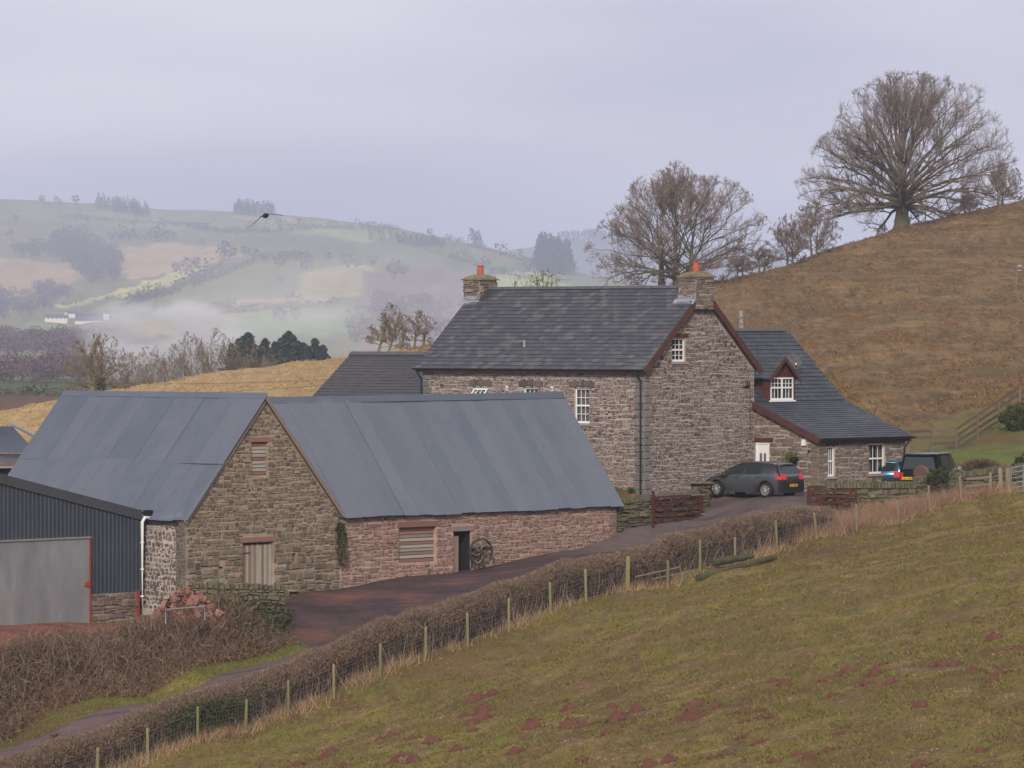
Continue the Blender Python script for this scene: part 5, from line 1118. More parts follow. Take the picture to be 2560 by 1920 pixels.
# post and rail fence climbing the slope behind the cars
M['fence_brown'] = woodmat('brown_fence_timber', [(.17, .125, .085), (.21, .155, .11), (.14, .10, .07)])
rf0 = thing('rail_fence', tuple(W(2388, 1122, 221)), 'four-rail timber fence running level then climbing the slope at right', 'fence')
kn = [(2268, 1079, 1124, 218.5), (2388, 1074, 1122, 221), (2600, 932, 985, 234)]
def rail_at(f_, seg, frac):
    (x0, t0, b0, y0), (x1, t1, b1, y1) = kn[seg], kn[seg+1]; p_ = W(x0+(x1-x0)*f_, t0+(t1-t0)*f_+((b0-t0)+(b1-b0-t1+t0)*f_)*frac, y0+(y1-y0)*f_); return p_
for seg in (0, 1):
    for fr_ in (0.02, .36, .70, 1.0):
        n = 2 if seg == 0 else 4
        for i in range(n):
            a, b = rail_at(i/n, seg, fr_), rail_at((i+1)/n, seg, fr_)
            if seg == 0 and fr_ == 1.0: continue
            mb = MB(); d = b-a; mb.box(a-UZ*.07, d*.995, A3(.0, -.05, 0), UZ*.14); mb.build('rail', M['fence_brown'], rf0)
    for i in range(3 if seg == 0 else 5):
        f_ = i/(2 if seg == 0 else 4)
        if seg == 1 and i == 0: continue
        a = rail_at(f_, seg, -.05); b = rail_at(f_, seg, 1.15); mb = MB(); mb.box(b-UZ*.3+A3(0, .01, 0), A3(.1, 0, 0), A3(0, .09, 0), UZ*(a[2]-b[2]+.3)); mb.build('post', M['fence_brown'], rf0)

# ------------------------------------------------------------------ mossy logs on the pasture
for (a, b, r, lab) in (((1745, 1478), (1938, 1418), .145, 'long mossy rotting log lying across the grass below the hedge gap'), ((1782, 1458), (1880, 1420), .15, 'shorter mossy log lying behind the long one')):
    back_ = 0.9 if lab.startswith('shorter') else 0; p_, q_ = A3(*G(a[0], a[1], -.9+back_*.6)), A3(*G(b[0], b[1], -1.3+back_*.5)); n = 9; pts = []
    for i in range(n):
        f_ = i/(n-1); c = p_*(1-f_)+q_*f_; c[2] = (gz(p_[0], p_[1])*(1-f_)+gz(q_[0], q_[1])*f_)+r*.85+(.10+.15*f_ if back_ else 0); pts.append(c)
    mb = MB(); mb.tube(pts, [r*(1-.25*i/n)*(1+.12*math.sin(i*2.3)) for i in range(n)], 10); top_build(mb, 'mossy_log', M['log'], tuple(pts[0]), lab, 'log')
# ------------------------------------------------------------------ molehills
M['mole'] = dirt('red_molehill_soil', (.105, .044, .030), (.14, .060, .042), (.085, .038, .028), 3., False)
MOLE = [(200,655,30),(150,665,22),(125,682,28),(175,705,16),(165,725,38),(90,738,18),(165,748,38),(345,782,36),(365,757,20),(128,792,22),(72,866,24),(285,872,28),(455,688,18),(492,712,34),(650,704,26),(745,718,36),(675,748,38),(490,773,36),(550,776,26),(630,806,22),(540,905,30),(975,700,40),(1045,703,30),(940,750,46),(985,738,24),(1150,718,22),(1205,720,24),(1155,760,16),(1210,746,16),(1258,742,14),(1260,606,26),(1310,618,26),(1470,600,24),(1480,663,22),(1545,572,32),(1650,580,32),(1680,543,18),(1710,610,28),(1610,620,26),(1900,543,34),(1945,545,24),(2025,570,28),(2120,578,26),(2100,445,34),(2090,610,28),(1470,870,24),(1395,900,32),(1355,885,26),(1215,840,24),(1085,882,24),(1030,895,20),(870,908,32),(795,925,30),(1520,808,18),(1820,700,36),(2190,480,20),(2050,870,24),(1820,928,36),(1260,912,24),(1140,820,20)]+[((a-1100)*1.515, (b-1300)*1.515, c) for a, b, c in ((977,1840,28),(1030,1843,22),(1078,1850,34),(1145,1872,30),(1287,1880,24),(812,1890,26),(830,1878,30),(984,1903,26),(1005,1886,22),(1035,1900,34),(950,1845,18),(860,1912,24),(1180,1805,24),(1215,1740,18),(745,1910,22))]
mm = []; moles = []
for v in range(5):
    r_ = np.random.default_rng(900+v); n = 16; V = []
    for k, r in enumerate((0, .22, .45, .68, .88, 1.06)):
        for j in range(n):
            t = j*2*math.pi/n; q = r*(1+.13*math.sin(2*t+v)+.08*math.sin(5*t+2*v)+r_.uniform(-.05, .05)); V.append((q*math.cos(t), q*math.sin(t)*.95, math.cos(min(1, r)*1.5)*(1+r_.uniform(-.10, .10))-.14*(r > 1)+r_.uniform(-.03, .04)))
    mm.append(np_mesh('molehill', V, [np.array([[i*n+j, (i+1)*n+j, (i+1)*n+(j+1) % n, i*n+(j+1) % n] for i in range(5) for j in range(n)])])); mm[-1].materials.append(M['mole'])
for i, (a, b, s_) in enumerate(MOLE):
    px, py = 1100+a/1.515, 1300+(b+8)/1.515; g_ = hit(px, py); o = bpy.data.objects.new('molehill', mm[i % 5]); COL.objects.link(o)
    R_ = s_/1.515*g_[1]/F*1.02; o.location = g_-UZ*.02; o.scale = (R_, R_*rgf.uniform(.9, 1.3), R_*rgf.uniform(.8, 1.05)); o.rotation_euler = (0, -.18, rgf.uniform(0, .6)); moles.append((py, px, o))

cr = np.random.default_rng(9); CP = []
for _, _, o in moles:
    R_ = o.scale.x; k = 26; a = cr.uniform(0, 6.28, k); r = R_*cr.uniform(.8, 1.9, k); x, y = o.location.x+r*np.cos(a), o.location.y+r*np.sin(a); CP.append(np.stack([x, y, hgt(x, y)+.02], 1))
CP = np.concatenate(CP); dd_ = cr.normal(size=CP.shape)*.035; V_ = np.stack([CP-dd_, CP+dd_[:, ::-1]*A3(1, -1, .5), CP+A3(0, 0, .05)], 1).reshape(-1, 3); mb = MB(); mb.add(V_, np.arange(len(V_)).reshape(-1, 3)); top_build(mb, 'soil_crumbs', M['mole'], tuple(CP.mean(0)), 'crumbs of red soil scattered round the molehills', 'soil', kind='stuff')
ORD = ['first', 'second', 'third', 'fourth', 'fifth', 'sixth', 'seventh', 'eighth', 'ninth', 'tenth', 'eleventh', 'twelfth', 'thirteenth', 'fourteenth', 'fifteenth', 'sixteenth', 'seventeenth', 'eighteenth', 'nineteenth', 'twentieth']
moles.sort(key=lambda q: -q[0]); nr = 12
for r in range(0, len(moles), nr):
    for k, (py, px, o) in enumerate(sorted(moles[r:r+nr], key=lambda q: q[1])):
        tag(o, '%s red molehill from the left in the %s row above the bottom edge' % (ORD[k], ORD[r//nr]), 'molehill', 'molehills in the pasture')
# ------------------------------------------------------------------ cars
def paint(name, c, rough=.3, spec=.5):
    m = NM(name, .28, spec, .55); m.col(m.ramp(m.noise(8, 3), (.3, tuple(x*.92 for x in c)), (.7, c))); m.b.inputs['Coat Weight'].default_value = .5; return m.m
m = NM('car_glass', .08, .6); m.col((.02, .03, .03)); M['car_glass'] = m.m
m = NM('tail_lamp', .25, .5); m.col((.55, .015, .02)); M['lamp_red'] = m.m
m = NM('lamp_clear', .15, .5); m.col((.55, .5, .5)); M['lamp_clear'] = m.m
m = NM('rubber', .8, .3); m.col((.016, .016, .016)); M['rubber'] = m.m
m = NM('alloy', .35, .5, .6); m.col((.62, .62, .62)); M['alloy'] = m.m
m = NM('yellow_plate', .5, .4); m.col((.72, .42, .02)); M['plate'] = m.m
def car(loc, head, spec, label, body, wheels=True):
    h = A3(*head, 0); h /= np.linalg.norm(h); r = A3(h[1], -h[0], 0); loc = A3(*loc); root = thing(spec['name'], loc, label, 'car'); S = spec['st']
    wr = spec['wr']; ax = spec['axles']
    def zbot(x):
        z = spec['zb']
        for a in ax:
            if abs(x-a) < wr+.07: z = max(z, math.sqrt((wr+.07)**2-(x-a)**2)+wr*.97)
        return z
    G_ = []
    for xl, xb, xt, zbelt, zt, hw, hb, ht in S:
        zb = zbot(xl); z1 = max(zb+.02, .38); z2 = max(zb+.04, zbelt*.68)
        G_.append([(xl, hw*.93, zb), (xl, hw, z1), (xl, hw*1.0, z2), (xb, hb, zbelt), (xt, ht, zt-.05), (xt, ht-.16, zt-.008), (xt, 0, zt+.01)])
    Gd = np.array(G_, float); ns = len(Gd)
    def surf(i, l, side=1, off=0.0):
        i = min(max(i, 0), ns-1.0001); l = min(max(l, 0), 5.9999); a, b = int(i), int(l); fi, fl2 = i-a, l-b
        q = (Gd[a, b]*(1-fl2)+Gd[a, b+1]*fl2)*(1-fi)+(Gd[a+1, b]*(1-fl2)+Gd[a+1, b+1]*fl2)*fi
        x, y, z = q; 
        if off: y += off*(1 if l < 4.3 else .3); z += off*(.0 if l < 3.2 else .35 if l < 4.3 else 1)
        return loc+h*x+r*(y*side)+UZ*z
    mb = MB(); V = []
    for side in (1, -1):
        for i in range(ns):
            for l in range(7): x, y, z = Gd[i, l]; V.append(loc+h*x+r*y*side+UZ*z)
    f = []
    for s_ in (0, 1):
        o_ = s_*ns*7
        for i in range(ns-1):
            for l in range(6):
                q = [o_+i*7+l, o_+(i+1)*7+l, o_+(i+1)*7+l+1, o_+i*7+l+1]; f.append(q if s_ else q[::-1])
    o_ = ns*7
    for i in (0, ns-1):
        for l in range(6): q = [i*7+l, i*7+l+1, o_+i*7+l+1, o_+i*7+l]; f.append(q if i else q[::-1])
    mb.add(V, f); bd = mb.build('body', body, root, smooth=True)
    md = bd.modifiers.new('bevel', 'BEVEL'); md.width = .03; md.segments = 2; md.limit_method = 'ANGLE'; md.angle_limit = R(35)
    def patch(nm, mat, i0, i1, l0, l1, side, off=.006, nI=8, nL=3, parent=root, trim=None):
        V = []
        for a in range(nI+1):
            for b in range(nL+1):
                fi, fl2 = a/nI, b/nL; ii = i0+(i1-i0)*fi
                if trim: lo, hi = trim(fi); 
                else: lo, hi = l0, l1
                V.append(surf(ii, lo+(hi-lo)*fl2, side, off))
        mb = MB(); q = [[a*(nL+1)+b, (a+1)*(nL+1)+b, (a+1)*(nL+1)+b+1, a*(nL+1)+b+1] for a in range(nI) for b in range(nL)]
        mb.add(V, [x if side < 0 else x[::-1] for x in q]); return mb.build(nm, mat, parent, smooth=True)
    for side in (1, -1):
        for i0, i1 in spec['side_glass']: patch('side_window', M['car_glass'], i0, i1, 3.1, 3.92, side)
        patch('tail_light', M['lamp_red'], 0, spec['lamp'][0], spec['lamp'][1], spec['lamp'][2], side, .012, 3, 2)
        for i_, (xa) in enumerate(spec['handles']):
            mb = MB(); p_ = surf(xa, 2.72, side, .02); mb.box(p_-h*.08, h*.16, r*side*.02, UZ*.03); mb.build('door_handle', body, root)
        mp_ = surf(spec['mirror'], 3.05, side, .0); mb = MB(); mb.cbox(mp_+r*side*.12+UZ*.05, .12, .20, .13, math.atan2(r[1], r[0])+math.pi/2); mb.build('door_mirror', body if spec.get('mirror_body', 1) else M['alloy'], root)
        mb = MB()
        for xi in spec['seams']:
            a, b = surf(xi, .6, side, .003), surf(xi, 3.02, side, .003); mb.box(a-h*.006, h*.012, r*side*.003, b-a)
        mb.build('door_seam', M['black'], root)
    def rear(y0, y1, l0, l1, nm, mat, off=.012, inset=0.0):
        def pt(l, y):
            b = int(l); fl2 = l-b; q = Gd[0, b]*(1-fl2)+Gd[0, b+1]*fl2; return loc+h*(q[0]-off)+r*(y*q[1])+UZ*q[2]
        mb = MB(); n = 6; V = [pt(l0+(l1-l0)*b/2, y0+(y1-y0)*a/n) for a in range(n+1) for b in range(3)]
        mb.add(V, [[a*3+b, a*3+b+1, (a+1)*3+b+1, (a+1)*3+b] for a in range(n) for b in range(2)]); return mb.build(nm, mat, root)
    rear(-.93, .93, 3.12, 3.93, 'rear_window', M['car_glass'])
    lw_ = spec.get('lampw', .60)
    for a, b in ((-1.0, -lw_), (lw_, 1.0)): rear(a, b, spec['lamp'][1], spec['lamp'][2], 'tail_light', M['lamp_red'], .014)
    py_, pz = spec['plate']; mb = MB(); x0 = Gd[0, 2][0]-.02; c = loc+h*x0+r*py_+UZ*pz; mb.box(c-r*.26-UZ*.055, r*.52, -h*.012, UZ*.11); pt_ = mb.build('number_plate', M['plate'], root)
    mb = MB()
    for k in range(7):
        if k != 2: mb.box(c-r*(.20-.06*k)-UZ*.033-h*.013, r*.034, -h*.002, UZ*.066)
    mb.build('plate_characters', M['black'], pt_)
    patch('windscreen', M['car_glass'], spec['ws'][0], spec['ws'][1], 4.05, 6, 1, .006, 4, 3); patch('windscreen', M['car_glass'], spec['ws'][0], spec['ws'][1], 4.05, 6, -1, .006, 4, 3)
    mb = MB(); mb.box(loc+h*(ax[0]-.5)-r*.62+UZ*.22, h*(ax[1]-ax[0]+1.0), r*1.24, UZ*.34); mb.build('underbody', M['black'], root)
    for a in ax:
        for side in (1, -1):
            c = loc+h*a+r*side*(spec['track']-.19)+UZ*wr; axv = r*side
            mb = MB(); mb.lathe(c, [(wr*.62, -.02), (wr*.92, -.02), (wr, .03), (wr, .17), (wr*.93, .215), (wr*.68, .21), (wr*.66, .15), (wr*.62, -.02)], 28, axv); wh = mb.build('wheel', M['rubber'], root, smooth=True)
            mb = MB(); mb.lathe(c, [(wr*.70, .19), (wr*.70, .212), (wr*.63, .205), (wr*.61, .10), (.0, .09)], 28, axv); mb.build('rim', M['black'], wh)
            mb = MB(); e1 = h; e2 = np.cross(axv, h)
            mb.tube([c+axv*.20+(e1*math.cos(t)+e2*math.sin(t))*wr*.655 for t in np.linspace(0, 2*math.pi, 29)], .012, 5, False)
            for k in range(spec['spokes']):
                t = k*2*math.pi/spec['spokes']; d = e1*math.cos(t)+e2*math.sin(t); pd = np.cross(axv, d); mb.box(c+axv*.175-pd*.016, d*wr*.64, pd*.034, axv*.028)
            mb.tube([c+axv*.15, c+axv*.21], .05, 10); mb.build('alloy_spokes', M['alloy'], wh)
    return root, surf, Gd, h, r, loc
hatch_st = [(-2.10,-2.03,-1.80,.96,1.37,.74,.72,.50), (-2.02,-1.98,-1.72,.97,1.42,.84,.81,.57), (-1.86,-1.82,-1.60,.965,1.445,.875,.845,.60),
 (-1.70,-1.68,-1.45,.96,1.46,.88,.855,.61), (-1.60,-1.55,-1.32,.955,1.47,.88,.86,.61), (-1.45,-1.42,-1.2,.95,1.475,.88,.86,.615), (-1.29,-1.26,-1.05,.945,1.48,.88,.86,.62), (-1.13,-1.10,-.92,.94,1.485,.88,.86,.62), (-1.0,-.97,-.8,.935,1.487,.88,.86,.62), (-.90,-.88,-.70,.93,1.488,.88,.86,.62),
 (-.45,-.45,-.4,.92,1.487,.88,.86,.62), (0,0,-.1,.91,1.475,.88,.86,.62), (.45,.45,.22,.905,1.445,.88,.86,.61), (.88,.80,.52,.90,1.36,.88,.86,.60), (1.0,1.02,.86,.90,1.19,.875,.85,.63), (1.13,1.16,1.18,.895,1.015,.875,.84,.66), (1.29,1.30,1.30,.86,.945,.87,.83,.64), (1.45,1.45,1.45,.84,.925,.865,.82,.62), (1.60,1.60,1.60,.81,.90,.86,.80,.60), (1.70,1.70,1.70,.79,.875,.85,.78,.58), (1.88,1.88,1.86,.72,.82,.82,.74,.54), (2.02,2.02,1.99,.62,.73,.75,.68,.48), (2.10,2.08,2.05,.52,.62,.66,.60,.40)]
golf = dict(name='hatchback_car', st=hatch_st, wr=.32, axles=(-1.29, 1.29), zb=.21, track=.865, spokes=11, side_glass=[(7.1, 10.6), (10.85, 14.2)], lamp=(1.9, 2.35, 3.1), handles=(8.9, 11.4), mirror=13.2, seams=(10.72, 13.6, 8.0), plate=(.0, .52), ws=(12.4, 15.2))
gx = A3(10.12, 201.25, 0); gx[2] = -6.90
crt, sf, Gd, h_, r_, lc = car(gx, (-.76, .65), golf, 'dark grey five-door hatchback parked by the white house door', paint('dark_grey_paint', (.125, .135, .155)))
bl = W(2236, 1236, 208.3)
blue = dict(golf); blue['mirror'] = 13.2
car((bl[0], bl[1], -7.0), (.30, .95), blue, 'light blue small hatchback almost hidden behind the dark green off-roader', paint('sky_blue_paint', (.07, .17, .27)))
suv_st = [(-2.10,-2.10,-2.02,1.12,1.80,.80,.80,.66), (-2.04,-2.04,-1.97,1.12,1.84,.88,.86,.72), (-1.85,-1.85,-1.80,1.12,1.86,.90,.88,.73), (-1.72,-1.72,-1.68,1.12,1.87,.90,.88,.73), (-1.55,-1.5,-1.5,1.12,1.87,.90,.88,.73), (-1.3,-1.3,-1.3,1.12,1.87,.90,.88,.73), (-1.05,-1.05,-1.05,1.12,1.87,.90,.88,.73), (-.88,-.88,-.88,1.12,1.87,.90,.88,.73),
 (-.3,-.3,-.3,1.12,1.87,.90,.88,.73), (.3,.3,.2,1.11,1.85,.90,.88,.73), (.6,.62,.45,1.10,1.80,.90,.88,.70), (.9,.9,.80,1.10,1.42,.90,.87,.74), (1.05,1.05,1.0,1.08,1.18,.90,.86,.76), (1.3,1.3,1.3,1.04,1.12,.90,.85,.74), (1.55,1.55,1.55,1.0,1.08,.90,.84,.72), (1.72,1.72,1.72,.97,1.05,.88,.82,.70), (1.95,1.95,1.95,.88,.98,.84,.78,.64), (2.05,2.05,2.03,.7,.80,.78,.72,.6)]
suv = dict(name='offroad_car', st=suv_st, wr=.37, axles=(-1.3, 1.3), zb=.34, track=.89, spokes=5, side_glass=[(4.2, 7.9), (8.1, 10.9)], lamp=(.6, 1.9, 2.8), lampw=.88, handles=(7.0, 8.8), mirror=10.9, mirror_body=0, seams=(8.0, 10.9, 5.5), plate=(-.48, .80), ws=(9.6, 11.8))
sv = W(2312, 1236, 204.4)
rt_, sf, Gd, h_, r_, lc = car((sv[0]+.50, sv[1]+1.8, -7.03), (.36, .93), suv, 'dark green off-road car with spare wheel on its tailgate behind the wall', paint('dark_green_paint', (.030, .080, .080)))
mb = MB(); mb.lathe(lc-h_*2.22+r_*.12+UZ*1.0, [(0, .0), (.28, .0), (.37, .04), (.38, .16), (.30, .2), (0, .2)], 28, h_); mb.build('spare_wheel_cover', plain('spare_cover', (.10, .055, .045), .6), rt_)
mb = MB(); mb.box(lc-h_*1.6-r_*.70+UZ*1.875, h_*1.9, r_*.04, UZ*.04); mb.box(lc-h_*1.6+r_*.66+UZ*1.875, h_*1.9, r_*.04, UZ*.04); mb.build('roof_rail', M['steel'], rt_)
# ------------------------------------------------------------------ bare trees
def tubes(pts, rad, k):
    N_, P_, _ = pts.shape; t = np.gradient(pts, axis=1); t /= np.linalg.norm(t, axis=2)[..., None]+1e-9
    ref = np.where(np.abs(t[..., 2:3]) < .9, A3(0, 0, 1), A3(1, 0, 0)); u = np.cross(t, ref); u /= np.linalg.norm(u, axis=2)[..., None]+1e-9; v = np.cross(t, u)
    an = np.arange(k)*2*math.pi/k
    V = pts[:, :, None]+rad[:, :, None, None]*(np.cos(an)[:, None]*u[:, :, None]+np.sin(an)[:, None]*v[:, :, None])
    b = (np.arange(N_)*P_*k)[:, None, None]; i = (np.arange(P_-1)*k)[None, :, None]; j = np.arange(k)[None, None]; j2 = (j+1) % k
    q = np.stack([b+i+j, b+i+j2, b+i+k+j2, b+i+k+j], -1).reshape(-1, 4); return V.reshape(-1, 3), q
def unit(v): return v/(np.linalg.norm(v, axis=-1)[..., None]+1e-9)
def curve_at(pts, t):
    P_ = pts.shape[1]-1; x = t*P_; i = np.minimum(x.astype(int), P_-1); f = (x-i)[:, None]; n = np.arange(len(t)); a, b = pts[n, i], pts[n, i+1]; return a*(1-f)+b*f, unit(b-a)
def spawn(rg, pts, rad, nper, t0, ang, lfun, up, P_=4, wig=.10, rr=.5, tmax=1.0, grav=None):
    N_ = len(pts); idx = np.repeat(np.arange(N_), nper); t = t0+(tmax-t0)*((np.tile(np.arange(nper), N_)+rg.uniform(0, 1, N_*nper))/nper)
    p, d = curve_at(pts[idx], t); L_ = np.linalg.norm(pts[:, -1]-pts[:, 0], axis=1)[idx]*lfun(t)*rg.uniform(.65, 1.3, len(idx))
    pr = unit(np.cross(d, rg.normal(size=d.shape))); a = rg.uniform(*ang, len(idx))[:, None]
    dr = unit(d*np.cos(a)+pr*np.sin(a)+A3(0, 0, 1)*up)
    out = [p]; cur = dr
    for k in range(P_-1):
        cur = unit(cur+rg.normal(size=cur.shape)*wig+A3(0, 0, 1)*up*.25); out.append(out[-1]+cur*(L_/(P_-1))[:, None])
    q = np.stack(out, 1); ri = np.array([np.interp(tt, np.linspace(0, 1, rad.shape[1]), rad[i]) for tt, i in zip(t, idx)]) if len(idx) < 3000 else rad[idx, np.minimum((t*(rad.shape[1]-1)).astype(int), rad.shape[1]-1)]
    r0 = np.minimum(ri*rr, L_*.035); return q, r0[:, None]*np.linspace(1, .35, P_)[None]
def bark(name, a, b, c): 
    m = NM(name, .95, .1); k = m.ramp(m.noise(1.2, 5, .7), (.35, a), (.5, b), (.68, c)); m.col(k); m.bump(m.noise(8, 4, .7, m.pos((1, 1, .4))), .6, .03); return m.m
M['bark'] = bark('oak_bark', (.10, .085, .062), (.135, .115, .080), (.12, .12, .06))
M['twig'] = plain('oak_twigs', (.21, .168, .135), .95, .1, var=.2, sc=.6)
M['bark2'] = bark('mossy_bark_trunk', (.13, .11, .06), (.20, .175, .10), (.15, .16, .06))
M['twig2'] = plain('tawny_twigs', (.20, .155, .105), .95, .1, var=.25, sc=.8)
M['twig3'] = plain('red_brown_twigs', (.21, .165, .135), .95, .1, var=.25, sc=.8)
def bare_tree(loc, prof_r, prof_l, label, seed, nlimb=26, n2=9, n3=8, n4=7, trunk=(2.6, .55), cat='tree', group=None, tw=.011, up=.28, depth=.85, stems=1, lean=(0, 0), mats=('bark', 'twig'), name='bare_tree', low=-6, ivy=False, spread=0.0):
    rg = np.random.default_rng(seed); loc = A3(*loc); root = thing(name, loc, label, cat, group)
    Rr = lambda th: np.interp(th, *zip(*prof_r)); Rl = lambda th: np.interp(th, *zip(*prof_l))
    Hm = max(max(r for _, r in prof_r), max(r for _, r in prof_l)); th_, tr_ = trunk
    mb = MB(); L1, R1 = [], []
    for s_ in range(stems):
        o_ = A3((s_-(stems-1)/2)*spread, rg.uniform(-.3, .3)*(stems > 1), 0); hh = th_*rg.uniform(.85, 1.2); top = Hm*.62
        tp = np.array([o_+A3(lean[0]*z/Hm+.08*math.sin(z*1.1+seed+s_)*z/3+(s_-(stems-1)/2)*spread*.35*z/hh*.3, lean[1]*z/Hm+.05*math.cos(z)*z/3, z) for z in np.linspace(-.4, top, 12)])
        zr_ = np.linspace(-.4, top, 12); tr2 = tr_*(1-np.clip(zr_/top, 0, 1)**.8*.93)*(1+.55*np.exp(-(zr_+.4)/.5)); mb.tube(loc+tp, tr2, 10)
        nl = nlimb//stems
        for i in range(nl):
            ph = 2*math.pi*(i*.618+rg.uniform(-.05, .05)); th = low+(88-low)*((i+.5)/nl)**.85+rg.uniform(-5, 5); c = (1+math.cos(ph))/2
            Re = (Rr(th)*c+Rl(th)*(1-c))*rg.uniform(.88, 1.03); dirv = A3(math.cos(ph)*math.cos(R(th)), math.sin(ph)*depth*math.cos(R(th)), math.sin(R(th)))
            tgt = dirv*Re*.96; z0 = hh*(.55+.4*max(0, th)/90)+ (top-hh)*.75*max(0, (th-25)/65)**1.3*rg.uniform(.4, 1); z0 = min(z0, top*.92)
            f_ = (z0+.4)/(top+.4)*11; k = int(min(f_, 10)); P0 = tp[k]+(tp[k+1]-tp[k])*(f_-k); dd = tgt-P0; Ld = np.linalg.norm(dd)
            P1 = P0+unit(dd*A3(1, 1, .4)+A3(0, 0, Ld*(.45 if th > 12 else .22)))*Ld*.38; P2 = P0+dd*.72+A3(0, 0, Ld*(.06 if th > 12 else .02)); q = []
            for tt in np.linspace(0, 1, 9): q.append((1-tt)**3*P0+3*(1-tt)**2*tt*P1+3*(1-tt)*tt*tt*P2+tt**3*tgt)
            q = np.array(q); q[1:] += np.cumsum(rg.normal(size=(8, 3))*Ld*.015, 0); L1.append(q); r0 = np.interp(z0, zr_, tr2)*rg.uniform(.30, .48); r0 *= rg.uniform(.45, 1.0); R1.append(r0*np.linspace(1, .16, 9)**.9)
    L1 = np.array(L1); R1 = np.array(R1); V, q = tubes(L1+loc, R1, 6); mb.add(V, q)
    def clampenv(q):
        v = q; r = np.linalg.norm(v, axis=-1)+1e-9; th = np.degrees(np.arcsin(np.clip(v[..., 2]/r, -1, 1))); c = (1+v[..., 0]/(np.hypot(v[..., 0], v[..., 1])+1e-9))/2
        Re = np.interp(th, *zip(*prof_r))*c+np.interp(th, *zip(*prof_l))*(1-c); k = r/Re; k2 = np.where(k > .96, .96+.09*np.tanh((k-.96)/.12), k); return v*(k2/k)[..., None]
    L2, R2_ = spawn(rg, L1, R1, n2, (.38 if nlimb > 50 else .15), (.40, .95), lambda t: .42*(1.08-t*.62), up*.5, 6, .17, .62, .98); L2 = clampenv(L2); V, q = tubes(L2+loc, R2_, 5); mb.add(V, q); mb.build('trunk', M[mats[0]], root, smooth=True)
    mb = MB(); L3, R3 = spawn(rg, L2, R2_, n3, .18, (.4, 1.05), lambda t: .46*(1.15-t*.6), up, 4, .22, .62); L3 = clampenv(L3); V, q = tubes(L3+loc, np.maximum(R3, tw*1.0), 4); mb.add(V, q)
    if n4:
        L4, R4 = spawn(rg, L3, R3, n4, .15, (.35, 1.1), lambda t: .55*(1.15-t*.5), up*1.2, 3, .25, .7); L4 = clampenv(L4); k = len(L4); a = ribbons(L4[:, 0]+loc, L4[:, 2]+loc, tw*1.8, rg, .06); mb.add(a[0], a[1])
    mb.build('crown', M[mats[1]], root)
    if ivy:
        mb = MB(); n = 1500; t = rg.uniform(0, ivy, n); i = np.clip(((t+.4)/(Hm*.62+.4)*11).astype(int), 0, 11); P_ = loc+tp[i]*A3(1, 1, 0)+A3(0, 0, 1)*t[:, None]+rg.normal(size=(n, 3))*A3(.22, .22, .05)*tr_*1.6; v = blades(P_, rg.normal(size=(n, 3))*.12, np.full(n, .12), rg); mb.add(*v); mb.build('ivy', M['ivy'], root)
    return root
M['ivy'] = plain('ivy_leaves', (.035, .055, .018), .6, .3, var=.4, sc=5)
cz = lambda px, Y_: gz((px-CX)*Y_/F, Y_)
def at(px, Y_): x = (px-CX)*Y_/F; return (x, Y_, gz(x, Y_)-.1)
bare_tree(at(2255, 419), [(-10, 5.5), (0, 6.5), (10, 8.8), (30, 11.4), (45, 13.2), (60, 14.0), (90, 14.2)], [(-10, 7.5), (0, 8.8), (10, 9.6), (25, 10.4), (40, 10.5), (55, 11.0), (70, 13.0), (90, 14.0)], 'largest bare oak with a huge domed crown on the brown hilltop', 11, 96, 8, 8, 8, (3.3, .72), tw=.010, low=-3, ivy=3.4)
bare_tree(at(1690, 374), [(-5, 5.0), (5, 5.8), (15, 7.0), (30, 8.9), (50, 10.0), (70, 9.8), (90, 10.2)], [(-5, 7.4), (5, 7.9), (20, 7.8), (35, 7.9), (50, 8.2), (70, 9.3), (90, 10.2)], 'wide bare oak rising behind the farmhouse roof', 12, 75, 8, 8, 8, (2.0, .32), tw=.010, stems=3, spread=1.1, low=0, mats=('bark', 'twig3'))
for i, (px, Y_, hh, ww, lab, sd) in enumerate(((1975, 396, 4.6, 2.6, 'small bushy bare tree at the left foot of the largest oak', 21), (2035, 401, 5.0, 2.8, 'slender bare tree under the left side of the largest oak', 22), (1905, 392, 2.4, 1.5, 'low thin bare thicket on the skyline between the two oaks', 23), (2418, 432, 2.6, 2.2, 'little bare tree right of the largest oak on the skyline', 24), (2500, 437, 4.2, 3.4, 'bare tree on the skyline at the right edge', 25), (1850, 388, 1.9, 1.7, 'faint scrubby tree on the skyline right of the chimney', 26))):
    pr = [(-5, ww*.6), (20, ww*.8), (50, (ww+hh)/2*.95), (90, hh)]
    bare_tree(at(px, Y_), pr, pr, lab, sd, 26, 9, 8, 7, (.8, .11), tw=.011, low=10, stems=2, spread=.4, mats=('bark', 'twig'))
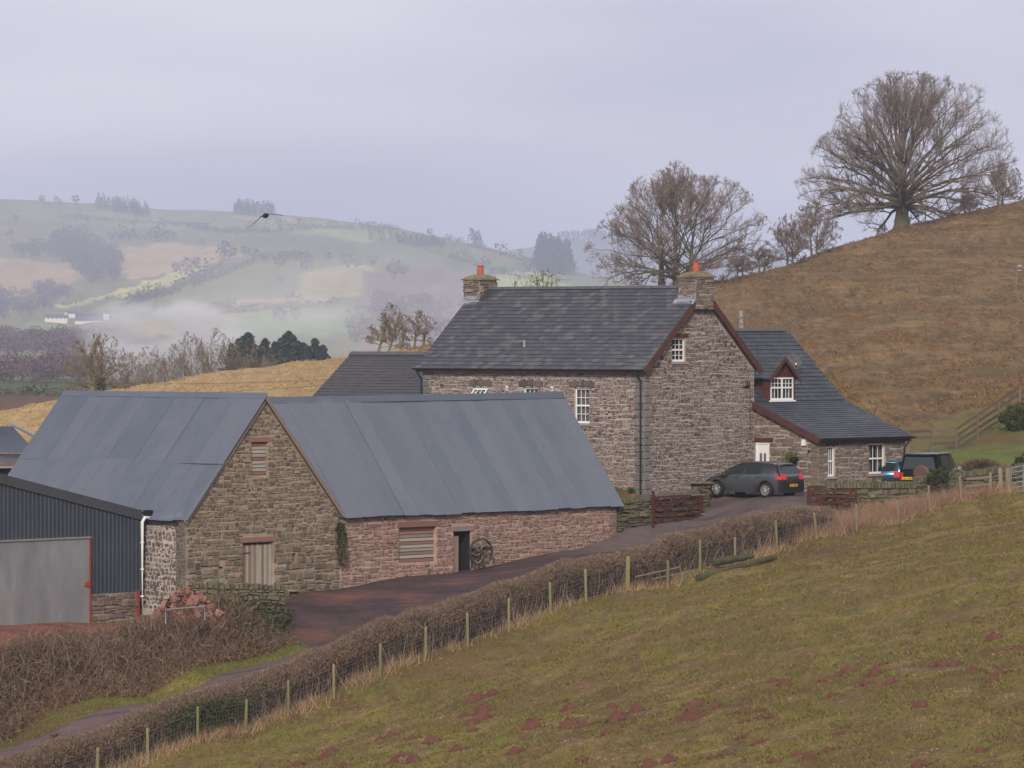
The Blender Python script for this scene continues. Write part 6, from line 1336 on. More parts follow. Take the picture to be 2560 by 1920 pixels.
# behind the western crest
bare_tree(at(240, 318), [(0, 2.2), (30, 3.0), (60, 4.0), (90, 4.6)], [(0, 2.2), (30, 2.8), (60, 3.8), (90, 4.4)], 'spreading bare tree with mossy trunk behind the left barn roof', 31, 26, 7, 6, 5, (1.0, .24), tw=.011, low=12, stems=2, spread=.5, mats=('bark2', 'twig2'), up=.35, ivy=1.3)
bare_tree(at(968, 340), [(0, 1.3), (30, 2.0), (60, 3.3), (90, 3.9)], [(0, 2.0), (30, 2.3), (60, 2.4), (90, 3.4)], 'wind-bent bare tree leaning right beyond the wing roof', 32, 28, 8, 7, 5, (.9, .13), tw=.011, low=15, stems=3, spread=.7, lean=(1.3, 0), mats=('bark2', 'twig2'), up=.4)
bare_tree(at(1046, 342), [(0, 1.0), (30, 1.7), (60, 2.6), (90, 3.3)], [(0, 1.4), (30, 1.6), (60, 2.2), (90, 3.1)], 'bare tree between the wind-bent tree and the metal flue', 33, 24, 8, 6, 5, (.9, .11), tw=.010, low=15, stems=2, spread=.6, lean=(.4, 0), mats=('bark2', 'twig3'), up=.35)
for i, (px, Y_, hh, ww) in enumerate(((330, 395, 4.0, 2.4), (372, 410, 4.4, 2.8), (420, 405, 4.9, 2.6), (470, 400, 5.2, 3.0), (520, 398, 5.6, 3.2), (575, 402, 4.6, 2.8), (630, 400, 4.2, 2.8), (680, 396, 3.4, 2.4), (300, 380, 3.0, 2.2), (180, 372, 2.2, 2.2))):
    z = zf(px, 1000)[2]; x = (px-CX)*Y_/F; zz = (HZ-(1010-(px-180)*.11))*Y_/F; zz = min(zz, -4.6)
    pr = [(-5, ww*.6), (20, ww*.8), (50, (ww+hh)/2*.95), (90, hh+1)]
    bare_tree((x, Y_, zz-1.0), pr, pr, '%s bare tree from the left in the scrub row behind the golden slope' % ORD[sorted((330,372,420,470,520,575,630,680,300,180)).index(px)], 40+i, 22, 7, 6, 4, (.9, .10), tw=.011, low=10, stems=2, spread=.5, mats=('bark', 'twig3' if i % 2 else 'twig2'), group='bare trees behind the golden slope')
# sprig growing behind the house ridge
sp = A+UB*(HW+1.6)+UA*6.2; sp = (sp[0], sp[1], gz(sp[0], sp[1])); pr = [(0, .8), (40, 1.6), (70, 9.2), (90, 9.6)]
# ------------------------------------------------------------------ far vegetation
def foliage_mat(name, a, b): m = NM(name, .95, .1); m.col(m.ramp(m.rnd(), (.1, a), (.9, b))); return m.m
M['wood_far'] = foliage_mat('far_bare_wood', (.11, .085, .09), (.17, .13, .13))
M['conifer_far'] = foliage_mat('far_conifers', (.035, .052, .045), (.06, .08, .065))
M['hedge_far'] = foliage_mat('far_hedges', (.07, .065, .045), (.11, .095, .065))
def crown_pts(rg, c, h_, w_, kind, n):
    """n leaf-clump triangles in one crown standing at c"""
    if kind == 'conifer':
        z = rg.uniform(.05, 1, n)**.8; r = w_/2*(1.03-z)*np.sqrt(rg.uniform(.2, 1, n)); a = rg.uniform(0, 6.283, n); P_ = np.stack([r*np.cos(a), r*np.sin(a), z*h_], 1)
    else:
        d = unit(rg.normal(size=(n, 3)))*rg.uniform(.3, 1, (n, 1))**.5; P_ = d*A3(w_/2, w_/2, h_*.40)+A3(0, 0, h_*.58)
        k = rg.random(n) < .10; P_[k] = np.c_[rg.normal(size=(k.sum(), 2))*w_*.04, rg.uniform(0, h_*.5, k.sum())]
    return P_+c
def tri_mb(rg, P_, s):
    n = len(P_); d = unit(rg.normal(size=(n, 3))); e = unit(np.cross(d, rg.normal(size=(n, 3)))); s = np.asarray(s).reshape(-1, 1)*rg.uniform(.6, 1.4, (n, 1))
    V = np.stack([P_-d*s*.5-e*s*.4, P_+e*s*.6, P_+d*s*.5-e*s*.3], 1).reshape(-1, 3); return V, np.arange(3*n).reshape(-1, 3)
rgt = np.random.default_rng(70)
kf = lambda py: float(np.interp(py, [500, 600, 700, 815, 860, 900, 950, 985], [1.51, 1.48, 1.45, 1.42, 1.32, 1.25, 1.13, 1.08]))
def wood(name, label, poly, n, h_, mat, kind='bare', per=180, sc=.48, cat='wood'):
    p = np.array(poly, float); x0, y0 = p.min(0); x1, y1 = p.max(0); P_, S_ = [], []; k = 0
    while k < n:
        a, b = rgt.uniform(x0, x1), rgt.uniform(y0, y1)
        if not inside(np.array([a]), np.array([b]), poly)[0]: continue
        if b < crest_y(a)+1: continue
        k += 1; c = zf(a, b); hh = h_*kf(b)*rgt.uniform(.7, 1.25); q = crown_pts(rgt, c, hh, hh*(.95 if kind == 'bare' else .75), kind, per); P_.append(q); S_.append(np.full(per, hh*.17*sc))
    P_ = np.concatenate(P_); S_ = np.concatenate(S_); mb = MB(); mb.add(*tri_mb(rgt, P_, S_)); c0 = P_.mean(0); c0[2] = P_[:, 2].min()
    return top_build(mb, name, M[mat], tuple(c0), label, cat, kind='stuff')
def hedgerow(label, line_, h_, mat='hedge_far', dens=1.0, kind='bare'):
    P_, S_ = [], []
    for (a, b), (c, d) in zip(line_[:-1], line_[1:]):
        n = max(2, int(abs(c-a)/5.5*dens))
        for i in range(n):
            f_ = (i+rgt.uniform(0, 1))/n; px, py = a+(c-a)*f_, b+(d-b)*f_; py = max(py, crest_y(px)+1.0); c0 = zf(px, py); hh = h_*kf(py)*.72*rgt.uniform(.4, 1.2)*(1.8 if rgt.random() < .10 else 1)
            q = crown_pts(rgt, c0, hh, hh*1.1, kind, 40); P_.append(q); S_.append(np.full(40, hh*.16))
    P_ = np.concatenate(P_); S_ = np.concatenate(S_); mb = MB(); mb.add(*tri_mb(rgt, P_, S_)); c0 = P_.mean(0); c0[2] = P_[:, 2].min()
    return top_build(mb, 'hedgerow', M[mat], tuple(c0), label, 'hedgerow', kind='stuff')
wood('wood', 'dark purple bare wood along the valley floor at the left edge', [(-300,865),(60,862),(160,868),(270,862),(310,884),(110,893),(-300,893)], 260, 6.5, 'wood_far')
wood('wood', 'bare wood between the two valley meadows left of the mossy tree', [(125,915),(250,900),(420,905),(450,956),(0,960),(-200,960),(-200,950),(110,946)], 300, 4.2, 'wood_far')
wood('wood', 'wooded gully running down the far hillside at left', [(130,602),(200,588),(240,620),(305,650),(300,705),(215,715),(185,680),(130,640)], 150, 9, 'wood_far')
wood('wood', 'belt of trees left of the wooded gully', [(20,628),(150,600),(260,615),(200,655),(60,648)], 60, 7.5, 'wood_far')
wood('wood', 'wood on the slope above the white farm', [(-300,750),(0,740),(150,725),(200,750),(120,785),(60,800),(-300,830)], 170, 8, 'wood_far')
wood('wood', 'trees half hidden by smoke below the house chimney', [(860,790),(1000,760),(1160,770),(1160,850),(870,870)], 60, 9, 'wood_far')
wood('plantation', 'dark block plantation on the skyline at left', [(238,510),(300,514),(368,530),(370,548),(300,538),(236,522)], 110, 8.5, 'conifer_far', 'conifer', 60, cat='plantation')
wood('plantation', 'rounded dark copse on the skyline behind the flying bird', [(585,531),(686,536),(684,543),(588,538)], 90, 9.5, 'conifer_far', 'conifer', 60, cat='plantation')
wood('plantation', 'long narrow conifer belt across the far hill left of the chimney', [(922,598),(1000,602),(1112,614),(1112,624),(1000,613),(922,606)], 120, 6, 'conifer_far', 'conifer', 50, cat='plantation')
wood('plantation', 'small dark clump on the skyline left of the oak', [(1172,608),(1210,616),(1210,622),(1172,616)], 16, 9, 'conifer_far', 'conifer', 40, cat='plantation')
wood('plantation', 'tall dark conifer block left of the bare oak', [(1345,655),(1418,668),(1425,690),(1345,680)], 90, 17, 'conifer_far', 'conifer', 80, cat='plantation')
# ridge-top wood on the furthest ridge
P_, S_ = [], []
for i in range(110):
    px = rgt.uniform(1395, 1990); zc = (HZ-np.interp(px, [1300, 1400, 1480, 1600, 1800, 2000], [622, 606, 600, 612, 640, 655]))*8000/F; Yq = rgt.uniform(7800, 7980); q = crown_pts(rgt, A3((px-CX)*Yq/F, Yq, zc-5), 20, 14, 'conifer', 30); P_.append(q)
P_ = np.concatenate(P_); mb = MB(); mb.add(*tri_mb(rgt, P_, 4.4)); top_build(mb, 'forest', M['conifer_far'], tuple(P_.mean(0)-A3(0, 0, 8)), 'faint blue forest along the most distant ridge', 'forest', kind='stuff')
for lab, ln, h_ in (('hedge and wall line below the left skyline', [(150,548),(250,553),(370,560),(480,570),(560,582),(600,590)], 6), ('overgrown hedge curving across the upper far hill', [(480,575),(560,585),(680,585),(780,575),(900,570),(1000,580)], 7),
    ('hedge along the top of the pale green strip', [(620,560),(700,566),(800,572),(960,582)], 5), ('tree-lined hedge falling left from the dark tree', [(560,660),(520,690),(470,715),(410,745),(330,770)], 9), ('thick hedge rising to the right above the ploughed strip', [(480,718),(540,700),(590,680),(650,655),(720,650),(780,658)], 9),
    ('brown hedge between the two pale strips left of centre', [(155,764),(250,755),(320,735),(400,715)], 3.2), ('row of trees in the middle of the far hillside', [(275,600),(340,600),(440,602)], 10), ('low hedge across the field right of the white farm', [(270,785),(400,782),(520,778),(640,770)], 3.5), ('trees along the lower far slope left of the smoke', [(300,775),(360,752),(450,735)], 7),
    ('hedge running right across the hill behind the chimney', [(1000,610),(1100,640),(1230,680),(1340,705)], 6), ('hedge above the pale corner field left of the oak', [(1110,600),(1200,625),(1290,650),(1350,668)], 6), ('loose hedge low on the far slope above the smoke', [(540,792),(700,775),(840,770)], 7), ('bushes along the meadow edge on the valley floor', [(0,946),(120,946),(300,950)], 3.5), ('hedge at the foot of the dark valley field', [(-60,990),(120,992),(260,1000)], 1.6)):
    hedgerow(lab, ln, h_)
LONE = [(105,508,8),(150,510,5),(190,510,9),(140,505,6),(25,598,9),(40,555,7),(220,556,6),(330,596,9),(505,612,6),(470,676,11),(490,668,9),(440,682,9),(560,650,16),(575,648,13),(610,640,9),(635,650,10),(700,670,9),(765,680,10),(870,670,11),(890,672,9),(985,695,14),(1010,690,8),(1230,705,8),(1160,640,7),(1080,600,5),(1075,580,6),(545,795,11),(575,778,9),(510,808,10),(700,810,11),(740,800,9),(485,722,8),(500,716,8),(425,740,6),(820,655,8),(930,665,9),(700,708,5),(1320,680,9),(1300,640,6),(350,745,6),(365,742,6),(340,760,5)]
tms = []
for v in range(4):
    mb = MB(); q = crown_pts(rgt, A3(0, 0, 0), 1, 1.0, 'bare', 90); V, f = tri_mb(rgt, q, .16); me = np_mesh('far_tree', V, [f]); me.materials.append(M['wood_far']); tms.append(me)
for i, (px, py, hh) in enumerate(LONE):
    c = zf(px, max(py, float(crest_y(px))+1)); o = bpy.data.objects.new('far_tree', tms[i % 4]); COL.objects.link(o); o.location = c; hh *= .8*kf(py); o.scale = (hh*rgt.uniform(.8, 1.1), hh, hh); o.rotation_euler = (0, 0, rgt.uniform(0, 6)); tag(o, 'bare tree scattered over the hazy far hillside', 'tree', 'scattered trees on the far hillside')
CONF = [(585,862),(600,850),(617,836),(634,852),(652,862),(668,850),(684,858),(700,848),(716,832),(731,842),(747,856),(762,860),(777,868),(790,850),(803,866),(818,884),(640,880),(725,870),(760,880),(690,878)]
cm = []
for v in range(3):
    P_ = []; n = 1400; rr = np.random.default_rng(80+v); z = rr.uniform(.04, 1, n); a = rr.uniform(0, 6.283, n); lay = .78+.22*np.cos(z*38+v); r = .30*(1.02-z)**.7*lay*np.sqrt(rr.uniform(.25, 1, n)); q = np.stack([r*np.cos(a), r*np.sin(a), z], 1); V, f = tri_mb(rr, q, .045); me = np_mesh('conifer', V, [f]); cm.append(me); me.materials.append(M['conifer_far'])
for i, (px, top) in enumerate(CONF):
    Y_ = 560+(i*37) % 90; base_ = (HZ-985)*Y_/F; hh = (HZ-top)*Y_/F-base_; o = bpy.data.objects.new('conifer', cm[i % 3]); COL.objects.link(o); o.location = ((px-CX)*Y_/F, Y_, base_); q_ = 1.25+.45*((i*7) % 5)/4; o.scale = (hh*q_, hh*q_, hh*1.02); o.rotation_euler = (.03*(i % 3-1), .04*(i % 4-1.5), i); tag(o, '%s dark evergreen from the left in the clump beyond the golden slope' % ORD[sorted(q[0] for q in CONF).index(px)], 'conifer', 'conifers in the dark clump')
# far white farm
M['farm_white'] = plain('whitewashed_wall', (.75, .68, .60), .8, var=.05, sc=.1); M['farm_roof'] = plain('far_slate_roof', (.09, .10, .13), .6, sc=.1)
for i, (px0, px1, yt, ye, yb_, Yq, lab, whole) in enumerate(((112, 168, 786, 794, 806, 2380, 'whitewashed farmhouse on the valley side', 1), (188, 255, 783, 802, 809, 2400, 'long dark-roofed far barn right of the white farmhouse', 0), (160, 190, 776, 784, 800, 2480, 'pale gabled far barn between white farmhouse and long barn', 1), (256, 272, 785, 790, 800, 2440, 'small white shed at the right end of the far farm', 1))):
    Yq = zf(px0, yb_)[1]*(1.0 if Yq < 2450 else 1.02); a, b = W(px0, yb_, Yq), W(px1, yb_, Yq); a[2] = zf(px0, yb_)[2]-1; z0 = (HZ-yb_)*Yq/F-1; ze = (HZ-ye)*Yq/F; zt = (HZ-yt)*Yq/F; o_ = (a[0], a[1], z0); fm_ = thing('far_farm_building', o_, lab, 'farm building')
    mb = MB(); mb.box(o_, A3(b[0]-a[0], 0, 0), A3(0, 9, 0), UZ*(ze-z0)); mb.build('wall', M['farm_white'], fm_)
    mb = MB(); y0, y1, ym = Yq-.4, Yq+9.4, Yq+4.5; X0, X1 = a[0]-.3, b[0]+.3; mb.add([(X0, y0, ze), (X1, y0, ze), (X1, ym, zt), (X0, ym, zt), (X0, y1, ze), (X1, y1, ze)], [[0, 1, 2, 3], [3, 2, 5, 4], [0, 4, 5, 1]]); mb.add([(X0, y0, ze), (X0, ym, zt), (X0, y1, ze), (X1, y0, ze), (X1, ym, zt), (X1, y1, ze)], [[0, 1, 2], [3, 5, 4]]); mb.build('roof', M['farm_roof'] if i != 3 else M['farm_white'], fm_)
    if i == 0:
        for k in range(5): mb = MB(); q = A3(a[0]+2+k*3.0, Yq-.06, z0+3.6); mb.box(q, A3(1, 0, 0), A3(0, .1, 0), UZ*.9); mb.build('window', M['dark_room'], fm_)
        mb = MB(); mb.box(A3(X1-2.4, ym-.5, zt-.8), A3(1.1, 0, 0), A3(0, 1, 0), UZ*2.6); mb.build('chimney', M['farm_white'], fm_)
M['snow'] = plain('old_snow', (.78, .78, .80), .8, sc=.1, var=.03)
for i, (a, b, th) in enumerate((((376, 548), (392, 551), 2.0), ((402, 553), (410, 555), 1.2), ((950, 561), (988, 567), 1.6), ((208, 514), (212, 515), .9), ((795, 544), (803, 546), .8), ((880, 552), (886, 553), .8))):
    p_, q_ = zf(a[0], max(a[1], crest_y(a[0])+2)), zf(b[0], max(b[1], crest_y(b[0])+2)); d = q_-p_; n = 8; V = []
    for k in range(n+1):
        f_ = k/n; c = p_+d*f_; w_ = th*(math.sin(math.pi*(.08+.84*f_)))*.9; V += [c+A3(0, -2, -w_*.4), c+A3(0, 8*w_, w_*.7)]
    mb = MB(); mb.add(V, [[2*k, 2*k+2, 2*k+3, 2*k+1] for k in range(n)]); top_build(mb, 'snow_patch', M['snow'], tuple(p_), ['longest white snow streak right of the left plantation', 'short snow remnant just right of the longest left streak', 'long thin snow line near the skyline right of the bird', 'tiny snow speck near the skyline left of the plantation', 'small snow speck on the skyline right of the flying bird', 'small snow speck just left of the long thin snow line'][i], 'snow', 'snow remnants on the far hill')

# ------------------------------------------------------------------ hedges
def twigmat(name, tones, rough=.95):
    m = NM(name, rough, .1); c = m.ramp(m.rnd(), *[((i+.5)/len(tones), t) for i, t in enumerate(tones)]); m.col(c); return m.m
M['tw_dark'] = twigmat('hedge_twigs', [(.085, .055, .038), (.125, .084, .056), (.17, .115, .077), (.105, .072, .045), (.21, .15, .10)])
M['tw_tip'] = twigmat('clipped_hedge_tips', [(.25, .17, .12), (.30, .21, .15), (.20, .13, .095), (.35, .27, .20)])
M['straw'] = twigmat('dead_grass', [(.40, .27, .15), (.32, .20, .11), (.46, .34, .20), (.27, .16, .09)])
M['rush'] = twigmat('reddish_dead_grass', [(.27, .155, .095), (.33, .20, .125), (.22, .12, .075), (.36, .24, .15)])
M['green_leaf'] = twigmat('bramble_leaves', [(.045, .065, .018), (.07, .085, .025), (.03, .045, .015)])
M['grass_blade'] = twigmat('green_grass', [(.10, .145, .03), (.14, .155, .045), (.18, .16, .06), (.085, .12, .025)])
M['core'] = plain('shaded_hedge_heart', (.030, .022, .018), 1, .05, var=.4, sc=4)  # solid filler; its dark colour stands in for shade among the inner twigs
rgh = np.random.default_rng(90)
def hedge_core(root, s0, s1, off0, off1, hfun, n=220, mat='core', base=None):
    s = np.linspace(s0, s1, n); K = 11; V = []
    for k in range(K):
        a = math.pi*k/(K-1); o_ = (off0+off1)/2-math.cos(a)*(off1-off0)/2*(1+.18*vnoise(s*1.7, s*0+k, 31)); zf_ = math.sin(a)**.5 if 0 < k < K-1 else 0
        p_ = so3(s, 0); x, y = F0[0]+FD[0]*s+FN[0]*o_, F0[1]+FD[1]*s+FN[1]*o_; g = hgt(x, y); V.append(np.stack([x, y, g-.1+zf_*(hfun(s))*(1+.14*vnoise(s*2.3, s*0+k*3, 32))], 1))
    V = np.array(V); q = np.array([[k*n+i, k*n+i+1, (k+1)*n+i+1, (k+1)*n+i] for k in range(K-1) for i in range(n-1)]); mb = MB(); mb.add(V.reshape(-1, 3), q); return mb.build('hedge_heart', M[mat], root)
sEnd = s_of(2060, 1.2); s0h = -9.
def hh1(s): return np.interp(s, [s0h, 10, 26, 38, 43, 48, sEnd], [1.22, 1.28, 1.45, 1.45, 1.30, .98, .45])*(1+.07*vnoise(s*1.1, s*0, 41))
hd = thing('hedge', tuple(so3(np.array([12.]), 1.2)[0]), 'long clipped bare hedge between the lane and the wire fence', 'hedge')
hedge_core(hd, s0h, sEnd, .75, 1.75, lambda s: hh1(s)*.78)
def in_hedge(n, lo=0.0, hi=1.0):
    s = rgh.uniform(s0h, sEnd, n); a = rgh.uniform(0, math.pi, n); r = rgh.uniform(lo, hi, n)**.5; o_ = 1.25-np.cos(a)*.78*r; h_ = hh1(s)*np.sin(a)**.45*r; p_ = so3(s, o_); return s, o_, h_, p_
for nm, n, mt, ln, wd, lo in (('twigs', 62000, 'tw_dark', (.10, .34), .011, .55), ('clipped_tips', 60000, 'tw_tip', (.06, .20), .011, .86)):
    s, o_, h_, p_ = in_hedge(n, lo, 1.05)
    if nm == 'clipped_tips': k = h_ > hh1(s)*.60; p_, h_ = p_[k], h_[k]
    P0 = p_+np.stack([h_*0, h_*0, h_], 1); d = unit(rgh.normal(size=P0.shape)+A3(-.0, -.2, .9))*rgh.uniform(*ln, len(P0))[:, None]; mb = MB(); mb.add(*ribbons(P0-d*.5, P0+d*.5, wd, rgh, .12)); mb.build(nm, M[mt], hd, kind='stuff')
s = rgh.uniform(s0h, sEnd, 1500); o_ = rgh.uniform(.4, 1.1, 1500); p_ = so3(s, o_); d = np.stack([rgh.normal(size=1500)*.2, rgh.normal(size=1500)*.1, hh1(s)*rgh.uniform(.3, .8, 1500)], 1); mb = MB(); mb.add(*ribbons(p_, p_+d, .018, rgh, .08)); mb.build('stems', M['tw_tip'], hd, kind='stuff')
# bramble patch greening the hedge near the bottom left
n = 5200; s = rgh.normal(s_of(520, .6), 1.15, n); o_ = rgh.uniform(.2, 1.3, n); p_ = so3(s, o_); p_[:, 2] += rgh.uniform(.1, 1.0, n)**.8*1.15; mb = MB(); mb.add(*tri_mb(rgh, p_, np.full(n, .075))); mb.build('bramble_leaves', M['green_leaf'], hd, kind='stuff')
# bank hedge at left
hb2 = thing('bank_hedge', tuple(so3(np.array([10.]), 9)[0]), 'overgrown bare hedge on the steep bank above the lane at left', 'hedge')
sE2 = s_of(690, 8.6); e2 = lambda s: np.clip((sE2-s)/1.6, 0, 1)**.5
def bank_top(s): return np.interp(s, [-12, 0, 6, 11, 15, 18, 20.5, sE2], [1.15, 1.15, 1.15, 1.2, 1.15, 1.25, 1.5, .7])*(1+.12*vnoise(s*.9, s*0, 51))
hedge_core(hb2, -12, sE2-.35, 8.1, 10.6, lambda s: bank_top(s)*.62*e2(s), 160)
def bank_pts(n, o0, o1, hmax=1.0):  # noqa
    s = rgh.uniform(-12, sE2, n); o_ = rgh.uniform(o0, o1, n); p_ = so3(s, o_); env_ = np.sin(np.clip((o_-7.4)/(10.9-7.4), 0.03, .97)*math.pi)**.4*e2(s)
    h_ = rgh.uniform(0, 1, n)**.7*bank_top(s)*env_*hmax; p_[:, 2] += h_; return s, o_, h_, p_
for nm, n, mt, ln, wd, upz in (('twigs', 58000, 'tw_dark', (.15, .5), .012, 1.0), ('pale_stems', 16000, 'tw_tip', (.25, .8), .014, 1.4), ('rust_bracken', 16000, 'rush', (.15, .45), .02, .7)):
    s, o_, h_, p_ = bank_pts(n, 7.5, 10.9 if nm != 'rust_bracken' else 9.2, 1.0 if nm != 'rust_bracken' else .5)
    d = unit(rgh.normal(size=p_.shape)+A3(0, -.1, upz))*rgh.uniform(*ln, n)[:, None]; mb = MB(); mb.add(*ribbons(p_-d*.4, p_+d*.6, wd, rgh, .12)); mb.build(nm, M[mt], hb2, kind='stuff')
n = 5000; s, o_, h_, p_ = bank_pts(n, 7.7, 9.4, .45); k = vnoise(s*1.1, o_*1.3, 55) > .25; mb = MB(); mb.add(*tri_mb(rgh, p_[k], np.full(k.sum(), .09))); mb.build('bramble_leaves', M['green_leaf'], hb2, kind='stuff')
n = 2200; s = rgh.normal(s_of(640, 8.6), 1.3, n); s = np.minimum(s, sE2+.2); o_ = rgh.uniform(7.8, 9.6, n); p_ = so3(s, o_); p_[:, 2] += rgh.uniform(0, 1, n)*1.2; mb = MB(); mb.add(*tri_mb(rgh, p_, np.full(n, .085))); mb.build('ivy_leaves', M['green_leaf'], hb2, kind='stuff')
# ------------------------------------------------------------------ grass
def tuft_field(name, label, P_, hh, ww, mat, lean=.4, cat='grass'):
    n = len(P_); d = np.stack([rgh.normal(size=n)*lean, rgh.normal(size=n)*lean, np.ones(n)], 1)*np.asarray(hh).reshape(-1, 1); mb = MB(); mb.add(*blades(P_, d, ww, rgh)); return top_build(mb, name, M[mat], tuple(P_.mean(0)), label, cat, kind='stuff')
n = 11500; s = rgh.uniform(-9, 60, n); o_ = rgh.normal(.15, .33, n); k = vnoise(s*.8, s*0, 61)+rgh.normal(size=n)*.35 > -.25; s, o_ = s[k], o_[k]; P_ = so3(s, o_); tuft_field('dead_grass_strip', 'pale dead grass growing through the foot of the wire fence', P_, rgh.uniform(.15, .55, len(P_)), np.full(len(P_), .02), 'straw')
n = 17000; s = rgh.uniform(s_of(1960, 1), 62, n); o_ = rgh.uniform(.1, 3.6, n); k = (o_ < 3.4) & (vnoise(s*1.1, o_, 62) > -.5); s, o_ = s[k], o_[k]; P_ = so3(s, o_); k = P_[:, 1] < 199.3; P_ = P_[k]; tuft_field('rough_grass', 'tall reddish dead grass below the garden wall', P_, rgh.uniform(.25, .8, len(P_)), np.full(len(P_), .022), 'rush')
n = 9000; s = rgh.uniform(-10, 26, n); o_ = rgh.uniform(6.45, 8.0, n); P_ = so3(s, o_); tuft_field('verge_grass', 'bright green grass verge between the lane and the bank hedge', P_, rgh.uniform(.05, .14, n), np.full(n, .03), 'grass_blade')
n = 230000; Y_ = 99+(200-99)*rgh.uniform(0, 1, n)**.8; px = rgh.uniform(-80, 2640, n); x = (px-CX)*Y_/F; s, o_ = xy_so(x, Y_); k = (o_ < -.1); x, Y_ = x[k], Y_[k]; z = hgt(x, Y_); py = HZ-z*F/Y_; k = py < 1990; x, Y_, z = x[k], Y_[k], z[k]
nn_ = vnoise(x*1.3, Y_*.9, 63)+.6*vnoise(x*3.3, Y_*2.1, 64); P_ = np.stack([x, Y_, z-.01], 1); k = nn_ > -.15
M['field_blade'] = twigmat('pasture_blades', [(.12, .12, .026), (.175, .148, .038), (.095, .09, .02), (.27, .20, .075), (.16, .115, .038), (.13, .09, .04)])
tuft_field('pasture_grass', 'short grazed grass of the sloping pasture', P_[k], rgh.uniform(.04, .12, k.sum()), np.full(k.sum(), .04), 'field_blade', .7)
k2 = (nn_ < -.45); tuft_field('thatch', 'brown flattened dead grass in the pasture', P_[k2], rgh.uniform(.02, .05, k2.sum()), np.full(k2.sum(), .04), 'rush', 1.0)
M['hill_blade'] = twigmat('moor_grass', [(.21, .125, .055), (.17, .098, .042), (.27, .17, .08), (.12, .07, .03)]); M['gold_blade'] = twigmat('golden_moor_grass', [(.42, .30, .15), (.36, .25, .12), (.48, .36, .19), (.30, .20, .10)])
n = 150000; Y_ = rgh.uniform(236, 440, n); px = rgh.uniform(1000, 2620, n); x = (px-CX)*Y_/F; z = hgt(x, Y_); k = vnoise(x*.8, Y_*.3, 66)+.5*vnoise(x*2.2, Y_*.8, 67) > .05; P_ = np.stack([x, Y_, z], 1)[k]; tuft_field('moor_grass', 'coarse brown grass covering the hill behind the house', P_, rgh.uniform(.07, .20, len(P_)), np.full(len(P_), .07), 'hill_blade', .8)
n = 50000; Y_ = rgh.uniform(222, 330, n); px = rgh.uniform(-60, 1080, n); x = (px-CX)*Y_/F; z = hgt(x, Y_); P_ = np.stack([x, Y_, z], 1); k = vnoise(x*.9, Y_*.35, 68)+.5*vnoise(x*2.2, Y_*.8, 67) > 0; tuft_field('golden_grass', 'golden grass on the slope behind the barns', P_[k], rgh.uniform(.06, .18, k.sum()), np.full(k.sum(), .06), 'gold_blade', .8)
n = 9000; px = rgh.uniform(2060, 2420, n); Y_ = rgh.uniform(198.9, 203.5, n); x = (px-CX)*Y_/F
f_ = rgh.uniform(0, 1, n); a, b = P2, Q2; x = a[0]+(b[0]-a[0])*f_; y = a[1]+(b[1]-a[1])*f_+rgh.uniform(.05, .5, n); z = -6.50-.03*f_+.20+rgh.uniform(-.03, .04, n); k = vnoise(x*1.2, y*0, 69) > -.35; tuft_field('wall_top_grass', 'mossy grass growing along the top of the garden wall', np.stack([x, y, z], 1)[k], rgh.uniform(.03, .09, k.sum()), np.full(k.sum(), .03), 'grass_blade', .6)
# shrubs
def shrub(name, loc, r, hh, label, n=2600, mat='green_leaf', s_=.08, twg=0, cat='shrub'):
    loc = A3(*loc); root = thing(name, loc, label, cat); d = unit(rgh.normal(size=(n, 3)))*rgh.uniform(.2, 1, (n, 1))**.4; P_ = loc+d*A3(r, r*.9, hh*.55)*(1+.25*np.sin(d[:, :1]*7)*np.cos(d[:, 2:]*6))+A3(0, 0, hh*.5); mb = MB(); mb.add(*tri_mb(rgh, P_, np.full(n, s_))); mb.build('leaves', M[mat], root, kind='stuff')
    m_ = max(twg, 60); a = loc+rgh.normal(size=(m_, 3))*A3(r*.3, r*.3, 0); b = loc+unit(rgh.normal(size=(m_, 3))*A3(1, 1, .6)+A3(0, 0, .9))*A3(r, r, hh)*rgh.uniform(.6, 1.15, (m_, 1)); mb = MB(); mb.add(*ribbons(a, b, .02, rgh, .08)); mb.build('stems', M['tw_dark'], root, kind='stuff'); return root
shrub('bush', W(2345, 1216, 200.2), .48, .72, 'dark green ivy bush growing over the middle of the garden wall', 3200, s_=.07, twg=900)
shrub('evergreen_bush', W(2545, 1078, 226), .95, 1.25, 'dark evergreen bush below the rising rail fence', 3000)
shrub('evergreen_bush', W(2556, 1208, 203.5), .55, 1.15, 'round dark bush above the steel gate at the right edge', 2600, s_=.07)
shrub('bare_bush', W(2452, 1176, 206), .95, .55, 'low brown twiggy bush on the lawn beside the off-roader', 200, 'rush', .05, 2600)
shrub('fern_clump', fb.p(bw-.05, 1.5, .12), .24, 1.25, 'green creeper on the wall where the two barns join', 700, s_=.06, twg=150)
shrub('fern_clump', fb.p(bw-.12, 2.55, .12), .20, .5, 'tuft of hanging greenery under the barn eaves corner', 420, s_=.06, twg=60)
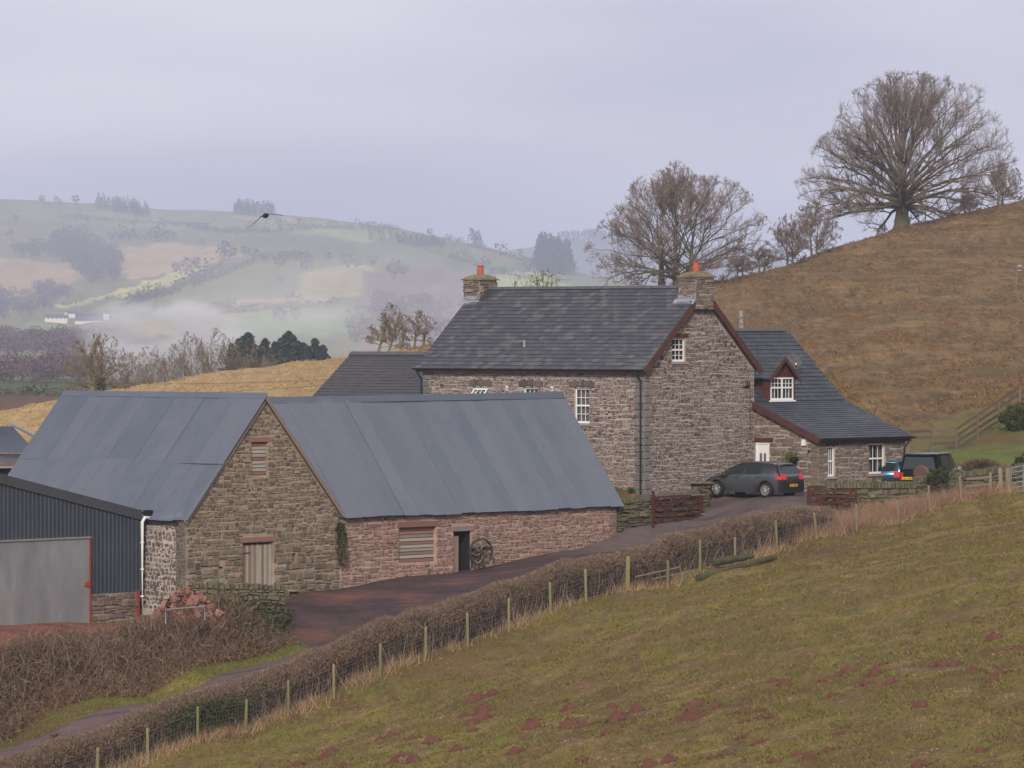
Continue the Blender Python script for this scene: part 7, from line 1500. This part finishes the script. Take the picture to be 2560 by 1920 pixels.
# sapling showing over the house ridge
sl0 = A3(1.52, 214.6, 0); sl0[2] = gz(sl0[0], sl0[1]); spr = thing('sapling', tuple(sl0), 'thin sapling with a few leaves showing above the house ridge', 'sapling')
topz = (HZ-675)*sl0[1]/F; mb = MB(); pts = []
for k in range(13):
    a = rgh.normal(size=2)*.22; tz = topz-abs(rgh.normal())*.45; q = A3(sl0[0]+a[0]*2, sl0[1]+a[1], tz); mb.tube([sl0, sl0+(q-sl0)*A3(.25, .25, .7), q], [.04, .022, .009], 4)
    for _ in range(7): e = q+rgh.normal(size=3)*A3(.25, .1, .12)-A3(0, 0, .2*abs(rgh.normal())); mb.tube([q-A3(0, 0, .5)*rgh.uniform(.3, 1), e], [.009, .005], 3); pts += [e, e+rgh.normal(size=3)*.05]
mb.build('stem', M['bark2'], spr); mb = MB(); mb.add(*tri_mb(rgh, np.array(pts), np.full(len(pts), .065))); mb.build('leaves', M['grass_blade'], spr, kind='stuff')

# ------------------------------------------------------------------ small things
hk = dwf.p(2.28, 1.62, .22); bsk = thing('hanging_basket', tuple(hk), 'black hanging basket with trailing plant on the wall right of the door', 'hanging basket')
mb = MB(); mb.lathe(hk-UZ*.32, [(0, 0), (.12, .03), (.21, .14), (.24, .30), (.22, .30), (.18, .15), (0, .06)], 16); mb.build('basket', M['black'], bsk)
mb = MB(); mb.box(dwf.p(2.26, 1.4, .0), dwf.u*.03, dwf.n*.02, UZ*.62); mb.tube([dwf.p(2.28, 1.98, .02), dwf.p(2.28, 2.0, .25)], .012, 6); mb.build('bracket', M['black'], bsk)
mb = MB(); n = 700; mb.add(*tri_mb(rgh, hk+rgh.normal(size=(n, 3))*A3(.17, .14, .13)+A3(-.16, 0, -.02), np.full(n, .05))); mb.build('trailing_leaves', M['grass_blade'], bsk)
pt = A3(*W(1578, 1250, 197.6)); pt[2] = -6.93; pp_ = thing('plant_pot', tuple(pt), 'terracotta pot with a small dark shrub above the mossy wall', 'plant pot')
mb = MB(); mb.lathe(pt, [(0, 0), (.11, 0), (.15, .2), (.17, .21), (.17, .26), (.13, .26), (.12, .2), (0, .2)], 16); mb.build('pot', M['pot'], pp_)
mb = MB(); n = 500; mb.add(*tri_mb(rgh, pt+rgh.normal(size=(n, 3))*A3(.09, .09, .08)+UZ*.38, np.full(n, .045))); mb.build('leaves', M['green_leaf'], pp_)
# utility pole and lines
up_ = A3(*W(1856, 900, 232)); up_[2] = gz(up_[0], up_[1]); ptop = (HZ-777)*232/F; pole = thing('utility_pole', tuple(up_), 'grey wooden utility pole behind the house extension roof', 'utility pole')
mb = MB(); mb.tube([up_, A3(up_[0]-.06, up_[1], ptop)], [.14, .10], 10); mb.build('pole', M['sill'], pole)
for k in range(3): mb = MB(); mb.lathe(A3(up_[0]-.06, up_[1]-.14, ptop-.3-.3*k), [(.0, -.05), (.05, -.05), (.06, 0), (.05, .05), (0, .05)], 8); mb.build('insulator', M['sill'], pole)
i0 = A3(*W(2590, 560, 228)); zz = gz(i0[0], i0[1]); pole2 = thing('utility_pole', (i0[0], i0[1], zz), 'tall power pole just beyond the right edge of the view', 'utility pole')
mb = MB(); mb.tube([A3(i0[0], i0[1], zz-.3), i0+A3(0, 0, 1.5)], [.16, .12], 10); mb.build('pole', M['rail'], pole2)
ins = A3(*W(2549, 672, 227)); th_i = thing('line_insulator', tuple(ins), 'pale round power-line insulator with a drooping cable at the right edge', 'insulator')
for dz_, r in ((.10, .135), (-.10, .125)):
    mb = MB(); mb.lathe(ins+UZ*(dz_-.07), [(0, 0), (r*.7, .01), (r, .06), (r*.95, .11), (r*.5, .15), (0, .16)] if dz_ > 0 else [(0, 0), (r*.5, .01), (r*.95, .06), (r, .11), (0, .13)], 18); mb.build('disc', M['sill'], th_i, smooth=True)
mb = MB(); mb.tube([ins+A3(.0, 0, 0), i0+A3(0, 0, -1.9)], .02, 6); mb.build('arm', M['steel'], th_i)
mb = MB(); mb.tube([A3(*W(a, b, 227)) for a, b in ((2544, 680), (2540, 705), (2540, 728), (2545, 745), (2554, 757), (2575, 766), (2596, 770))], .016, 6); mb.build('cable', M['rail'], th_i)
def cable(a, b, sag, label, r=.012):
    a, b = A3(*a), A3(*b); t = np.linspace(0, 1, 30)[:, None]; q = a*(1-t)+b*t; q[:, 2] -= sag*4*(t*(1-t))[:, 0]; mb = MB(); mb.tube(q, r, 4, False); top_build(mb, 'overhead_cable', M['wire'], tuple(a), label, 'cable')
cable(A3(up_[0]-.06, up_[1]-.2, ptop-.3), W(2546, 690, 227), .5, 'upper overhead line running from the pole to the insulator', .010)
cable(A3(up_[0]-.06, up_[1]-.2, ptop-.9), W(2590, 700, 228), .9, 'lower overhead line crossing the brown hill', .010)
cable(W(-100, 985, 186), A3(up_[0]-.06, up_[1]-.2, ptop-.3), 1.2, 'long overhead line crossing in front of the house roof', .009)
cable(W(-100, 945, 186), A3(up_[0]-.06, up_[1]-.2, ptop-.6), 1.2, 'second long line sagging above the barn roofs', .009)
mb = MB(); pw_ = A3(*W(-100, 985, 186)); mb.tube([A3(pw_[0], pw_[1], gz(pw_[0], pw_[1])), pw_+UZ*1.2], .13, 8); top_build(mb, 'utility_pole', M['rail'], (pw_[0], pw_[1], gz(pw_[0], pw_[1])), 'utility pole just beyond the left edge of the view', 'utility pole')
# birds
bc = W(664, 539, 120); bird = thing('flying_bird', tuple(bc), 'dark bird flying away with both wings drooped over the far hill', 'bird')
m = NM('bird_feathers', .8, .2); m.col(m.ramp(m.noise(30, 3), (.3, (.02, .017, .016)), (.7, (.045, .035, .03)))); M['bird'] = m.m
m = NM('wing_feathers', .8, .2); m.col(m.ramp(m.noise(30, 3), (.3, (.11, .07, .065)), (.7, (.20, .14, .13)))); M['wing'] = m.m
mb = MB(); hd_ = A3(.2, .95, .1); hd_ /= np.linalg.norm(hd_); mb.tube([bc+hd_*t for t in (-.26, -.16, -.10, 0, .10, .16, .20, .235, .26)], [.012, .035, .055, .066, .055, .036, .034, .02, .003], 14); mb.build('body', M['bird'], bird, smooth=True)
mb = MB(); mb.add([bc-hd_*.14+A3(.02, 0, .01), bc-hd_*.14-A3(.02, 0, -.01), bc-hd_*.34-A3(.07, 0, .01), bc-hd_*.34+A3(.07, 0, -.01), bc-hd_*.14+A3(.02, 0, .018), bc-hd_*.14-A3(.02, 0, -.018), bc-hd_*.34-A3(.07, 0, .004), bc-hd_*.34+A3(.07, 0, .0)], [[0, 1, 2, 3], [7, 6, 5, 4], [0, 3, 7, 4], [1, 5, 6, 2], [2, 6, 7, 3]]); mb.build('tail', M['bird'], bird)
for pts in ([(.05, .04), (.20, .035), (.34, .02), (.44, .0)], [(-.05, .03), (-.15, -.06), (-.27, -.17), (-.385, -.275)]):
    mb = MB(); V = []
    ch_ = [.15, .17, .13, .05]
    for (x, z), c in zip(pts, ch_):
        for f_, tz in ((.5, 0), (0.1, .011), (-.5, -.002), (.1, -.004)): V.append(bc+A3(x, 0, z)+hd_*c*f_+A3(0, 0, tz))
    f = []
    for i in range(3):
        for j in range(4): f.append([i*4+j, i*4+(j+1) % 4, (i+1)*4+(j+1) % 4, (i+1)*4+j])
    f += [[0, 3, 2, 1], [12, 13, 14, 15]]; mb.add(V, f); mb.build('wing', M['wing'], bird)
g_ = hit(136, 1853, 150, 175); g_ = A3(*G(136, 1853, 5.3)); g_[2] = gz(g_[0], g_[1])+.06; bb = thing('blackbird', tuple(g_), 'small black bird standing on the lane at bottom left', 'bird')
mb = MB(); q = g_+UZ*.10; mb.tube([q+A3(-.17, 0, .05), q+A3(-.08, 0, .02), q, q+A3(.07, 0, .03), q+A3(.10, 0, .07), q+A3(.125, 0, .085), q+A3(.16, 0, .08)], [.008, .02, .045, .035, .027, .022, .003], 10); mb.build('body', M['bird'], bb, smooth=True)
for s_ in (-.015, .015): mb = MB(); mb.tube([q+A3(0, s_, -.03), g_+A3(.01, s_, 0)], .005, 5); mb.build('leg', M['bird'], bb)

# ------------------------------------------------------------------ smoke and haze
def smoke(name, label, c, size, dens, seed, sc=3.0):
    bm_ = MB(); n, k = 20, 12; V = []
    for i in range(k+1):
        p_ = math.pi*i/k
        for j in range(n): t = 2*math.pi*j/n; V.append(A3(math.sin(p_)*math.cos(t), math.sin(p_)*math.sin(t), math.cos(p_))*A3(*size)/2+A3(*c))
    bm_.add(V, [[i*n+j, (i+1)*n+j, (i+1)*n+(j+1) % n, i*n+(j+1) % n] for i in range(k) for j in range(n)])
    mt = bpy.data.materials.new(name); mt.use_nodes = True; t_ = mt.node_tree; t_.nodes.clear(); o_ = t_.nodes.new('ShaderNodeOutputMaterial'); v_ = t_.nodes.new('ShaderNodeVolumePrincipled'); t_.links.new(v_.outputs[0], o_.inputs['Volume'])
    v_.inputs['Color'].default_value = (.97, .98, 1.0, 1); tc_ = t_.nodes.new('ShaderNodeTexCoord'); mp_ = t_.nodes.new('ShaderNodeMapping'); mp_.inputs['Location'].default_value = (seed, 0, 0); mp_.inputs['Scale'].default_value = (sc, sc, sc*.9); t_.links.new(tc_.outputs['Generated'], mp_.inputs[0])
    nz_ = t_.nodes.new('ShaderNodeTexNoise'); nz_.inputs['Scale'].default_value = 1; nz_.inputs['Detail'].default_value = 3; t_.links.new(mp_.outputs[0], nz_.inputs[0])
    sub = t_.nodes.new('ShaderNodeVectorMath'); sub.operation = 'SUBTRACT'; sub.inputs[1].default_value = (.5, .5, .5); t_.links.new(tc_.outputs['Generated'], sub.inputs[0]); le = t_.nodes.new('ShaderNodeVectorMath'); le.operation = 'LENGTH'; t_.links.new(sub.outputs[0], le.inputs[0])
    mr_ = t_.nodes.new('ShaderNodeMapRange'); mr_.inputs[1].default_value = .5; mr_.inputs[2].default_value = .05; t_.links.new(le.outputs['Value'], mr_.inputs[0])
    mr2 = t_.nodes.new('ShaderNodeMapRange'); mr2.inputs[1].default_value = .44; mr2.inputs[2].default_value = .68; t_.links.new(nz_.outputs[0], mr2.inputs[0])
    mu = t_.nodes.new('ShaderNodeMath'); mu.operation = 'MULTIPLY'; t_.links.new(mr_.outputs[0], mu.inputs[0]); t_.links.new(mr2.outputs[0], mu.inputs[1]); m2 = t_.nodes.new('ShaderNodeMath'); m2.operation = 'MULTIPLY'; m2.inputs[1].default_value = dens; t_.links.new(mu.outputs[0], m2.inputs[0]); t_.links.new(m2.outputs[0], v_.inputs['Density'])
    return top_build(bm_, name, mt, (c[0], c[1], c[2]-size[2]/2), label, 'smoke', kind='stuff')
smoke('smoke', 'thick blue-white smoke rolling behind the mossy tree', W(400, 862, 900), (40, 34, 19), 1.0, 1.3, 3)
smoke('smoke_bank', 'low bank of smoke stretching right behind the conifer clump', W(640, 812, 1000), (64, 40, 17), .05, 2.2, 3)
smoke('drifting_smoke', 'thin smoke drifting up the valley behind the conifers', W(860, 775, 1150), (100, 50, 38), .05, 5.1, 4)
hz = MB(); hz.box((-3900, -60, -62), (7800, 0, 0), (0, 9600, 0), (0, 0, 262)); 
mt = bpy.data.materials.new('haze'); mt.use_nodes = True; t_ = mt.node_tree; t_.nodes.clear(); o_ = t_.nodes.new('ShaderNodeOutputMaterial'); v_ = t_.nodes.new('ShaderNodeVolumePrincipled'); t_.links.new(v_.outputs[0], o_.inputs['Volume'])
v_.inputs['Color'].default_value = (.70, .78, 1.0, 1); v_.inputs['Density'].default_value = 1.8e-4; v_.inputs['Anisotropy'].default_value = 0.0
haze = top_build(hz, 'haze', mt, (0, 0, -62), None, None, kind='stuff'); haze['label'] = 'pale winter haze filling the valley'
